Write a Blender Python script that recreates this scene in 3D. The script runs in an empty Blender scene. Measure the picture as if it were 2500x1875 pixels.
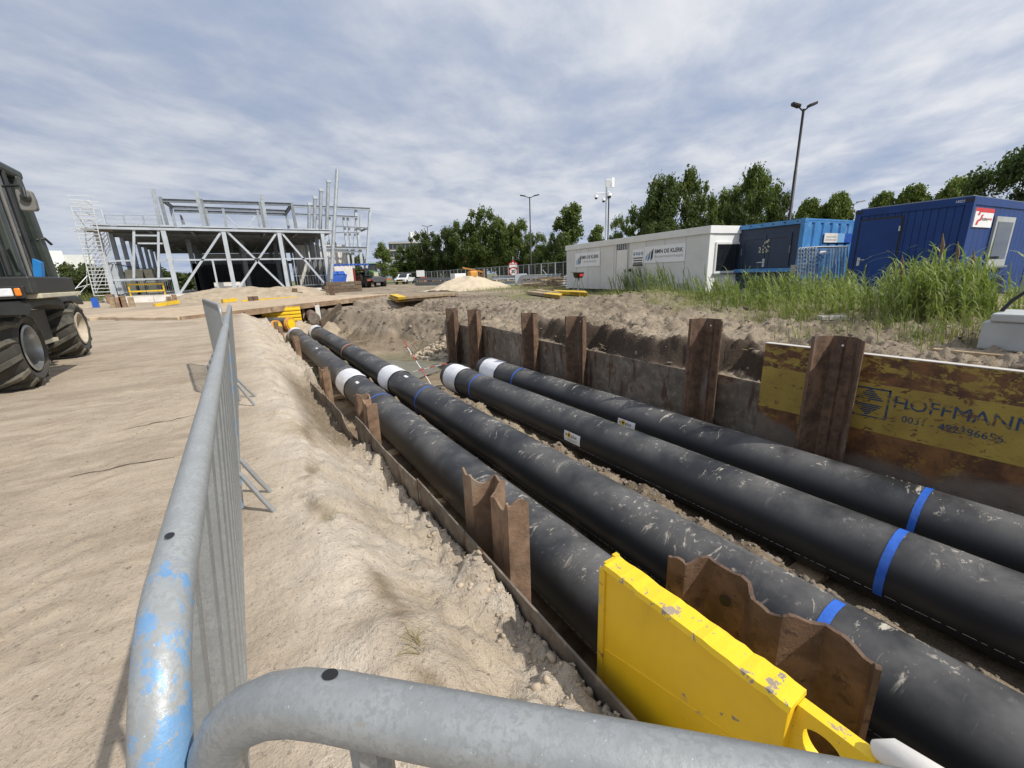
import bpy, bmesh, math, random
import numpy as np
from mathutils import Vector, Matrix
R = math.radians
random.seed(7); rng = np.random.default_rng(7)
sc = bpy.context.scene
C = sc.collection

# ------------------------------------------------------------------ camera
EYE = 1.30; F = 1017.0; PW, PH = 2500, 1875
PITCH, ROLL, YAW = R(14.93), R(2.0), R(32.3)
cf = Vector((math.sin(YAW)*math.cos(PITCH), math.cos(YAW)*math.cos(PITCH), -math.sin(PITCH)))
cr0 = Vector((math.cos(YAW), -math.sin(YAW), 0)); cu0 = cr0.cross(cf)
cr = cr0*math.cos(ROLL) - cu0*math.sin(ROLL); cu = cr0*math.sin(ROLL) + cu0*math.cos(ROLL)
cam = bpy.data.cameras.new('camera'); camo = bpy.data.objects.new('camera', cam); C.objects.link(camo)
camo.matrix_world = Matrix(((cr.x, cu.x, -cf.x, 0), (cr.y, cu.y, -cf.y, 0), (cr.z, cu.z, -cf.z, EYE), (0, 0, 0, 1)))
cam.sensor_width = 36; cam.lens = 36*F/PW; cam.clip_start = 0.01; cam.clip_end = 4000
sc.camera = camo

# ------------------------------------------------------------------ light
SUN_H = Vector((0.46, -0.888, 0)); SUN_EL = R(47)
sund = Vector((SUN_H.x*math.cos(SUN_EL), SUN_H.y*math.cos(SUN_EL), math.sin(SUN_EL))).normalized()
sl = bpy.data.lights.new('sun', 'SUN'); sl.energy = 4.2; sl.angle = R(0.6); sl.color = (1.0, 0.95, 0.87)
so = bpy.data.objects.new('sun', sl); C.objects.link(so)
so.rotation_euler = sund.to_track_quat('Z', 'Y').to_euler(); so.location = sund*60
w = bpy.data.worlds.new('World'); sc.world = w; w.use_nodes = True
sc.view_settings.view_transform = 'Standard'; sc.view_settings.look = 'None'
sc.view_settings.exposure = 0.0; sc.view_settings.gamma = 1.0; sc.view_settings.use_curve_mapping = False

class NT:
    """small helper for node trees"""
    def __init__(s, nt): s.nt = nt; s.N = nt.nodes; s.L = nt.links
    def n(s, t, **k):
        x = s.N.new(t)
        for a, b in k.items(): setattr(x, a, b)
        return x
    def inp(s, node, i, v):
        if v is None: return
        if isinstance(v, bpy.types.NodeSocket): s.L.new(v, node.inputs[i])
        else: node.inputs[i].default_value = v
    def math(s, op, a, b=None, c=None, clamp=False):
        m = s.n('ShaderNodeMath', operation=op, use_clamp=clamp)
        s.inp(m, 0, a); s.inp(m, 1, b); s.inp(m, 2, c); return m.outputs[0]
    def vmath(s, op, a, b=None):
        m = s.n('ShaderNodeVectorMath', operation=op); s.inp(m, 0, a); s.inp(m, 1, b)
        return m.outputs['Value'] if op in ('DOT_PRODUCT', 'LENGTH') else m.outputs[0]
    def mix(s, f, a, b, blend='MIX'):
        m = s.n('ShaderNodeMix', data_type='RGBA', blend_type=blend)
        s.inp(m, 0, f)
        for i, v in ((6, a), (7, b)):
            if not isinstance(v, bpy.types.NodeSocket): v = tuple(v)[:3] + (1,)
            s.inp(m, i, v)
        return m.outputs[2]
    def noise(s, vec, scale, detail=4, rough=.55, dist=0., out=0):
        m = s.n('ShaderNodeTexNoise'); s.inp(m, 'Vector', vec); m.inputs['Scale'].default_value = scale
        m.inputs['Detail'].default_value = detail; m.inputs['Roughness'].default_value = rough
        m.inputs['Distortion'].default_value = dist; return m.outputs[out]
    def ramp(s, f, a, b):
        m = s.n('ShaderNodeMapRange', interpolation_type='SMOOTHSTEP'); s.inp(m, 0, f)
        m.inputs[1].default_value = a; m.inputs[2].default_value = b; return m.outputs[0]
    def sep(s, v):
        m = s.n('ShaderNodeSeparateXYZ'); s.inp(m, 0, v); return m.outputs
    def comb(s, x, y, z):
        m = s.n('ShaderNodeCombineXYZ'); s.inp(m, 0, x); s.inp(m, 1, y); s.inp(m, 2, z); return m.outputs[0]

t = NT(w.node_tree); t.N.clear()
sky = t.n('ShaderNodeTexSky', sky_type='NISHITA', sun_disc=False)
sky.sun_elevation = SUN_EL; sky.sun_rotation = math.atan2(SUN_H.x, SUN_H.y)
sky.air_density = 1.0; sky.dust_density = 1.2; sky.ozone_density = 1.4
tc = t.n('ShaderNodeTexCoord').outputs['Generated']
x_, y_, z_ = t.sep(tc)
zc = t.math('ADD', t.math('MAXIMUM', z_, 0.0), 0.10)
px_, py_ = t.math('DIVIDE', x_, zc), t.math('DIVIDE', y_, zc)
# broken layer of altocumulus, streets running roughly across the view
rx = t.math('ADD', t.math('MULTIPLY', px_, .80), t.math('MULTIPLY', py_, .60))
ry = t.math('ADD', t.math('MULTIPLY', px_, -.60), t.math('MULTIPLY', py_, .80))
pv = t.comb(t.math('MULTIPLY', rx, .85), ry, 0.0)
n1 = t.noise(pv, 1.05, 8, .55, .15)
n2 = t.noise(t.comb(px_, py_, 3.7), .32, 4, .55, .2)
n3 = t.noise(t.comb(t.math('MULTIPLY', rx, .8), ry, 8.1), 3.1, 8, .58, .2)
dens = t.math('ADD', t.math('MULTIPLY', n1, .48), t.math('ADD', t.math('MULTIPLY', n2, .52), t.math('MULTIPLY', n3, .46)))
cover = t.ramp(dens, .40, .66)
white = t.ramp(dens, .58, .90)
sunv = t.n('ShaderNodeCombineXYZ'); sunv.inputs[0].default_value, sunv.inputs[1].default_value, sunv.inputs[2].default_value = sund
cosg = t.vmath('DOT_PRODUCT', tc, sunv.outputs[0])
glow = t.ramp(cosg, -.75, .75)
cloud = t.mix(white, (4.05, 4.7, 6.15), (7.3, 7.5, 8.0))
cloud = t.mix(1.0, cloud, t.mix(glow, (.88, .90, .92), (1.20, 1.18, 1.14)), 'MULTIPLY')
clear = t.mix(1.0, sky.outputs[0], (.62, .60, .60), 'MULTIPLY')
clear = t.mix(.75, clear, (3.55, 4.7, 6.9))
col = t.mix(cover, clear, cloud)
hz = t.ramp(z_, .16, -.02)
col = t.mix(t.math('MULTIPLY', hz, .35), col, (3.7, 4.9, 7.0))
bg = t.n('ShaderNodeBackground'); t.L.new(col, bg.inputs[0]); bg.inputs[1].default_value = .10
ow = t.n('ShaderNodeOutputWorld'); t.L.new(bg.outputs[0], ow.inputs[0])

# ------------------------------------------------------------------ photo helpers: a pixel of the photo -> a point on a known plane
def ray(px, py):
    return (cf*F + cr*(px - PW/2) - cu*(py - PH/2)).normalized()
def onz(px, py, z):
    d = ray(px, py); k = (z - EYE)/d.z; return Vector((d.x*k, d.y*k, z))
def ony(px, py, y):
    d = ray(px, py); k = y/d.y; return Vector((d.x*k, y, EYE + d.z*k))
def onx(px, py, x):
    d = ray(px, py); k = x/d.x; return Vector((x, d.y*k, EYE + d.z*k))
def atd(px, py, dist):                       # point at a horizontal distance
    d = ray(px, py); k = dist/math.hypot(d.x, d.y); return Vector((d.x*k, d.y*k, EYE + d.z*k))
def crop(x0, y0, s): return lambda x, y: (x0 + x*s, y0 + y*s)
c2 = crop(130, 380, 800/2212); c3 = crop(800, 450, 650/2212); c4 = crop(1300, 380, 700/2212)
c5 = crop(1900, 340, 600/1659); c6 = crop(1360, 560, .208)

# ------------------------------------------------------------------ mesh helpers
class B:
    """collects shapes, links them as ONE mesh object"""
    def __init__(s, m=None): s.v = []; s.f = []; s.m = m; s.smooth = False
    def add(s, vs, fs):
        o = len(s.v)
        s.v += [s.m @ Vector(p) if s.m else Vector(p) for p in vs]; s.f += [tuple(i + o for i in f) for f in fs]; return s
    def box(s, c, d, rot=None):
        x, y, z = (k/2 for k in d); c = Vector(c)
        vs = [Vector((i*x, j*y, k*z)) for i in (-1, 1) for j in (-1, 1) for k in (-1, 1)]
        if rot is not None: vs = [rot @ p for p in vs]
        return s.add([p + c for p in vs], [(0, 1, 3, 2), (4, 6, 7, 5), (0, 4, 5, 1), (2, 3, 7, 6), (0, 2, 6, 4), (1, 5, 7, 3)])
    def bx(s, x0, x1, y0, y1, z0, z1):
        return s.box(((x0+x1)/2, (y0+y1)/2, (z0+z1)/2), (abs(x1-x0), abs(y1-y0), abs(z1-z0)))
    def beam(s, a, b, w_, h_, up=(0, 0, 1)):
        a, b = Vector(a), Vector(b); d = b - a; L = d.length; d.normalize(); up = Vector(up)
        if abs(d.dot(up)) > .98: up = Vector((0, 1, 0))
        x = d.cross(up).normalized(); z = x.cross(d)
        return s.box((a+b)/2, (w_, L, h_), Matrix((x, d, z)).transposed())
    def hbeam(s, a, b, w_, h_, up=(0, 0, 1), tf=.02, tw=.014):
        a, b = Vector(a), Vector(b); d = (b - a).normalized(); up = Vector(up)
        if abs(d.dot(up)) > .98: up = Vector((0, 1, 0))
        x = d.cross(up).normalized(); z = x.cross(d)
        W, Hh = w_/2, h_/2
        pr = [(-W, -Hh), (W, -Hh), (W, -Hh+tf), (tw/2, -Hh+tf), (tw/2, Hh-tf), (W, Hh-tf), (W, Hh), (-W, Hh), (-W, Hh-tf), (-tw/2, Hh-tf), (-tw/2, -Hh+tf), (-W, -Hh+tf)]
        vs = [p + x*u + z*v for p in (a, b) for u, v in pr]; n = len(pr)
        fs = [(i, (i+1) % n, n+(i+1) % n, n+i) for i in range(n)]
        fs += [(0, 3+8, 2, 1), (2, 11, 10, 3), (3, 10, 9, 4), (4, 9, 8, 5), (5, 8, 7, 6)]
        fs += [tuple(n+i for i in reversed(f)) for f in fs[-5:]]
        return s.add(vs, fs)
    def tube(s, pts, r, seg=10, cap=True):
        pts = [Vector(p) for p in pts]; n = len(pts); rs = r if hasattr(r, '__len__') else [r]*n
        t0 = (pts[1]-pts[0]).normalized(); nx = t0.orthogonal().normalized(); vs = []
        for i, p in enumerate(pts):
            tt = (pts[min(i+1, n-1)] - pts[max(i-1, 0)]).normalized()
            nx = (nx - tt*nx.dot(tt)).normalized(); ny = tt.cross(nx)
            vs += [p + (nx*math.cos(a) + ny*math.sin(a))*rs[i] for a in (2*math.pi*k/seg for k in range(seg))]
        fs = [(i*seg+k, i*seg+(k+1) % seg, (i+1)*seg+(k+1) % seg, (i+1)*seg+k) for i in range(n-1) for k in range(seg)]
        if cap: fs += [tuple(reversed(range(seg))), tuple((n-1)*seg+k for k in range(seg))]
        return s.add(vs, fs)
    def lathe(s, prof, seg=32, m=None, close=True):
        """profile of (radius, height) turned about local z, m places it"""
        m = m or Matrix.Identity(4); vs = []
        for r_, h in prof: vs += [m @ Vector((r_*math.cos(a), r_*math.sin(a), h)) for a in (2*math.pi*k/seg for k in range(seg))]
        n = len(prof); fs = [(i*seg+k, i*seg+(k+1) % seg, (i+1)*seg+(k+1) % seg, (i+1)*seg+k) for i in range(n-1) for k in range(seg)]
        if close: fs += [tuple(reversed(range(seg))), tuple((n-1)*seg+k for k in range(seg))]
        return s.add(vs, fs)
    def prism(s, poly, ext):
        """planar polygon (3-D points) pushed along ext"""
        n = len(poly); e = Vector(ext); p = [Vector(q) for q in poly]
        return s.add(p + [q + e for q in p], [tuple(range(n))[::-1], tuple(range(n, 2*n))] + [(i, (i+1) % n, n+(i+1) % n, n+i) for i in range(n)])
    def strip(s, pts, ext):
        """open line of points pushed along ext: a sheet"""
        n = len(pts); e = Vector(ext); p = [Vector(q) for q in pts]
        return s.add(p + [q + e for q in p], [(i, i+1, n+i+1, n+i) for i in range(n-1)])
    def obj(s, name, mat, parent=None, smooth=None, bevel=0, **tags):
        me = bpy.data.meshes.new(name)
        vs = s.v
        if parent is not None and not s.m:
            inv = parent.get('_w'); inv = Matrix([inv[i*4:i*4+4] for i in range(4)]) if inv else Matrix.Identity(4)
            vs = [inv @ p for p in vs]; org = None
        elif parent is None:
            a = np.array(vs); org = Vector(((a[:, 0].min()+a[:, 0].max())/2, (a[:, 1].min()+a[:, 1].max())/2, a[:, 2].min())); vs = [p - org for p in vs]
        else: org = None
        me.from_pydata([tuple(p) for p in vs], [], s.f); me.update()
        if smooth is None: smooth = s.smooth
        o = bpy.data.objects.new(name, me); C.objects.link(o)
        if org is not None: o.location = org
        fixn(me)
        if smooth:
            me.shade_smooth()
            try: me.set_sharp_from_angle(angle=R(smooth if smooth is not True else 40))
            except Exception: pass
        if bevel:
            b = o.modifiers.new('bevel', 'BEVEL'); b.width = bevel; b.segments = 2; b.limit_method = 'ANGLE'
        me.materials.append(MAT[mat] if isinstance(mat, str) else mat)
        if parent is not None: o.parent = parent
        for k, v in tags.items(): o[k] = v
        return o
def fixn(me):
    bm = bmesh.new(); bm.from_mesh(me); bmesh.ops.recalc_face_normals(bm, faces=bm.faces); bm.to_mesh(me); bm.free()
def thing(name, label, cat, loc=(0, 0, 0), rz=0., group=None):
    o = bpy.data.objects.new(name, None); C.objects.link(o); o.location = loc; o.rotation_euler = (0, 0, rz)
    o.empty_display_size = .2; o['label'] = label; o['category'] = cat
    if group: o['group'] = group
    m = (Matrix.Translation(Vector(loc)) @ Matrix.Rotation(rz, 4, 'Z')).inverted()
    o['_w'] = [v for row in m for v in row]
    return o
LOC = Matrix.Identity(4)                       # B(LOC): shapes already in the thing's own coordinates
def tag(o, label, cat, group=None):
    o['label'] = label; o['category'] = cat
    if group: o['group'] = group
    return o
def struct(o): o['kind'] = 'structure'; return o
def stuff(o, label=None, cat=None):
    o['kind'] = 'stuff'
    if label: o['label'] = label
    if cat: o['category'] = cat
    return o
def dup(src, loc, rz=None, scale=None, label=None, group=None):
    o = src.copy(); C.objects.link(o); o.location = loc
    if rz is not None: o.rotation_euler = (0, 0, rz)
    if scale is not None: o.scale = scale if hasattr(scale, '__len__') else (scale,)*3
    if label: o['label'] = label
    if group: o['group'] = group
    for ch in list(src.children):
        c_ = ch.copy(); C.objects.link(c_); c_.parent = o
        for g in list(ch.children):
            d_ = g.copy(); C.objects.link(d_); d_.parent = c_
    return o
def text(s, u0, u1, v0, v1, y, mat, parent, name='lettering', to3=None, bold=0.0):
    """flat lettering fitted to the rectangle u0..u1, v0..v1; to3 maps (u, v) to local space"""
    cu_ = bpy.data.curves.new('txt', 'FONT'); cu_.body = s; cu_.resolution_u = 2; cu_.offset = bold
    ob = bpy.data.objects.new('txt', cu_); me = bpy.data.meshes.new_from_object(ob)
    bpy.data.objects.remove(ob); bpy.data.curves.remove(cu_)
    a = np.array([v.co[:] for v in me.vertices]); mn, mx = a.min(0), a.max(0)
    for v in me.vertices:
        u = u0 + (v.co.x-mn[0])/(mx[0]-mn[0])*(u1-u0); q = v0 + (v.co.y-mn[1])/(mx[1]-mn[1])*(v1-v0)
        v.co = to3(u, q) if to3 else (u, y, q)
    me.materials.clear(); me.materials.append(MAT[mat]); me.name = name
    o = bpy.data.objects.new(name, me); C.objects.link(o); o.parent = parent
    return o
# ------------------------------------------------------------------ materials
MAT = {}
def mat(name, col, rough=.6, metal=0., var=.14, vs=5., bump=0., bs=60., layers=(), spec=.5, rnd=0., stretch=None):
    """layers: (colour, noise scale, from, to, roughness or None, stretch or None)"""
    m = bpy.data.materials.new(name); m.use_nodes = True; MAT[name] = m
    t = NT(m.node_tree); b = t.N['Principled BSDF']
    tc = t.n('ShaderNodeTexCoord').outputs['Object']; oi = t.n('ShaderNodeObjectInfo')
    vec = t.vmath('ADD', tc, t.comb(t.math('MULTIPLY', oi.outputs['Random'], 37.), t.math('MULTIPLY', oi.outputs['Random'], 91.), 0.))
    vv = vec
    if stretch: vv = t.vmath('MULTIPLY', vec, tuple(stretch))
    n = t.noise(vv, vs, 5, .6)
    lo = tuple(c*(1-var) for c in col); hi = tuple(min(1, c*(1+var)) for c in col)
    c = t.mix(t.ramp(n, .3, .7), lo, hi); r = rough
    rs = t.math('ADD', t.math('MULTIPLY', n, .16), rough-.08)
    for L in layers:
        lc, ls, a, b2 = L[:4]; lr = L[4] if len(L) > 4 else None; st = L[5] if len(L) > 5 else None
        v2 = t.vmath('MULTIPLY', vec, tuple(st)) if st else vec
        f = t.ramp(t.noise(v2, ls, 6, .62, .3), a, b2)
        c = t.mix(f, c, lc)
        if lr is not None:
            mm = t.n('ShaderNodeMix', data_type='FLOAT'); t.inp(mm, 0, f); t.inp(mm, 2, rs); t.inp(mm, 3, lr); rs = mm.outputs[0]
    if rnd:
        c = t.mix(1.0, c, t.mix(oi.outputs['Random'], (1-rnd,)*3, (1+rnd*.4,)*3), 'MULTIPLY')
    t.L.new(c, b.inputs['Base Color']); t.L.new(rs, b.inputs['Roughness'])
    b.inputs['Metallic'].default_value = metal; b.inputs['Specular IOR Level'].default_value = spec
    if bump:
        bn = t.n('ShaderNodeBump'); bn.inputs['Strength'].default_value = min(1., bump); bn.inputs['Distance'].default_value = .01
        t.L.new(t.noise(vv, bs, 5, .65), bn.inputs['Height']); t.L.new(bn.outputs[0], b.inputs['Normal'])
    return m
RUST = (.235, .15, .095); RUSTL = (.36, .25, .165); MUD = (.30, .24, .175)
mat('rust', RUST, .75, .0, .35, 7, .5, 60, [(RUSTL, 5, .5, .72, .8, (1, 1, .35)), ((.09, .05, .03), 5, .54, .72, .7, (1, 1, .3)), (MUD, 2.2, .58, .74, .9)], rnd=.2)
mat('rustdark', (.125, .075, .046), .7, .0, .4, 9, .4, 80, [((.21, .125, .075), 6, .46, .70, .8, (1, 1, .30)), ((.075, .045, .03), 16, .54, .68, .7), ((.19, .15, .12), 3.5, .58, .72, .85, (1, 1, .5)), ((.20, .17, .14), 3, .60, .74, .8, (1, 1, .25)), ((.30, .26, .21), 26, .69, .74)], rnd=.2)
mat('pilebig', (.115, .068, .042), .7, 0, .3, 9, .5, 90, [((.20, .125, .08), 6, .5, .72, .8), ((.055, .034, .024), 22, .56, .68), ((.30, .25, .21), 40, .70, .75)])
mat('plate', (.185, .155, .12), .75, 0, .3, 3, .5, 45, [((.12, .065, .04), 3, .52, .66, .75), ((.26, .225, .18), 6, .52, .66), ((.11, .092, .075), 2, .54, .68), ((.25, .215, .175), 16, .60, .70), ((.10, .055, .035), 7, .56, .64, .8, (1, 1, .2))], rnd=.15)
mat('galv', (.335, .35, .35), .42, .35, .10, 40, .10, 260, [((.295, .307, .305), 260, .46, .60, .5), ((.55, .57, .56), 300, .655, .70, .3), ((.31, .305, .29), 9, .60, .80, .65)])
mat('galvblue', (.335, .35, .35), .42, .35, .10, 40, .10, 260, [((.295, .307, .305), 260, .46, .60, .5), ((.55, .57, .56), 300, .655, .70, .3), ((.13, .31, .60), 5, .63, .68, .5), ((.33, .32, .30), 40, .64, .68, .7)])
mat('bluepaint', (.10, .30, .62), .45, .1, .15, 12, .1, 90, [((.42, .43, .42), 16, .60, .64, .45)])
mat('galvfar', (.36, .39, .42), .5, .3, .12, 2.5, 0, 60, [((.46, .49, .52), 6, .52, .7)])
mat('meshwire', (.20, .21, .215), .5, .3, .1)
mat('galvdull', (.25, .27, .285), .55, .4, .15, 3, 0, 60)
mat('steelw', (.47, .51, .55), .5, .2, .10, 1.2)
mat('yellow', (.81, .51, .014), .42, 0, .07, 2.5, .08, 120, [((.62, .38, .02), 5, .50, .80, .5, (1, 1, .25)), ((.52, .36, .10), 3, .62, .80, .7), ((.30, .24, .16), 15, .70, .73, .7), ((.22, .20, .18), 46, .72, .745, .7)])
mat('yellowtop', (.87, .58, .02), .42, 0, .06, 2.5, .25, 30, [((.33, .27, .20), 13, .60, .635, .7), ((.26, .24, .22), 34, .63, .66, .7), ((.60, .36, .05), 5, .62, .75)])
mat('yellowold', (.72, .47, .02), .5, 0, .12, 4, .1, 60, [((.22, .12, .05), 9, .60, .68, .8), ((.38, .33, .26), 3, .60, .7, .9)], rnd=.15)
mat('yellowcap', (.83, .55, .01), .5, 0, .05, 3)
mat('pvcorange', (.60, .28, .05), .6)
mat('whitewrap', (.72, .73, .76), .45, 0, .07, 9, 1., 16, [((.55, .53, .50), 5, .62, .75)])
mat('bluetape', (.025, .12, .52), .4, 0, .12, 12, .2, 60)
mat('paper', (.80, .80, .80), .6, 0, .03)
mat('black', (.012, .012, .013), .5, 0, .1)
mat('blackprint', (.02, .02, .025), .6, 0, .05)
mat('greyprint', (.33, .34, .36), .6, 0, .05)
mat('paint_blue', (.025, .055, .12), .7, 0, .2, 12, 0, 60, [((.27, .185, .04), 14, .54, .60), ((.12, .06, .03), 7, .62, .68)])
mat('logolight', (.20, .42, .68), .5, 0, .03); mat('logomid', (.06, .16, .32), .5, 0, .03); mat('logodark', (.015, .02, .07), .5, 0, .03); mat('logogrey', (.27, .25, .22), .5)
mat('red', (.58, .03, .03), .5, 0, .08); mat('redtape', (.55, .10, .06), .5, 0, .1)
mat('strap', (.42, .20, .12), .6, 0, .1)
mat('wood', (.36, .27, .17), .8, 0, .3, 6, .4, 50, [((.20, .15, .10), 3, .55, .75), ((.50, .41, .29), 9, .58, .72)], rnd=.3, stretch=(1, 1, 1))
mat('woodpale', (.56, .42, .25), .75, 0, .2, 6, .3, 50, [((.35, .24, .13), 5, .56, .75)], rnd=.25)
mat('wooddark', (.13, .095, .065), .85, 0, .3, 6, .4, 50, [((.24, .18, .12), 5, .56, .75)], rnd=.3)
mat('deck', (.46, .36, .25), .9, 0, .18, 2.5, .5, 30, [((.33, .25, .17), 1.2, .5, .72), ((.25, .17, .10), 9, .66, .74)])
mat('deckside', (.25, .17, .105), .85, 0, .25, 3, .4, 40, [((.38, .29, .20), 2, .5, .72), ((.12, .08, .05), 8, .62, .72)])
mat('white', (.78, .79, .79), .5, 0, .03, 1.0)
mat('trailer', (.62, .62, .60), .55, 0, .05, 1.3, .15, 120, [((.50, .50, .47), .8, .52, .85), ((.42, .40, .36), 3, .70, .85)])
mat('trailertrim', (.68, .68, .66), .5, 0, .05, 1.3)
mat('trailerlit', (.83, .83, .82), .5, 0, .03, 1.3)  # lighter copy of the cabin white, sunlight put into the end's colour
mat('seam', (.40, .40, .39), .7, 0, .05)
mat('glass', (.015, .018, .022), .06, 0, .2, 2, spec=.8)
mat('glasscab', (.02, .026, .026), .08, 0, .3, 2, 0, 60, [((.12, .12, .10), 3, .55, .8, .3)], spec=.7)
mat('curtain', (.34, .35, .37), .7, 0, .3, 9)
mat('bluecont', (.010, .042, .18), .5, 0, .10, 1.5, 0, 60, [((.016, .06, .22), 1.5, .5, .8)], spec=.3)
mat('bluecont_old', (.055, .22, .50), .5, 0, .14, 1.4, .1, 30, [((.16, .36, .60), 1.3, .52, .75), ((.10, .06, .04), 9, .69, .74, .8), ((.03, .12, .30), 2.5, .6, .8)])
mat('navydoor', (.022, .040, .078), .5, 0, .10, 2, 0, 60, [((.03, .04, .07), 2, .5, .8)])
mat('rubber', (.045, .043, .036), .8, 0, .25, 4, .25, 50, [((.12, .115, .09), 3, .50, .75, .9), ((.21, .19, .15), 9, .62, .8)])
mat('tread', (.095, .09, .072), .85, 0, .25, 4, .3, 50, [((.20, .185, .145), 3, .45, .7, .9), ((.035, .034, .03), 9, .55, .75)])
mat('rubberdark', (.025, .025, .024), .8, 0, .3, 5, .2, 50)
mat('rim', (.36, .37, .37), .35, .7, .2, 4, 0, 60, [((.30, .27, .21), 3, .52, .75, .8)])
mat('rimdull', (.46, .40, .31), .8, .0, .2, 3, .2, 50, [((.25, .24, .22), 4, .55, .75)])
mat('cabgreen', (.042, .052, .045), .5, 0, .2, 2, 0, 60, [((.13, .135, .115), 1.8, .5, .85, .8)])
mat('cabdark', (.022, .024, .023), .5, 0, .2, 3, 0, 60, [((.09, .09, .08), 3, .55, .85, .8)])
mat('cream', (.55, .51, .38), .6, 0, .12, 3, 0, 60, [((.30, .27, .21), 4, .6, .75)])
mat('cabblue', (.02, .22, .58), .5, 0, .1)
mat('lens', (.72, .74, .76), .15, 0, .1, 20, spec=.8); mat('amber', (.75, .22, .02), .25, 0, .1)
mat('mirrorback', (.17, .165, .15), .6, 0, .1, 4)
mat('fendt', (.10, .20, .07), .5, 0, .15, 2, 0, 60, [((.25, .24, .15), 3, .55, .8)]); mat('tractorgrey', (.075, .075, .08), .6, 0, .15, 3)
mat('redrim', (.26, .035, .028), .5, 0, .15)
mat('carwhite', (.72, .73, .74), .25, 0, .03); mat('plate_y', (.75, .52, .05), .5, 0, .02)
mat('skipblue', (.02, .09, .42), .5, 0, .12, 1.5, 0, 60, [((.08, .20, .5), 2, .55, .75)])
mat('conc', (.56, .53, .48), .85, 0, .12, 1.5, .2, 30, [((.42, .38, .32), 1.1, .55, .8)])
mat('insul', (.70, .67, .62), .85, 0, .10, 1.8, .1, 30, [((.45, .38, .30), 1.3, .58, .8)])
mat('decking', (.10, .105, .11), .5, .2, .15, 2); mat('joist', (.19, .195, .20), .55, .3, .15, 2)
mat('shadewall', (.085, .095, .105), .6, .1, .15, 1.5); mat('whitecorr', (.66, .65, .61), .5, 0, .05, 1.0)  # inner wall: white sheeting with indoor shade put into its colour
mat('lampblack', (.022, .02, .02), .5, .3, .1); mat('lampgrey', (.22, .22, .22), .5, .2, .1)
mat('treetrunk', (.09, .07, .05), .9, 0, .3, 6, .3, 30)
mat('brick', (.30, .13, .075), .85, 0, .2, 3); mat('timberorange', (.56, .24, .05), .6, 0, .12)
mat('aptdark', (.14, .14, .135), .7, 0, .15, 1); mat('tankgrey', (.24, .25, .25), .5, .3, .12, 1)
mat('greybox', (.40, .42, .42), .6, .1, .1, 2.5, .1, 40, [((.30, .31, .30), 2, .55, .8)])
mat('stone', (.42, .345, .255), .95, 0, .25, 9, .5, 40); mat('claystone', (.19, .155, .12), .95, 0, .3, 9, .5, 40, [((.32, .26, .19), 4, .5, .75)])
mat('pale_sand', (.54, .45, .325), .95, 0, .10, 1.6, .5, 40, [((.45, .37, .26), 1.6, .60, .75)])
mat('heap', (.36, .295, .215), .95, 0, .14, 1.5, .7, 26, [((.27, .215, .15), 1.2, .50, .70), ((.50, .42, .30), 4, .6, .75)])
mat('fern', (.14, .15, .05), .8)
mat('tarp', (.70, .71, .72), .6, 0, .06, 2, .6, 6)
mat('hosepipe', (.012, .012, .013), .4)
mat('scaf', (.70, .72, .72), .4, .5, .1, 3)
mat('scafblue', (.02, .10, .45), .5)

def leafmat(name, a, b, c, trans=.3):
    m = bpy.data.materials.new(name); m.use_nodes = True; MAT[name] = m
    t = NT(m.node_tree); p = t.N['Principled BSDF']; oi = t.n('ShaderNodeObjectInfo')
    geo = t.n('ShaderNodeNewGeometry'); pos = t.n('ShaderNodeTexCoord').outputs['Object']
    f = t.noise(pos, .55, 3, .6); g = t.noise(pos, 6., 2, .5)
    col = t.mix(t.ramp(f, .35, .65), a, b); col = t.mix(t.ramp(g, .5, .75), col, c)
    col = t.mix(1.0, col, t.mix(oi.outputs['Random'], (.8, .82, .8), (1.12, 1.1, 1.05)), 'MULTIPLY')
    t.L.new(col, p.inputs['Base Color']); p.inputs['Roughness'].default_value = .55; p.inputs['Specular IOR Level'].default_value = .3
    tr = t.n('ShaderNodeBsdfTranslucent'); t.L.new(t.mix(1.0, col, (1.5, 1.7, .7), 'MULTIPLY'), tr.inputs[0])
    mx = t.n('ShaderNodeMixShader'); mx.inputs[0].default_value = trans
    t.L.new(p.outputs[0], mx.inputs[1]); t.L.new(tr.outputs[0], mx.inputs[2])
    t.L.new(mx.outputs[0], t.N['Material Output'].inputs[0]); return m
leafmat('leaf', (.07, .105, .026), (.125, .165, .04), (.17, .20, .06))
leafmat('leaflight', (.10, .14, .04), (.15, .185, .055), (.19, .215, .08))
leafmat('leafdark', (.045, .07, .02), (.08, .105, .03), (.11, .13, .042))
leafmat('leaflime', (.10, .14, .03), (.16, .20, .045), (.19, .22, .07))
leafmat('bush', (.05, .07, .02), (.09, .11, .03), (.13, .14, .05))
leafmat('reed', (.15, .20, .055), (.24, .29, .10), (.33, .34, .16), .25)
leafmat('grassleaf', (.13, .165, .045), (.22, .24, .085), (.40, .35, .17), .25)
leafmat('drygrass', (.32, .26, .13), (.42, .34, .18), (.48, .41, .24), .2)
leafmat('plumehead', (.16, .11, .075), (.22, .16, .11), (.26, .2, .14), .1)

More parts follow.
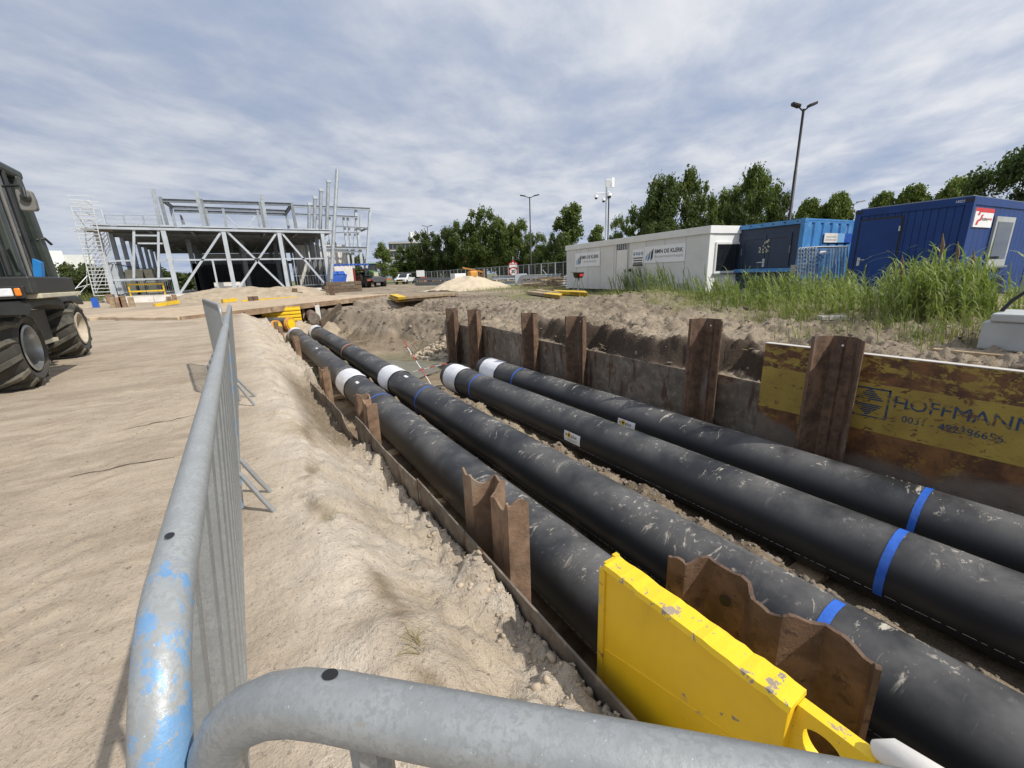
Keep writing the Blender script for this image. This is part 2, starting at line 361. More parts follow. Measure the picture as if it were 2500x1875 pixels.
def pipemat():
    m = bpy.data.materials.new('pipe'); m.use_nodes = True; MAT['pipe'] = m
    t = NT(m.node_tree); b = t.N['Principled BSDF']
    oi = t.n('ShaderNodeObjectInfo'); tc = t.n('ShaderNodeTexCoord').outputs['Object']
    vec = t.vmath('ADD', tc, t.comb(0., t.math('MULTIPLY', oi.outputs['Random'], 53.), t.math('MULTIPLY', oi.outputs['Random'], 17.)))
    nrm = t.sep(t.n('ShaderNodeNewGeometry').outputs['Normal'])[2]
    top = t.ramp(nrm, .30, 1.0); topn = t.ramp(nrm, .70, .98)
    base = t.mix(t.noise(vec, 2.2, 4), (.011, .012, .014), (.022, .023, .026))
    haze = t.math('MULTIPLY', t.ramp(t.noise(vec, 1.3, 5, .6), .34, .68), top)
    c = t.mix(t.math('MULTIPLY', haze, .70), base, (.16, .155, .15))
    # brushed smears of dried mud, running round the pipe
    sv = t.vmath('MULTIPLY', vec, (1.0, 3.2, 1.0)); w2 = t.noise(vec, 1.1, 3, out=1)
    sv = t.vmath('ADD', sv, t.vmath('MULTIPLY', w2, (2.2, 2.2, 2.2)))
    sm = t.ramp(t.noise(sv, 3.0, 8, .70, .3), .575, .655)
    sm = t.math('MULTIPLY', sm, t.ramp(t.noise(vec, .8, 3), .43, .56)); sm = t.math('MULTIPLY', sm, t.ramp(t.math('ADD', nrm, t.math('MULTIPLY', t.noise(vec, 2.4, 2), .5)), .78, 1.12))
    c = t.mix(t.math('MULTIPLY', sm, .9), c, (.50, .455, .375))
    # crumbs of mud along the crown
    sp = t.math('MULTIPLY', t.ramp(t.noise(vec, 13, 7, .75), .58, .64), topn); sp = t.math('MULTIPLY', sp, t.ramp(t.noise(vec, 1.3, 3), .47, .58))
    c = t.mix(t.math('MULTIPLY', sp, .9), c, (.50, .46, .39))
    # fine scratches
    sc_ = t.vmath('MULTIPLY', vec, (3., 34., 3.)); sr = t.ramp(t.noise(t.vmath('ADD', sc_, t.vmath('MULTIPLY', w2, (7., 7., 7.))), 3., 3, .6), .66, .72)
    c = t.mix(t.math('MULTIPLY', t.math('MULTIPLY', sr, .28), top), c, (.30, .29, .27))
    t.L.new(c, b.inputs['Base Color'])
    rr = t.math('ADD', t.math('MULTIPLY', t.math('MAXIMUM', sm, haze), .30), .43); t.L.new(rr, b.inputs['Roughness'])
    bn = t.n('ShaderNodeBump'); bn.inputs['Strength'].default_value = .35; bn.inputs['Distance'].default_value = .006
    t.L.new(t.math('ADD', t.math('MULTIPLY', sm, .6), t.math('ADD', sp, t.math('MULTIPLY', t.noise(vec, 30, 3), .25))), bn.inputs['Height']); t.L.new(bn.outputs[0], b.inputs['Normal'])
pipemat()
def cornermat():
    m = MAT['galv'].copy(); m.name = 'galvcorner'; MAT['galvcorner'] = m
    t = NT(m.node_tree); b = t.N['Principled BSDF']; old = b.inputs['Base Color'].links[0].from_socket
    tc = t.n('ShaderNodeTexCoord').outputs['Object']; x, y, z = t.sep(tc)
    g = t.math('ADD', t.math('MULTIPLY', t.ramp(x, .24, .0), .17), t.math('MULTIPLY', t.ramp(z, 1.07, .93), .16))
    f = t.math('MULTIPLY', t.ramp(t.math('ADD', t.noise(t.vmath('MULTIPLY', tc, (.6, 1., .6)), 24, 9, .74), g), .655, .70), t.ramp(t.noise(tc, 170, 3, .7), .66, .56))
    t.L.new(t.mix(f, old, t.mix(t.noise(tc, 60, 3), (.11, .27, .52), (.24, .40, .58))), b.inputs['Base Color'])
    b.inputs['Metallic'].default_value = .15
cornermat()

def hoffmat():
    """weathered trench-box plate: rust, a yellow band, mud low down (bands belong to the plate's own coordinates)"""
    m = bpy.data.materials.new('hoff'); m.use_nodes = True; MAT['hoff'] = m
    t = NT(m.node_tree); b = t.N['Principled BSDF']; tc = t.n('ShaderNodeTexCoord').outputs['Object']
    x, y, z = t.sep(tc)
    rust = t.mix(t.ramp(t.noise(tc, 5, 6, .65), .35, .68), (.085, .038, .018), (.23, .105, .035))
    yel = t.mix(t.ramp(t.noise(tc, 3, 5), .3, .7), (.30, .205, .04), (.40, .285, .055))
    zz = t.math('ADD', z, t.math('MULTIPLY', t.noise(tc, 9, 4), .012))
    band = t.math('MULTIPLY', t.ramp(zz, .955, .965), t.ramp(zz, 1.515, 1.505))
    upper = t.ramp(zz, 1.50, 1.52)
    wear = t.ramp(t.noise(t.vmath('MULTIPLY', tc, (1., 1., 1.6)), 9, 9, .76, .3), .57, .60)
    wear2 = t.ramp(t.noise(t.vmath('MULTIPLY', tc, (1., .7, 1.3)), 8.5, 9, .78, .3), .44, .50)
    ymask = t.math('ADD', t.math('MULTIPLY', band, t.math('SUBTRACT', 1., wear)), t.math('MULTIPLY', upper, t.math('SUBTRACT', 1., wear2)), clamp=True)
    c = t.mix(ymask, rust, yel)
    lowy = t.math('MULTIPLY', t.math('MULTIPLY', t.ramp(zz, .96, .94), t.ramp(t.noise(tc, 6, 8, .7), .56, .62)), .5)
    c = t.mix(lowy, c, (.36, .22, .03))
    mud = t.math('MULTIPLY', t.ramp(t.math('ADD', zz, t.math('MULTIPLY', t.noise(tc, .9, 4), .9)), 1.28, 1.12), .85)
    c = t.mix(mud, c, t.mix(t.noise(tc, 8, 4), (.12, .10, .085), (.22, .19, .155)))
    scr = t.ramp(t.noise(t.vmath('ADD', t.vmath('MULTIPLY', tc, (1., 2., 14.)), t.noise(tc, 2, 3, out=1)), 4, 3), .66, .69)
    c = t.mix(t.math('MULTIPLY', scr, .6), c, (.05, .028, .018))
    t.L.new(c, b.inputs['Base Color']); b.inputs['Roughness'].default_value = .6
    bn = t.n('ShaderNodeBump'); bn.inputs['Strength'].default_value = .5; bn.inputs['Distance'].default_value = .006
    t.L.new(t.math('ADD', t.math('MULTIPLY', ymask, .5), t.noise(tc, 30, 5)), bn.inputs['Height']); t.L.new(bn.outputs[0], b.inputs['Normal'])
hoffmat()

def groundmat():
    m = bpy.data.materials.new('ground'); m.use_nodes = True; MAT['ground'] = m
    t = NT(m.node_tree); b = t.N['Principled BSDF']
    tc = t.n('ShaderNodeTexCoord').outputs['Object']; ca = t.n('ShaderNodeVertexColor', layer_name='soil').outputs[0]
    n1 = t.noise(tc, .7, 6, .6); n2 = t.noise(tc, 6, 6, .65); n3 = t.noise(tc, 45, 4, .7); n4 = t.noise(t.vmath('MULTIPLY', tc, (.6, 2.4, 1.)), 2.2, 5, .6)
    k = t.math('ADD', t.math('ADD', t.math('MULTIPLY', n1, .30), t.math('MULTIPLY', n2, .35)), t.math('ADD', t.math('MULTIPLY', n3, .28), t.math('MULTIPLY', n4, .35)))
    kk = t.math('ADD', t.math('MULTIPLY', k, 1.25), .20)
    c = t.mix(1.0, ca, t.comb(kk, kk, kk), 'MULTIPLY')
    c = t.mix(t.math('MULTIPLY', t.ramp(n4, .52, .68), .42), c, t.mix(1.0, ca, (.62, .57, .50), 'MULTIPLY'))
    specks = t.ramp(t.noise(tc, 52, 5, .72), .585, .62); c = t.mix(t.math('MULTIPLY', specks, .60), c, t.mix(1.0, ca, (.42, .40, .42), 'MULTIPLY'))
    sp2 = t.ramp(t.noise(t.vmath('ADD', tc, (5., 3., 1.)), 120, 2, .5), .68, .72); c = t.mix(t.math('MULTIPLY', sp2, .6), c, t.mix(1.0, ca, (1.5, 1.5, 1.45), 'MULTIPLY'))
    t.L.new(c, b.inputs['Base Color']); b.inputs['Roughness'].default_value = .95; b.inputs['Specular IOR Level'].default_value = .2
    bn = t.n('ShaderNodeBump'); bn.inputs['Strength'].default_value = 1.0; bn.inputs['Distance'].default_value = .03
    h = t.math('ADD', t.math('MULTIPLY', n2, 1.2), t.math('ADD', t.math('MULTIPLY', n3, .55), t.math('ADD', t.math('MULTIPLY', t.noise(tc, 16, 5, .7), .9), t.math('MULTIPLY', t.noise(tc, 150, 3, .7), .22))))
    al = t.n('ShaderNodeVertexColor', layer_name='soil').outputs[1]
    t.L.new(t.math('MULTIPLY', h, al), bn.inputs['Height']); t.L.new(bn.outputs[0], b.inputs['Normal'])
groundmat()
# ------------------------------------------------------------------ terrain
_perm = rng.random((256, 256)).astype(np.float64)
def vnoise(x, y):
    xi = np.floor(x).astype(int); yi = np.floor(y).astype(int); fx = x-xi; fy = y-yi
    fx = fx*fx*fx*(fx*(fx*6-15)+10); fy = fy*fy*fy*(fy*(fy*6-15)+10); P = _perm
    a = P[xi & 255, yi & 255]; b = P[(xi+1) & 255, yi & 255]; c = P[xi & 255, (yi+1) & 255]; d = P[(xi+1) & 255, (yi+1) & 255]
    return (a*(1-fx)+b*fx)*(1-fy) + (c*(1-fx)+d*fx)*fy - .5
def fbm(x, y, o=5, g=.5):
    s = 0; a = 1.; ca, sa = math.cos(.6), math.sin(.6)
    for i in range(o):
        s = s + a*vnoise(x + 17.3*i, y - 9.1*i); x, y = (x*ca-y*sa)*2.03, (x*sa+y*ca)*2.03; a *= g
    return s
def ss(a, b, x): t_ = np.clip((x-a)/(b-a), 0, 1); return t_*t_*(3-2*t_)
XL, XR, ZF, XS = .93, 5.85, -1.52, 5.93
def toe(y): return np.where(y < 13.5, XS+.02, 5.85 - (y-13.5)*.24)
def gz(x, y):
    x = np.asarray(x, float); y = np.asarray(y, float)
    big = fbm(x*.35+3, y*.35, 4)*.04
    # left: trodden sand road falling to the steel sheet
    road = big*.8 + fbm(x*1.7, y*.9+5, 4)*.012
    edge = ss(14, 20, y)
    wob = fbm(y*.8+40, y*.1, 3)*.16
    fall = ss(.12+wob, .80, x + edge*.15)
    pit = ss(3.9, 4.7, y)*ss(8.6, 7.0, y)
    z = road - fall*(.40 + .14*vnoise(y*1.3, x*0+4) + pit*.26)
    rough = ss(-.15, .45, x)*ss(26, 18, y)
    clod = np.abs(fbm(x*3.1+7, y*3.1, 5, .58))
    nearsheet = ss(.35, .75, x)
    z = z + rough*(fbm(x*2.3, y*2.3+11, 5)*.10 + clod*.08*(.5+nearsheet) + fbm(x*8, y*8+2, 5, .62)*.040*(.6+nearsheet)) + ss(-3, 0, x)*ss(20, 8, y)*fbm(x*14, y*14+2, 3, .6)*.007
    # a shallow runnel down the slope, like a foot-worn groove
    gx = .30 + .10*np.sin(y*1.6+.4) + .05*np.sin(y*4.1)
    z = z - .045*np.clip(.6+1.6*fbm(x*3+8, y*1.5, 3), 0, 1.3)*np.exp(-((x-gx)/.04)**2)*ss(7.5, 6, y)*(1-edge)
    z = z + track(x, y)[0]
    # right: spoil bank behind the sheets
    xr = x - XR
    xf = .42 + .35*fbm(y*.9+3, y*.2, 4) + 1.2*ss(8.5, 11.5, y)
    stp = ss(xf-.13, xf+.16+.9*ss(8.5, 11.5, y), xr)
    bank = -.33 + .42*stp + .10*ss(xf, 3.2, xr) + fbm(x*.55, y*.55+30, 4)*.12*stp
    bankamp = ss(.0, .5, xr)*ss(9.5, 5.5, xr + (y-6)*.0)
    rclod = np.abs(fbm(x*2.2+1, y*2.2+60, 5, .6))
    ridge = np.exp(-((x-11.3)/1.5)**2-((y-9.2)/1.7)**2)*.36 + np.exp(-((x-8.6)/1.3)**2-((y-7.6)/2.2)**2)*.12
    bank = bank + ridge + bankamp*(rclod*.17 + fbm(x*6, y*6+9, 5, .66)*.10 - .03)
    bank = bank + fbm(x*8, y*8+4, 3, .6)*.035*bankamp
    flat = .20 + fbm(x*.4, y*.4+8, 3)*.05
    far = ss(11.5, 14.5, x)
    bank = bank*(1-far) + flat*far
    cut = ss(.9, .2, np.abs(y-22.5-(x-9)*.25)/2.2)*ss(6.5, 8.0, x)*ss(14.5, 12.5, x)*.55
    bank = bank - cut*0
    # slope of the widened pit beyond the sheets
    s_ = (x - toe(y))
    slope = ZF + .05 + 1.62*ss(.0, 2.5, s_ + fbm(x*.9, y*.9+77, 4)*.7) + (rclod*.13 + fbm(x*4, y*4+5, 4, .6)*.10)*ss(-.1, .5, s_)
    top = np.minimum(bank + .02, .12)
    wide = np.minimum(slope, top)
    k = ss(13.1, 14.0, y)
    right = np.where(x > XS+.01, bank*(1-k) + wide*k, wide)
    # floor
    floor = ZF + fbm(x*1.2, y*1.2+21, 5)*.09 + fbm(x*6, y*6, 3)*.03
    floor = floor + (.34*ss(.36, .04, np.abs(x-3.53))*ss(9.6, 8.5, y) + .32*ss(.17, .02, np.abs(x-2.415))*ss(21, 19, y))*(.9+.5*fbm(x*2.5, y*2.5+3, 4)) + fbm(x*7, y*7+33, 4, .6)*.05
    out = np.where(x < XL, z, floor)
    out = np.where((x > XL) & (y >= 13.4), np.maximum(floor, np.where(s_ > -.3, wide, floor)), out)
    out = np.where((x > XS) & (y < 13.4), right, out)
    # beyond the bridge the trench ends; site level again
    yend = 33.0
    siteL = big + fbm(x*.8, y*.8, 4)*.07
    lvl = siteL*(1-ss(6, 14, x)) + (.10 + fbm(x*.3, y*.3, 3)*.10)*ss(6, 14, x)
    e2 = ss(yend-1.5, yend, y)
    out = np.where(y > yend-1.5, out*(1-e2) + lvl*e2, out)
    rr = np.hypot(x, y)
    out = np.where((x > XR) & (y > 20), out*(1-ss(20, 27, y)) + lvl*ss(20, 27, y), out)
    # far fields
    d = np.hypot(x, y)
    return out
def track(x, y):
    """tread prints of heavy tyres on the road: (height, mask)"""
    h = 0*x; mk = 0*x
    for (c, sl, w_) in ((-.78, -.045, .24), (-1.75, .03, .27), (-2.75, .02, .27)):
        u = x - c - sl*y - .08*np.sin(y*.35+c); k = ss(w_, w_*.8, np.abs(u))*ss(-.12, .12, fbm(x*.8+c, y*.5, 3)+.05)*ss(.2, .8, y)*ss(19, 12, y)
        pat = np.sin((y + np.abs(u)*.9)*2*math.pi/.19); h = h + k*(.0045*np.clip(pat*1.6, -1, 1) - .005); mk = mk + k*(.45+.45*np.clip(-pat*1.5, -1, 1))
    return h, mk
def gzs(x, y): return float(gz(np.array([x]), np.array([y]))[0])
def axis(segs):
    out = []
    for a, b, st in segs: out.append(np.arange(a, b-1e-6, st))
    return np.concatenate(out + [np.array([segs[-1][1]])])
GX = axis([(-900, -200, 100), (-200, -60, 20), (-60, -20, 4), (-20, -8, 1.), (-8, -3.1, .25), (-3.1, -.6, .035), (-.6, .0, .03), (.0, .93, .0195), (.93, .94, .006), (.94, 3.9, .055), (3.9, 5.90, .10), (5.90, 5.96, .01), (5.96, 8.2, .04), (8.2, 12.5, .07), (12.5, 20, .25), (20, 60, 2), (60, 200, 20), (200, 1000, 100)])
GY = axis([(-60, -8, 6), (-8, -2, .5), (-2, .3, .08), (.3, 3.0, .022), (3.0, 3.2, .04), (3.2, 7, .036), (7, 14, .07), (14, 22, .12), (22, 34, .22), (34, 60, .7), (60, 120, 6), (120, 300, 30), (300, 1200, 150)])
xx, yy = np.meshgrid(GX, GY, indexing='ij'); zz = gz(xx, yy)
nx_, ny_ = xx.shape
co = np.stack([xx, yy, zz], -1).reshape(-1, 3)
idx = np.arange(nx_*ny_).reshape(nx_, ny_)
fa = np.stack([idx[:-1, :-1], idx[1:, :-1], idx[1:, 1:], idx[:-1, 1:]], -1).reshape(-1, 4)
gm = bpy.data.meshes.new('ground'); gm.vertices.add(len(co)); gm.vertices.foreach_set('co', co.ravel())
gm.loops.add(fa.size); gm.loops.foreach_set('vertex_index', fa.ravel().astype(np.int32)); gm.polygons.add(len(fa))
gm.polygons.foreach_set('loop_start', np.arange(0, fa.size, 4, dtype=np.int32)); gm.update(); gm.validate(); gm.shade_smooth()
# soil colours: dry sand, wet sand, clay, turf, and the shade of one pocket
def blend(c, k, col): return c*(1-k[..., None]) + np.array(col)*k[..., None]
sc_ = np.zeros(xx.shape + (3,)) + np.array((.405, .335, .255))
nA = fbm(xx*.5+9, yy*.5, 4); nB = fbm(xx*1.9+2, yy*1.9+7, 4)
sc_ = blend(sc_, ss(.05, .30, nA)*.6*(xx < 1), (.315, .255, .19)); sc_ = blend(sc_, ss(.06, .26, fbm(xx*.9+21, yy*2.6+4, 4))*.5*(xx < 0), (.46, .385, .295)); sc_ = blend(sc_, ss(.12, .30, fbm(xx*1.1+71, yy*3.4+4, 4))*.5*(xx < 0), (.28, .225, .165))
slp = ss(-.25, .25, xx)*(xx < .935); sc_ = blend(sc_, slp*.9, (.545, .475, .385)); sc_ = blend(sc_, slp*ss(.0, .25, nB)*.5, (.50, .41, .30)); sc_ = blend(sc_, slp*ss(.10, .30, fbm(xx*3.3+50, yy*3.3, 4))*.55, (.40, .33, .25))
trk = track(xx, yy); sc_ = blend(sc_, np.clip(trk[1], 0, 1)*.45, (.345, .285, .215))
pitc = ss(3.9, 4.9, yy)*ss(8.8, 7.4, yy)*ss(.30, .55, xx)*(xx < .95); sc_ = blend(sc_, pitc*.9, (.23, .18, .12))
gxx = .30 + .10*np.sin(yy*1.6+.4) + .05*np.sin(yy*4.1)
sc_ = blend(sc_, np.exp(-((xx-gxx)/.05)**2)*ss(7.5, 6, yy)*np.clip(.25+nB*2.2+fbm(xx*9, yy*9, 4, .6)*1.4, 0, 1)*(xx < .95), (.27, .215, .15))
inl = ((xx > .935) & (yy < 33)); fl = inl & (zz < -1.15)
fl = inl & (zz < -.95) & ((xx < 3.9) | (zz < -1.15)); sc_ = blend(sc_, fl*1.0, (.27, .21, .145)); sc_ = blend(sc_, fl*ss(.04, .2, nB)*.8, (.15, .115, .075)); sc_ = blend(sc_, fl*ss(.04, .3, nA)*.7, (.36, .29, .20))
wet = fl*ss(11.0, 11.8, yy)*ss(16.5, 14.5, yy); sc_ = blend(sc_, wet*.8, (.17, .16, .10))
rb = (xx > 5.925) | ((xx > 3.2) & (yy > 13.3) & (zz > -1.15) & (yy < 30))
sc_ = blend(sc_, rb*1.0, (.31, .255, .19)); sc_ = blend(sc_, rb*ss(-.08, .20, nB)*.75, (.20, .16, .118)); sc_ = blend(sc_, rb*ss(.02, .28, nA)*.7, (.38, .315, .235))
xfc = 5.85 + .42 + .35*fbm(yy*.9+3, yy*.2, 4); clay = rb*ss(xfc-.20, xfc-.10, xx)*ss(xfc+.34, xfc+.16, xx + nB*.25)*ss(9.5, 8.0, yy); sc_ = blend(sc_, clay*.92, (.065, .047, .035))
hole = rb*np.exp(-((xx-10.5)/1.2)**2-((yy-20.5)/1.3)**2); sc_ = blend(sc_, np.clip(hole*1.4, 0, 1)*.6, (.10, .07, .05))  # shade of a pocket put into the soil colour, nothing is dug here
turf = ss(8.6, 10.5, xx + nA*3 - ss(7, 14, yy)*1.2)*ss(23, 19, yy)*(xx > 6); sc_ = blend(sc_, turf*(.45+.4*ss(-.1, .2, nB)), (.16, .17, .06))
tl = ss(19, 26, xx)*ss(60, 40, yy); sc_ = blend(sc_, tl*.8, (.17, .19, .07))
farg = ss(60, 90, np.hypot(xx, yy)); sc_ = blend(sc_, farg*.9, (.16, .18, .075))
leftg = ss(-13, -18, xx); sc_ = blend(sc_, leftg*.8, (.17, .20, .07))
ca = gm.color_attributes.new('soil', 'FLOAT_COLOR', 'POINT')
ca.data.foreach_set('color', np.concatenate([sc_.reshape(-1, 3), (.42 + .58*np.clip(ss(.0, .5, xx), 0, 1)).reshape(-1, 1)], 1).ravel())
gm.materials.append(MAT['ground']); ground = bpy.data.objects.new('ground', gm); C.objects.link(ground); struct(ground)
# puddle of standing water on the trench floor
pb = B(); pp = []
for k in range(40):
    a = 2*math.pi*k/40; rr = 1 + .25*math.sin(3*a+1) + .15*math.sin(5*a)
    pp.append((4.05+1.25*rr*math.cos(a), 12.7+1.55*rr*math.sin(a), ZF+.035))
pb.add(pp, [tuple(range(40))])
m = mat('puddle', (.15, .135, .085), .30, 0, .2, 3, spec=.6)
wt = pb.obj('water', 'puddle'); struct(wt)
pb = B(); pp = []
for k in range(30):
    a = 2*math.pi*k/30; rr = 1 + .2*math.sin(3*a+1)
    pp.append((1.33+.16*rr*math.cos(a), 2.5+.75*rr*math.sin(a), ZF+.045))
pb.add(pp, [tuple(range(30))]); struct(pb.obj('water', 'puddle'))

# scattered clods and stones: one mass nobody could count
ICO = None
def clods(name, pts, rs, mat_, label, seed=1):
    bm = bmesh.new(); bmesh.ops.create_icosphere(bm, subdivisions=1, radius=1)
    v0 = np.array([v.co[:] for v in bm.verts]); f0 = np.array([[v.index for v in f.verts] for f in bm.faces]); bm.free()
    r_ = np.random.default_rng(seed); n = len(pts); nv = len(v0)
    jit = 1 + r_.uniform(-.48, .42, (n, nv, 1)); scl = r_.uniform(.55, 1.25, (n, 1, 3)); ang = r_.uniform(0, 6.28, n)
    v = v0[None]*jit*scl*np.asarray(rs)[:, None, None]
    ca_, sa_ = np.cos(ang)[:, None], np.sin(ang)[:, None]
    v = np.stack([v[..., 0]*ca_-v[..., 1]*sa_, v[..., 0]*sa_+v[..., 1]*ca_, v[..., 2]*.7], -1) + np.asarray(pts)[:, None, :]
    f = (f0[None] + (np.arange(n)*nv)[:, None, None]).reshape(-1, 3)
    me = bpy.data.meshes.new(name); me.from_pydata(v.reshape(-1, 3).tolist(), [], f.tolist()); me.update(); me.shade_smooth()
    me.materials.append(MAT[mat_]); o = bpy.data.objects.new(name, me); C.objects.link(o)
    return stuff(o, label, 'clods')
def scatter(n, fx, fy, rmin, rmax, sd, pw=2.5, keep=None):
    r_ = np.random.default_rng(sd); x = fx(r_, n); y = fy(r_, n)
    if keep is not None: k = keep(x, y, r_); x, y = x[k], y[k]
    r = rmin + (rmax-rmin)*r_.random(len(x))**pw; z = gz(x, y)
    return np.stack([x, y, z - r*.12], -1), r
U = lambda a, b: (lambda r_, n: r_.uniform(a, b, n))
p, r = scatter(2600, lambda r_, n: .92 - np.abs(r_.normal(0, .10, n)), lambda r_, n: .45 + r_.random(n)**1.6*14, .003, .024, 3, 5)
clods('sand_clods', p, r, 'stone', 'crumbly sand clods on the slope beside the steel sheets', 5)
p, r = scatter(2600, U(-2.6, .6), lambda r_, n: .4 + r_.random(n)**1.7*8, .0015, .006, 13, 3)
clods('sand_crumbs', p, r, 'stone', 'fine dry crumbs scattered over the sandy road', 6)
p, r = scatter(2400, U(-2.8, .8), lambda r_, n: .4 + r_.random(n)**1.5*9, .0018, .010, 23, 4)
clods('dark_crumbs', p, r, 'claystone', 'small dark crumbs of clay scattered over the sand', 16)
p, r = scatter(5000, lambda r_, n: 5.95 + r_.random(n)**1.4*6.5, lambda r_, n: .6 + r_.random(n)*17, .006, .07, 4, 6)
clods('spoil_clods', p, r, 'claystone', 'clods of grey-brown soil on the spoil bank behind the sheets', 7)
p, r = scatter(4200, U(3.0, 12), U(13.6, 26), .015, .10, 9, 4, lambda x, y, r_: (x > toe(y)-.3) & (r_.random(len(x)) < .9))
clods('slope_clods', p, r, 'claystone', 'lumps of soil on the dug slope below the bridge deck', 8)
p, r = scatter(260, U(5.0, 6.6), U(13.3, 15.0), .05, .17, 15, 1.5); clods('rubble', p, r, 'stone', 'rubble heaped at the far end of the right sheets', 9)
p, r = scatter(3000, U(3.30, 3.78), U(-1, 9), .008, .04, 19, 3); clods('trench_clods', p, r, 'claystone', 'crumbs of soil on the strip between the middle pipes', 10)

# joints between the road plates that show through the sand
for (a, b) in (((170, 1165), (427, 1114)), ((300, 1052), (482, 1013))):
    A, Bq = onz(*a, 0), onz(*b, 0); jb = B(); n = 26; L = []; Q = []
    for i in range(n+1):
        f = i/n; q = A.lerp(Bq, f); q.y += .02*math.sin(f*5); wd = .004 + .007*abs(math.sin(f*9+1))*math.sin(math.pi*min(1, f*1.02))
        z = gzs(q.x, q.y) + .004; L.append((q.x, q.y-wd, z)); Q.append((q.x, q.y+wd, z))
    jb.add(L+Q, [(i, i+1, n+2+i, n+1+i) for i in range(n)])
    jb.obj('plate_joint', 'wooddark', ground)
# ------------------------------------------------------------------ crowd barriers
RAIL = EYE - .23
def barrier(p0, p1, label, zg0=0., zg1=0., paint='galvblue', nbars=20, foot_side=1, top=RAIL, feet=True, tilt=0.):
    p0, p1 = Vector((p0[0], p0[1], zg0)), Vector((p1[0], p1[1], zg1)); L = (p1-p0).length
    t_ = thing('crowd_barrier', label, 'barrier', p0, math.atan2(p1.y-p0.y, p1.x-p0.x), 'crowd barriers along the trench')
    t_.rotation_euler = (R(tilt), 0, t_.rotation_euler.z); rr = .0166; h = top/math.cos(R(tilt)); cr_ = .10; zb = .16
    def arc(cx, cz, a0, a1): return [(cx+cr_*math.cos(R(a)), 0, cz+cr_*math.sin(R(a))) for a in np.linspace(a0, a1, 8)]
    path = [(0, 0, .02), (0, 0, h-cr_-.02)] + arc(cr_, h-cr_, 180, 90) + [(L*.25, 0, h), (L*.5, 0, h), (L*.75, 0, h)] + arc(L-cr_, h-cr_, 90, 0) + [(L, 0, .02)]
    B(LOC).tube(path, rr, 20).obj('frame', paint, t_, smooth=True)
    B(LOC).tube([(0, 0, zb), (L, 0, zb)], .0125, 12).obj('bottom_rail', 'galv', t_, smooth=True)
    for i in range(nbars):
        x = (i+1)*L/(nbars+1)
        B(LOC).tube([(x, 0, zb), (x, 0, h)], .0112, 8).obj('bar', 'galv', t_, smooth=True)
    for x in ((.10, L-.10) if feet else ()):
        s_ = 1 if x < L/2 else -1
        for sd in (1, -1):
            pts = [(x, 0, .28), (x, sd*.02, .26), (x+s_*.01, sd*.11, .10), (x+s_*.02, sd*.185, -.02)]
            B(LOC).tube(pts, .0135, 10).obj('leg', 'galvblue' if sd*foot_side > 0 else 'galv', t_, smooth=True)
    return t_
bx0 = -.088
b1 = barrier((bx0-.108, .280), (bx0-.112, 2.72), 'galvanised crowd barrier nearest the camera on the left, blue paint flaking at its corner', nbars=13, paint='galvcorner', tilt=6.)
# the drilled hole at the near corner
hb = B(LOC); hb.lathe([(.0001, 0), (.0036, 0)], 16, Matrix.Translation((.155, .004, RAIL+.0232)) @ Matrix.Scale(1.5, 4, (1, 0, 0)), False); hb.obj('drilled_hole', 'black', b1)
b2 = barrier((bx0-.112, 2.76), (bx0-.117, 5.25), 'galvanised crowd barrier in the middle of the row along the trench', nbars=13, tilt=6.)
b3 = barrier((bx0-.10, 5.45), (-.46, 7.95), 'crowd barrier at the far end of the row, turned towards the sandy road', nbars=20)
def front_rail():
    q1, q2 = onz(885, 1735, RAIL), onz(1685, 1892, RAIL); d = Vector((q2.x-q1.x, q2.y-q1.y)).normalized(); A = Vector((q1.x, q1.y)) - d*.118; E_ = A + d*2.4
    return barrier(A, E_, 'galvanised crowd barrier whose top rail crosses the bottom of the picture', nbars=19, feet=True)
b4 = front_rail()
hb = B(LOC); hb.lathe([(.0001, 0), (.0036, 0)], 16, Matrix.Translation((.098, .004, RAIL+.0168)) @ Matrix.Scale(1.3, 4, (1, 0, 0)), False); hb.obj('drilled_hole', 'black', b4)

# ------------------------------------------------------------------ pipes
PR, PZ = .315, -1.15
PX = (1.95, 2.88, 4.18, 5.22); PEND = (22.1, 22.2, 9.45, 9.55)
def cyl_y(b, x, z, r, y0, y1, seg=64, cap=False, n=2):
    return b.tube([(x, y0+(y1-y0)*i/(n-1), z) for i in range(n)], r, seg, cap)
def band(parent, x, y0, y1, r, mat_, name, wob=0., seg=64, a0=0, a1=360):
    b = B(); vs = []; ny = 6 if wob else 2; n = seg
    for j in range(ny):
        for k in range(n+1):
            a = R(a0 + (a1-a0)*k/n); f = j/(ny-1)
            w_ = wob*(vnoise(np.array([k*.31]), np.array([j*1.7+x*9]))[0]) if 0 < j < ny-1 else 0
            e = wob*1.1*vnoise(np.array([k*.5+7]), np.array([x*5+y0]))[0] if j in (0, ny-1) else 0
            vs.append((x+(r+w_)*math.cos(a), y0+(y1-y0)*f+e, PZ+(r+w_)*math.sin(a)))
    b.add(vs, [(j*(n+1)+k, j*(n+1)+k+1, (j+1)*(n+1)+k+1, (j+1)*(n+1)+k) for j in range(ny-1) for k in range(n)])
    return b.obj(name, mat_, parent, smooth=True)
LAB = ('black insulated pipe nearest the left sheets, second longest run of the trench', 'black insulated pipe second from the left, with a rust-coloured strap near its far end',
       'black insulated pipe third from the left, ending in a white wrap halfway down the trench', 'black insulated pipe closest to the right steel wall, ending in a white wrap')
LAB = ('long black insulated pipe nearest the left steel sheets',) + LAB[1:]
WRAP = (((9.65, 10.55), (21.3, 22.0)), ((9.45, 10.25), (21.4, 22.15)), ((8.6, 9.25),), ((8.58, 9.3),))
TAPE = ((7.75, 7.87), (7.66, 7.78), (7.86, 7.98), (7.78, 7.9))
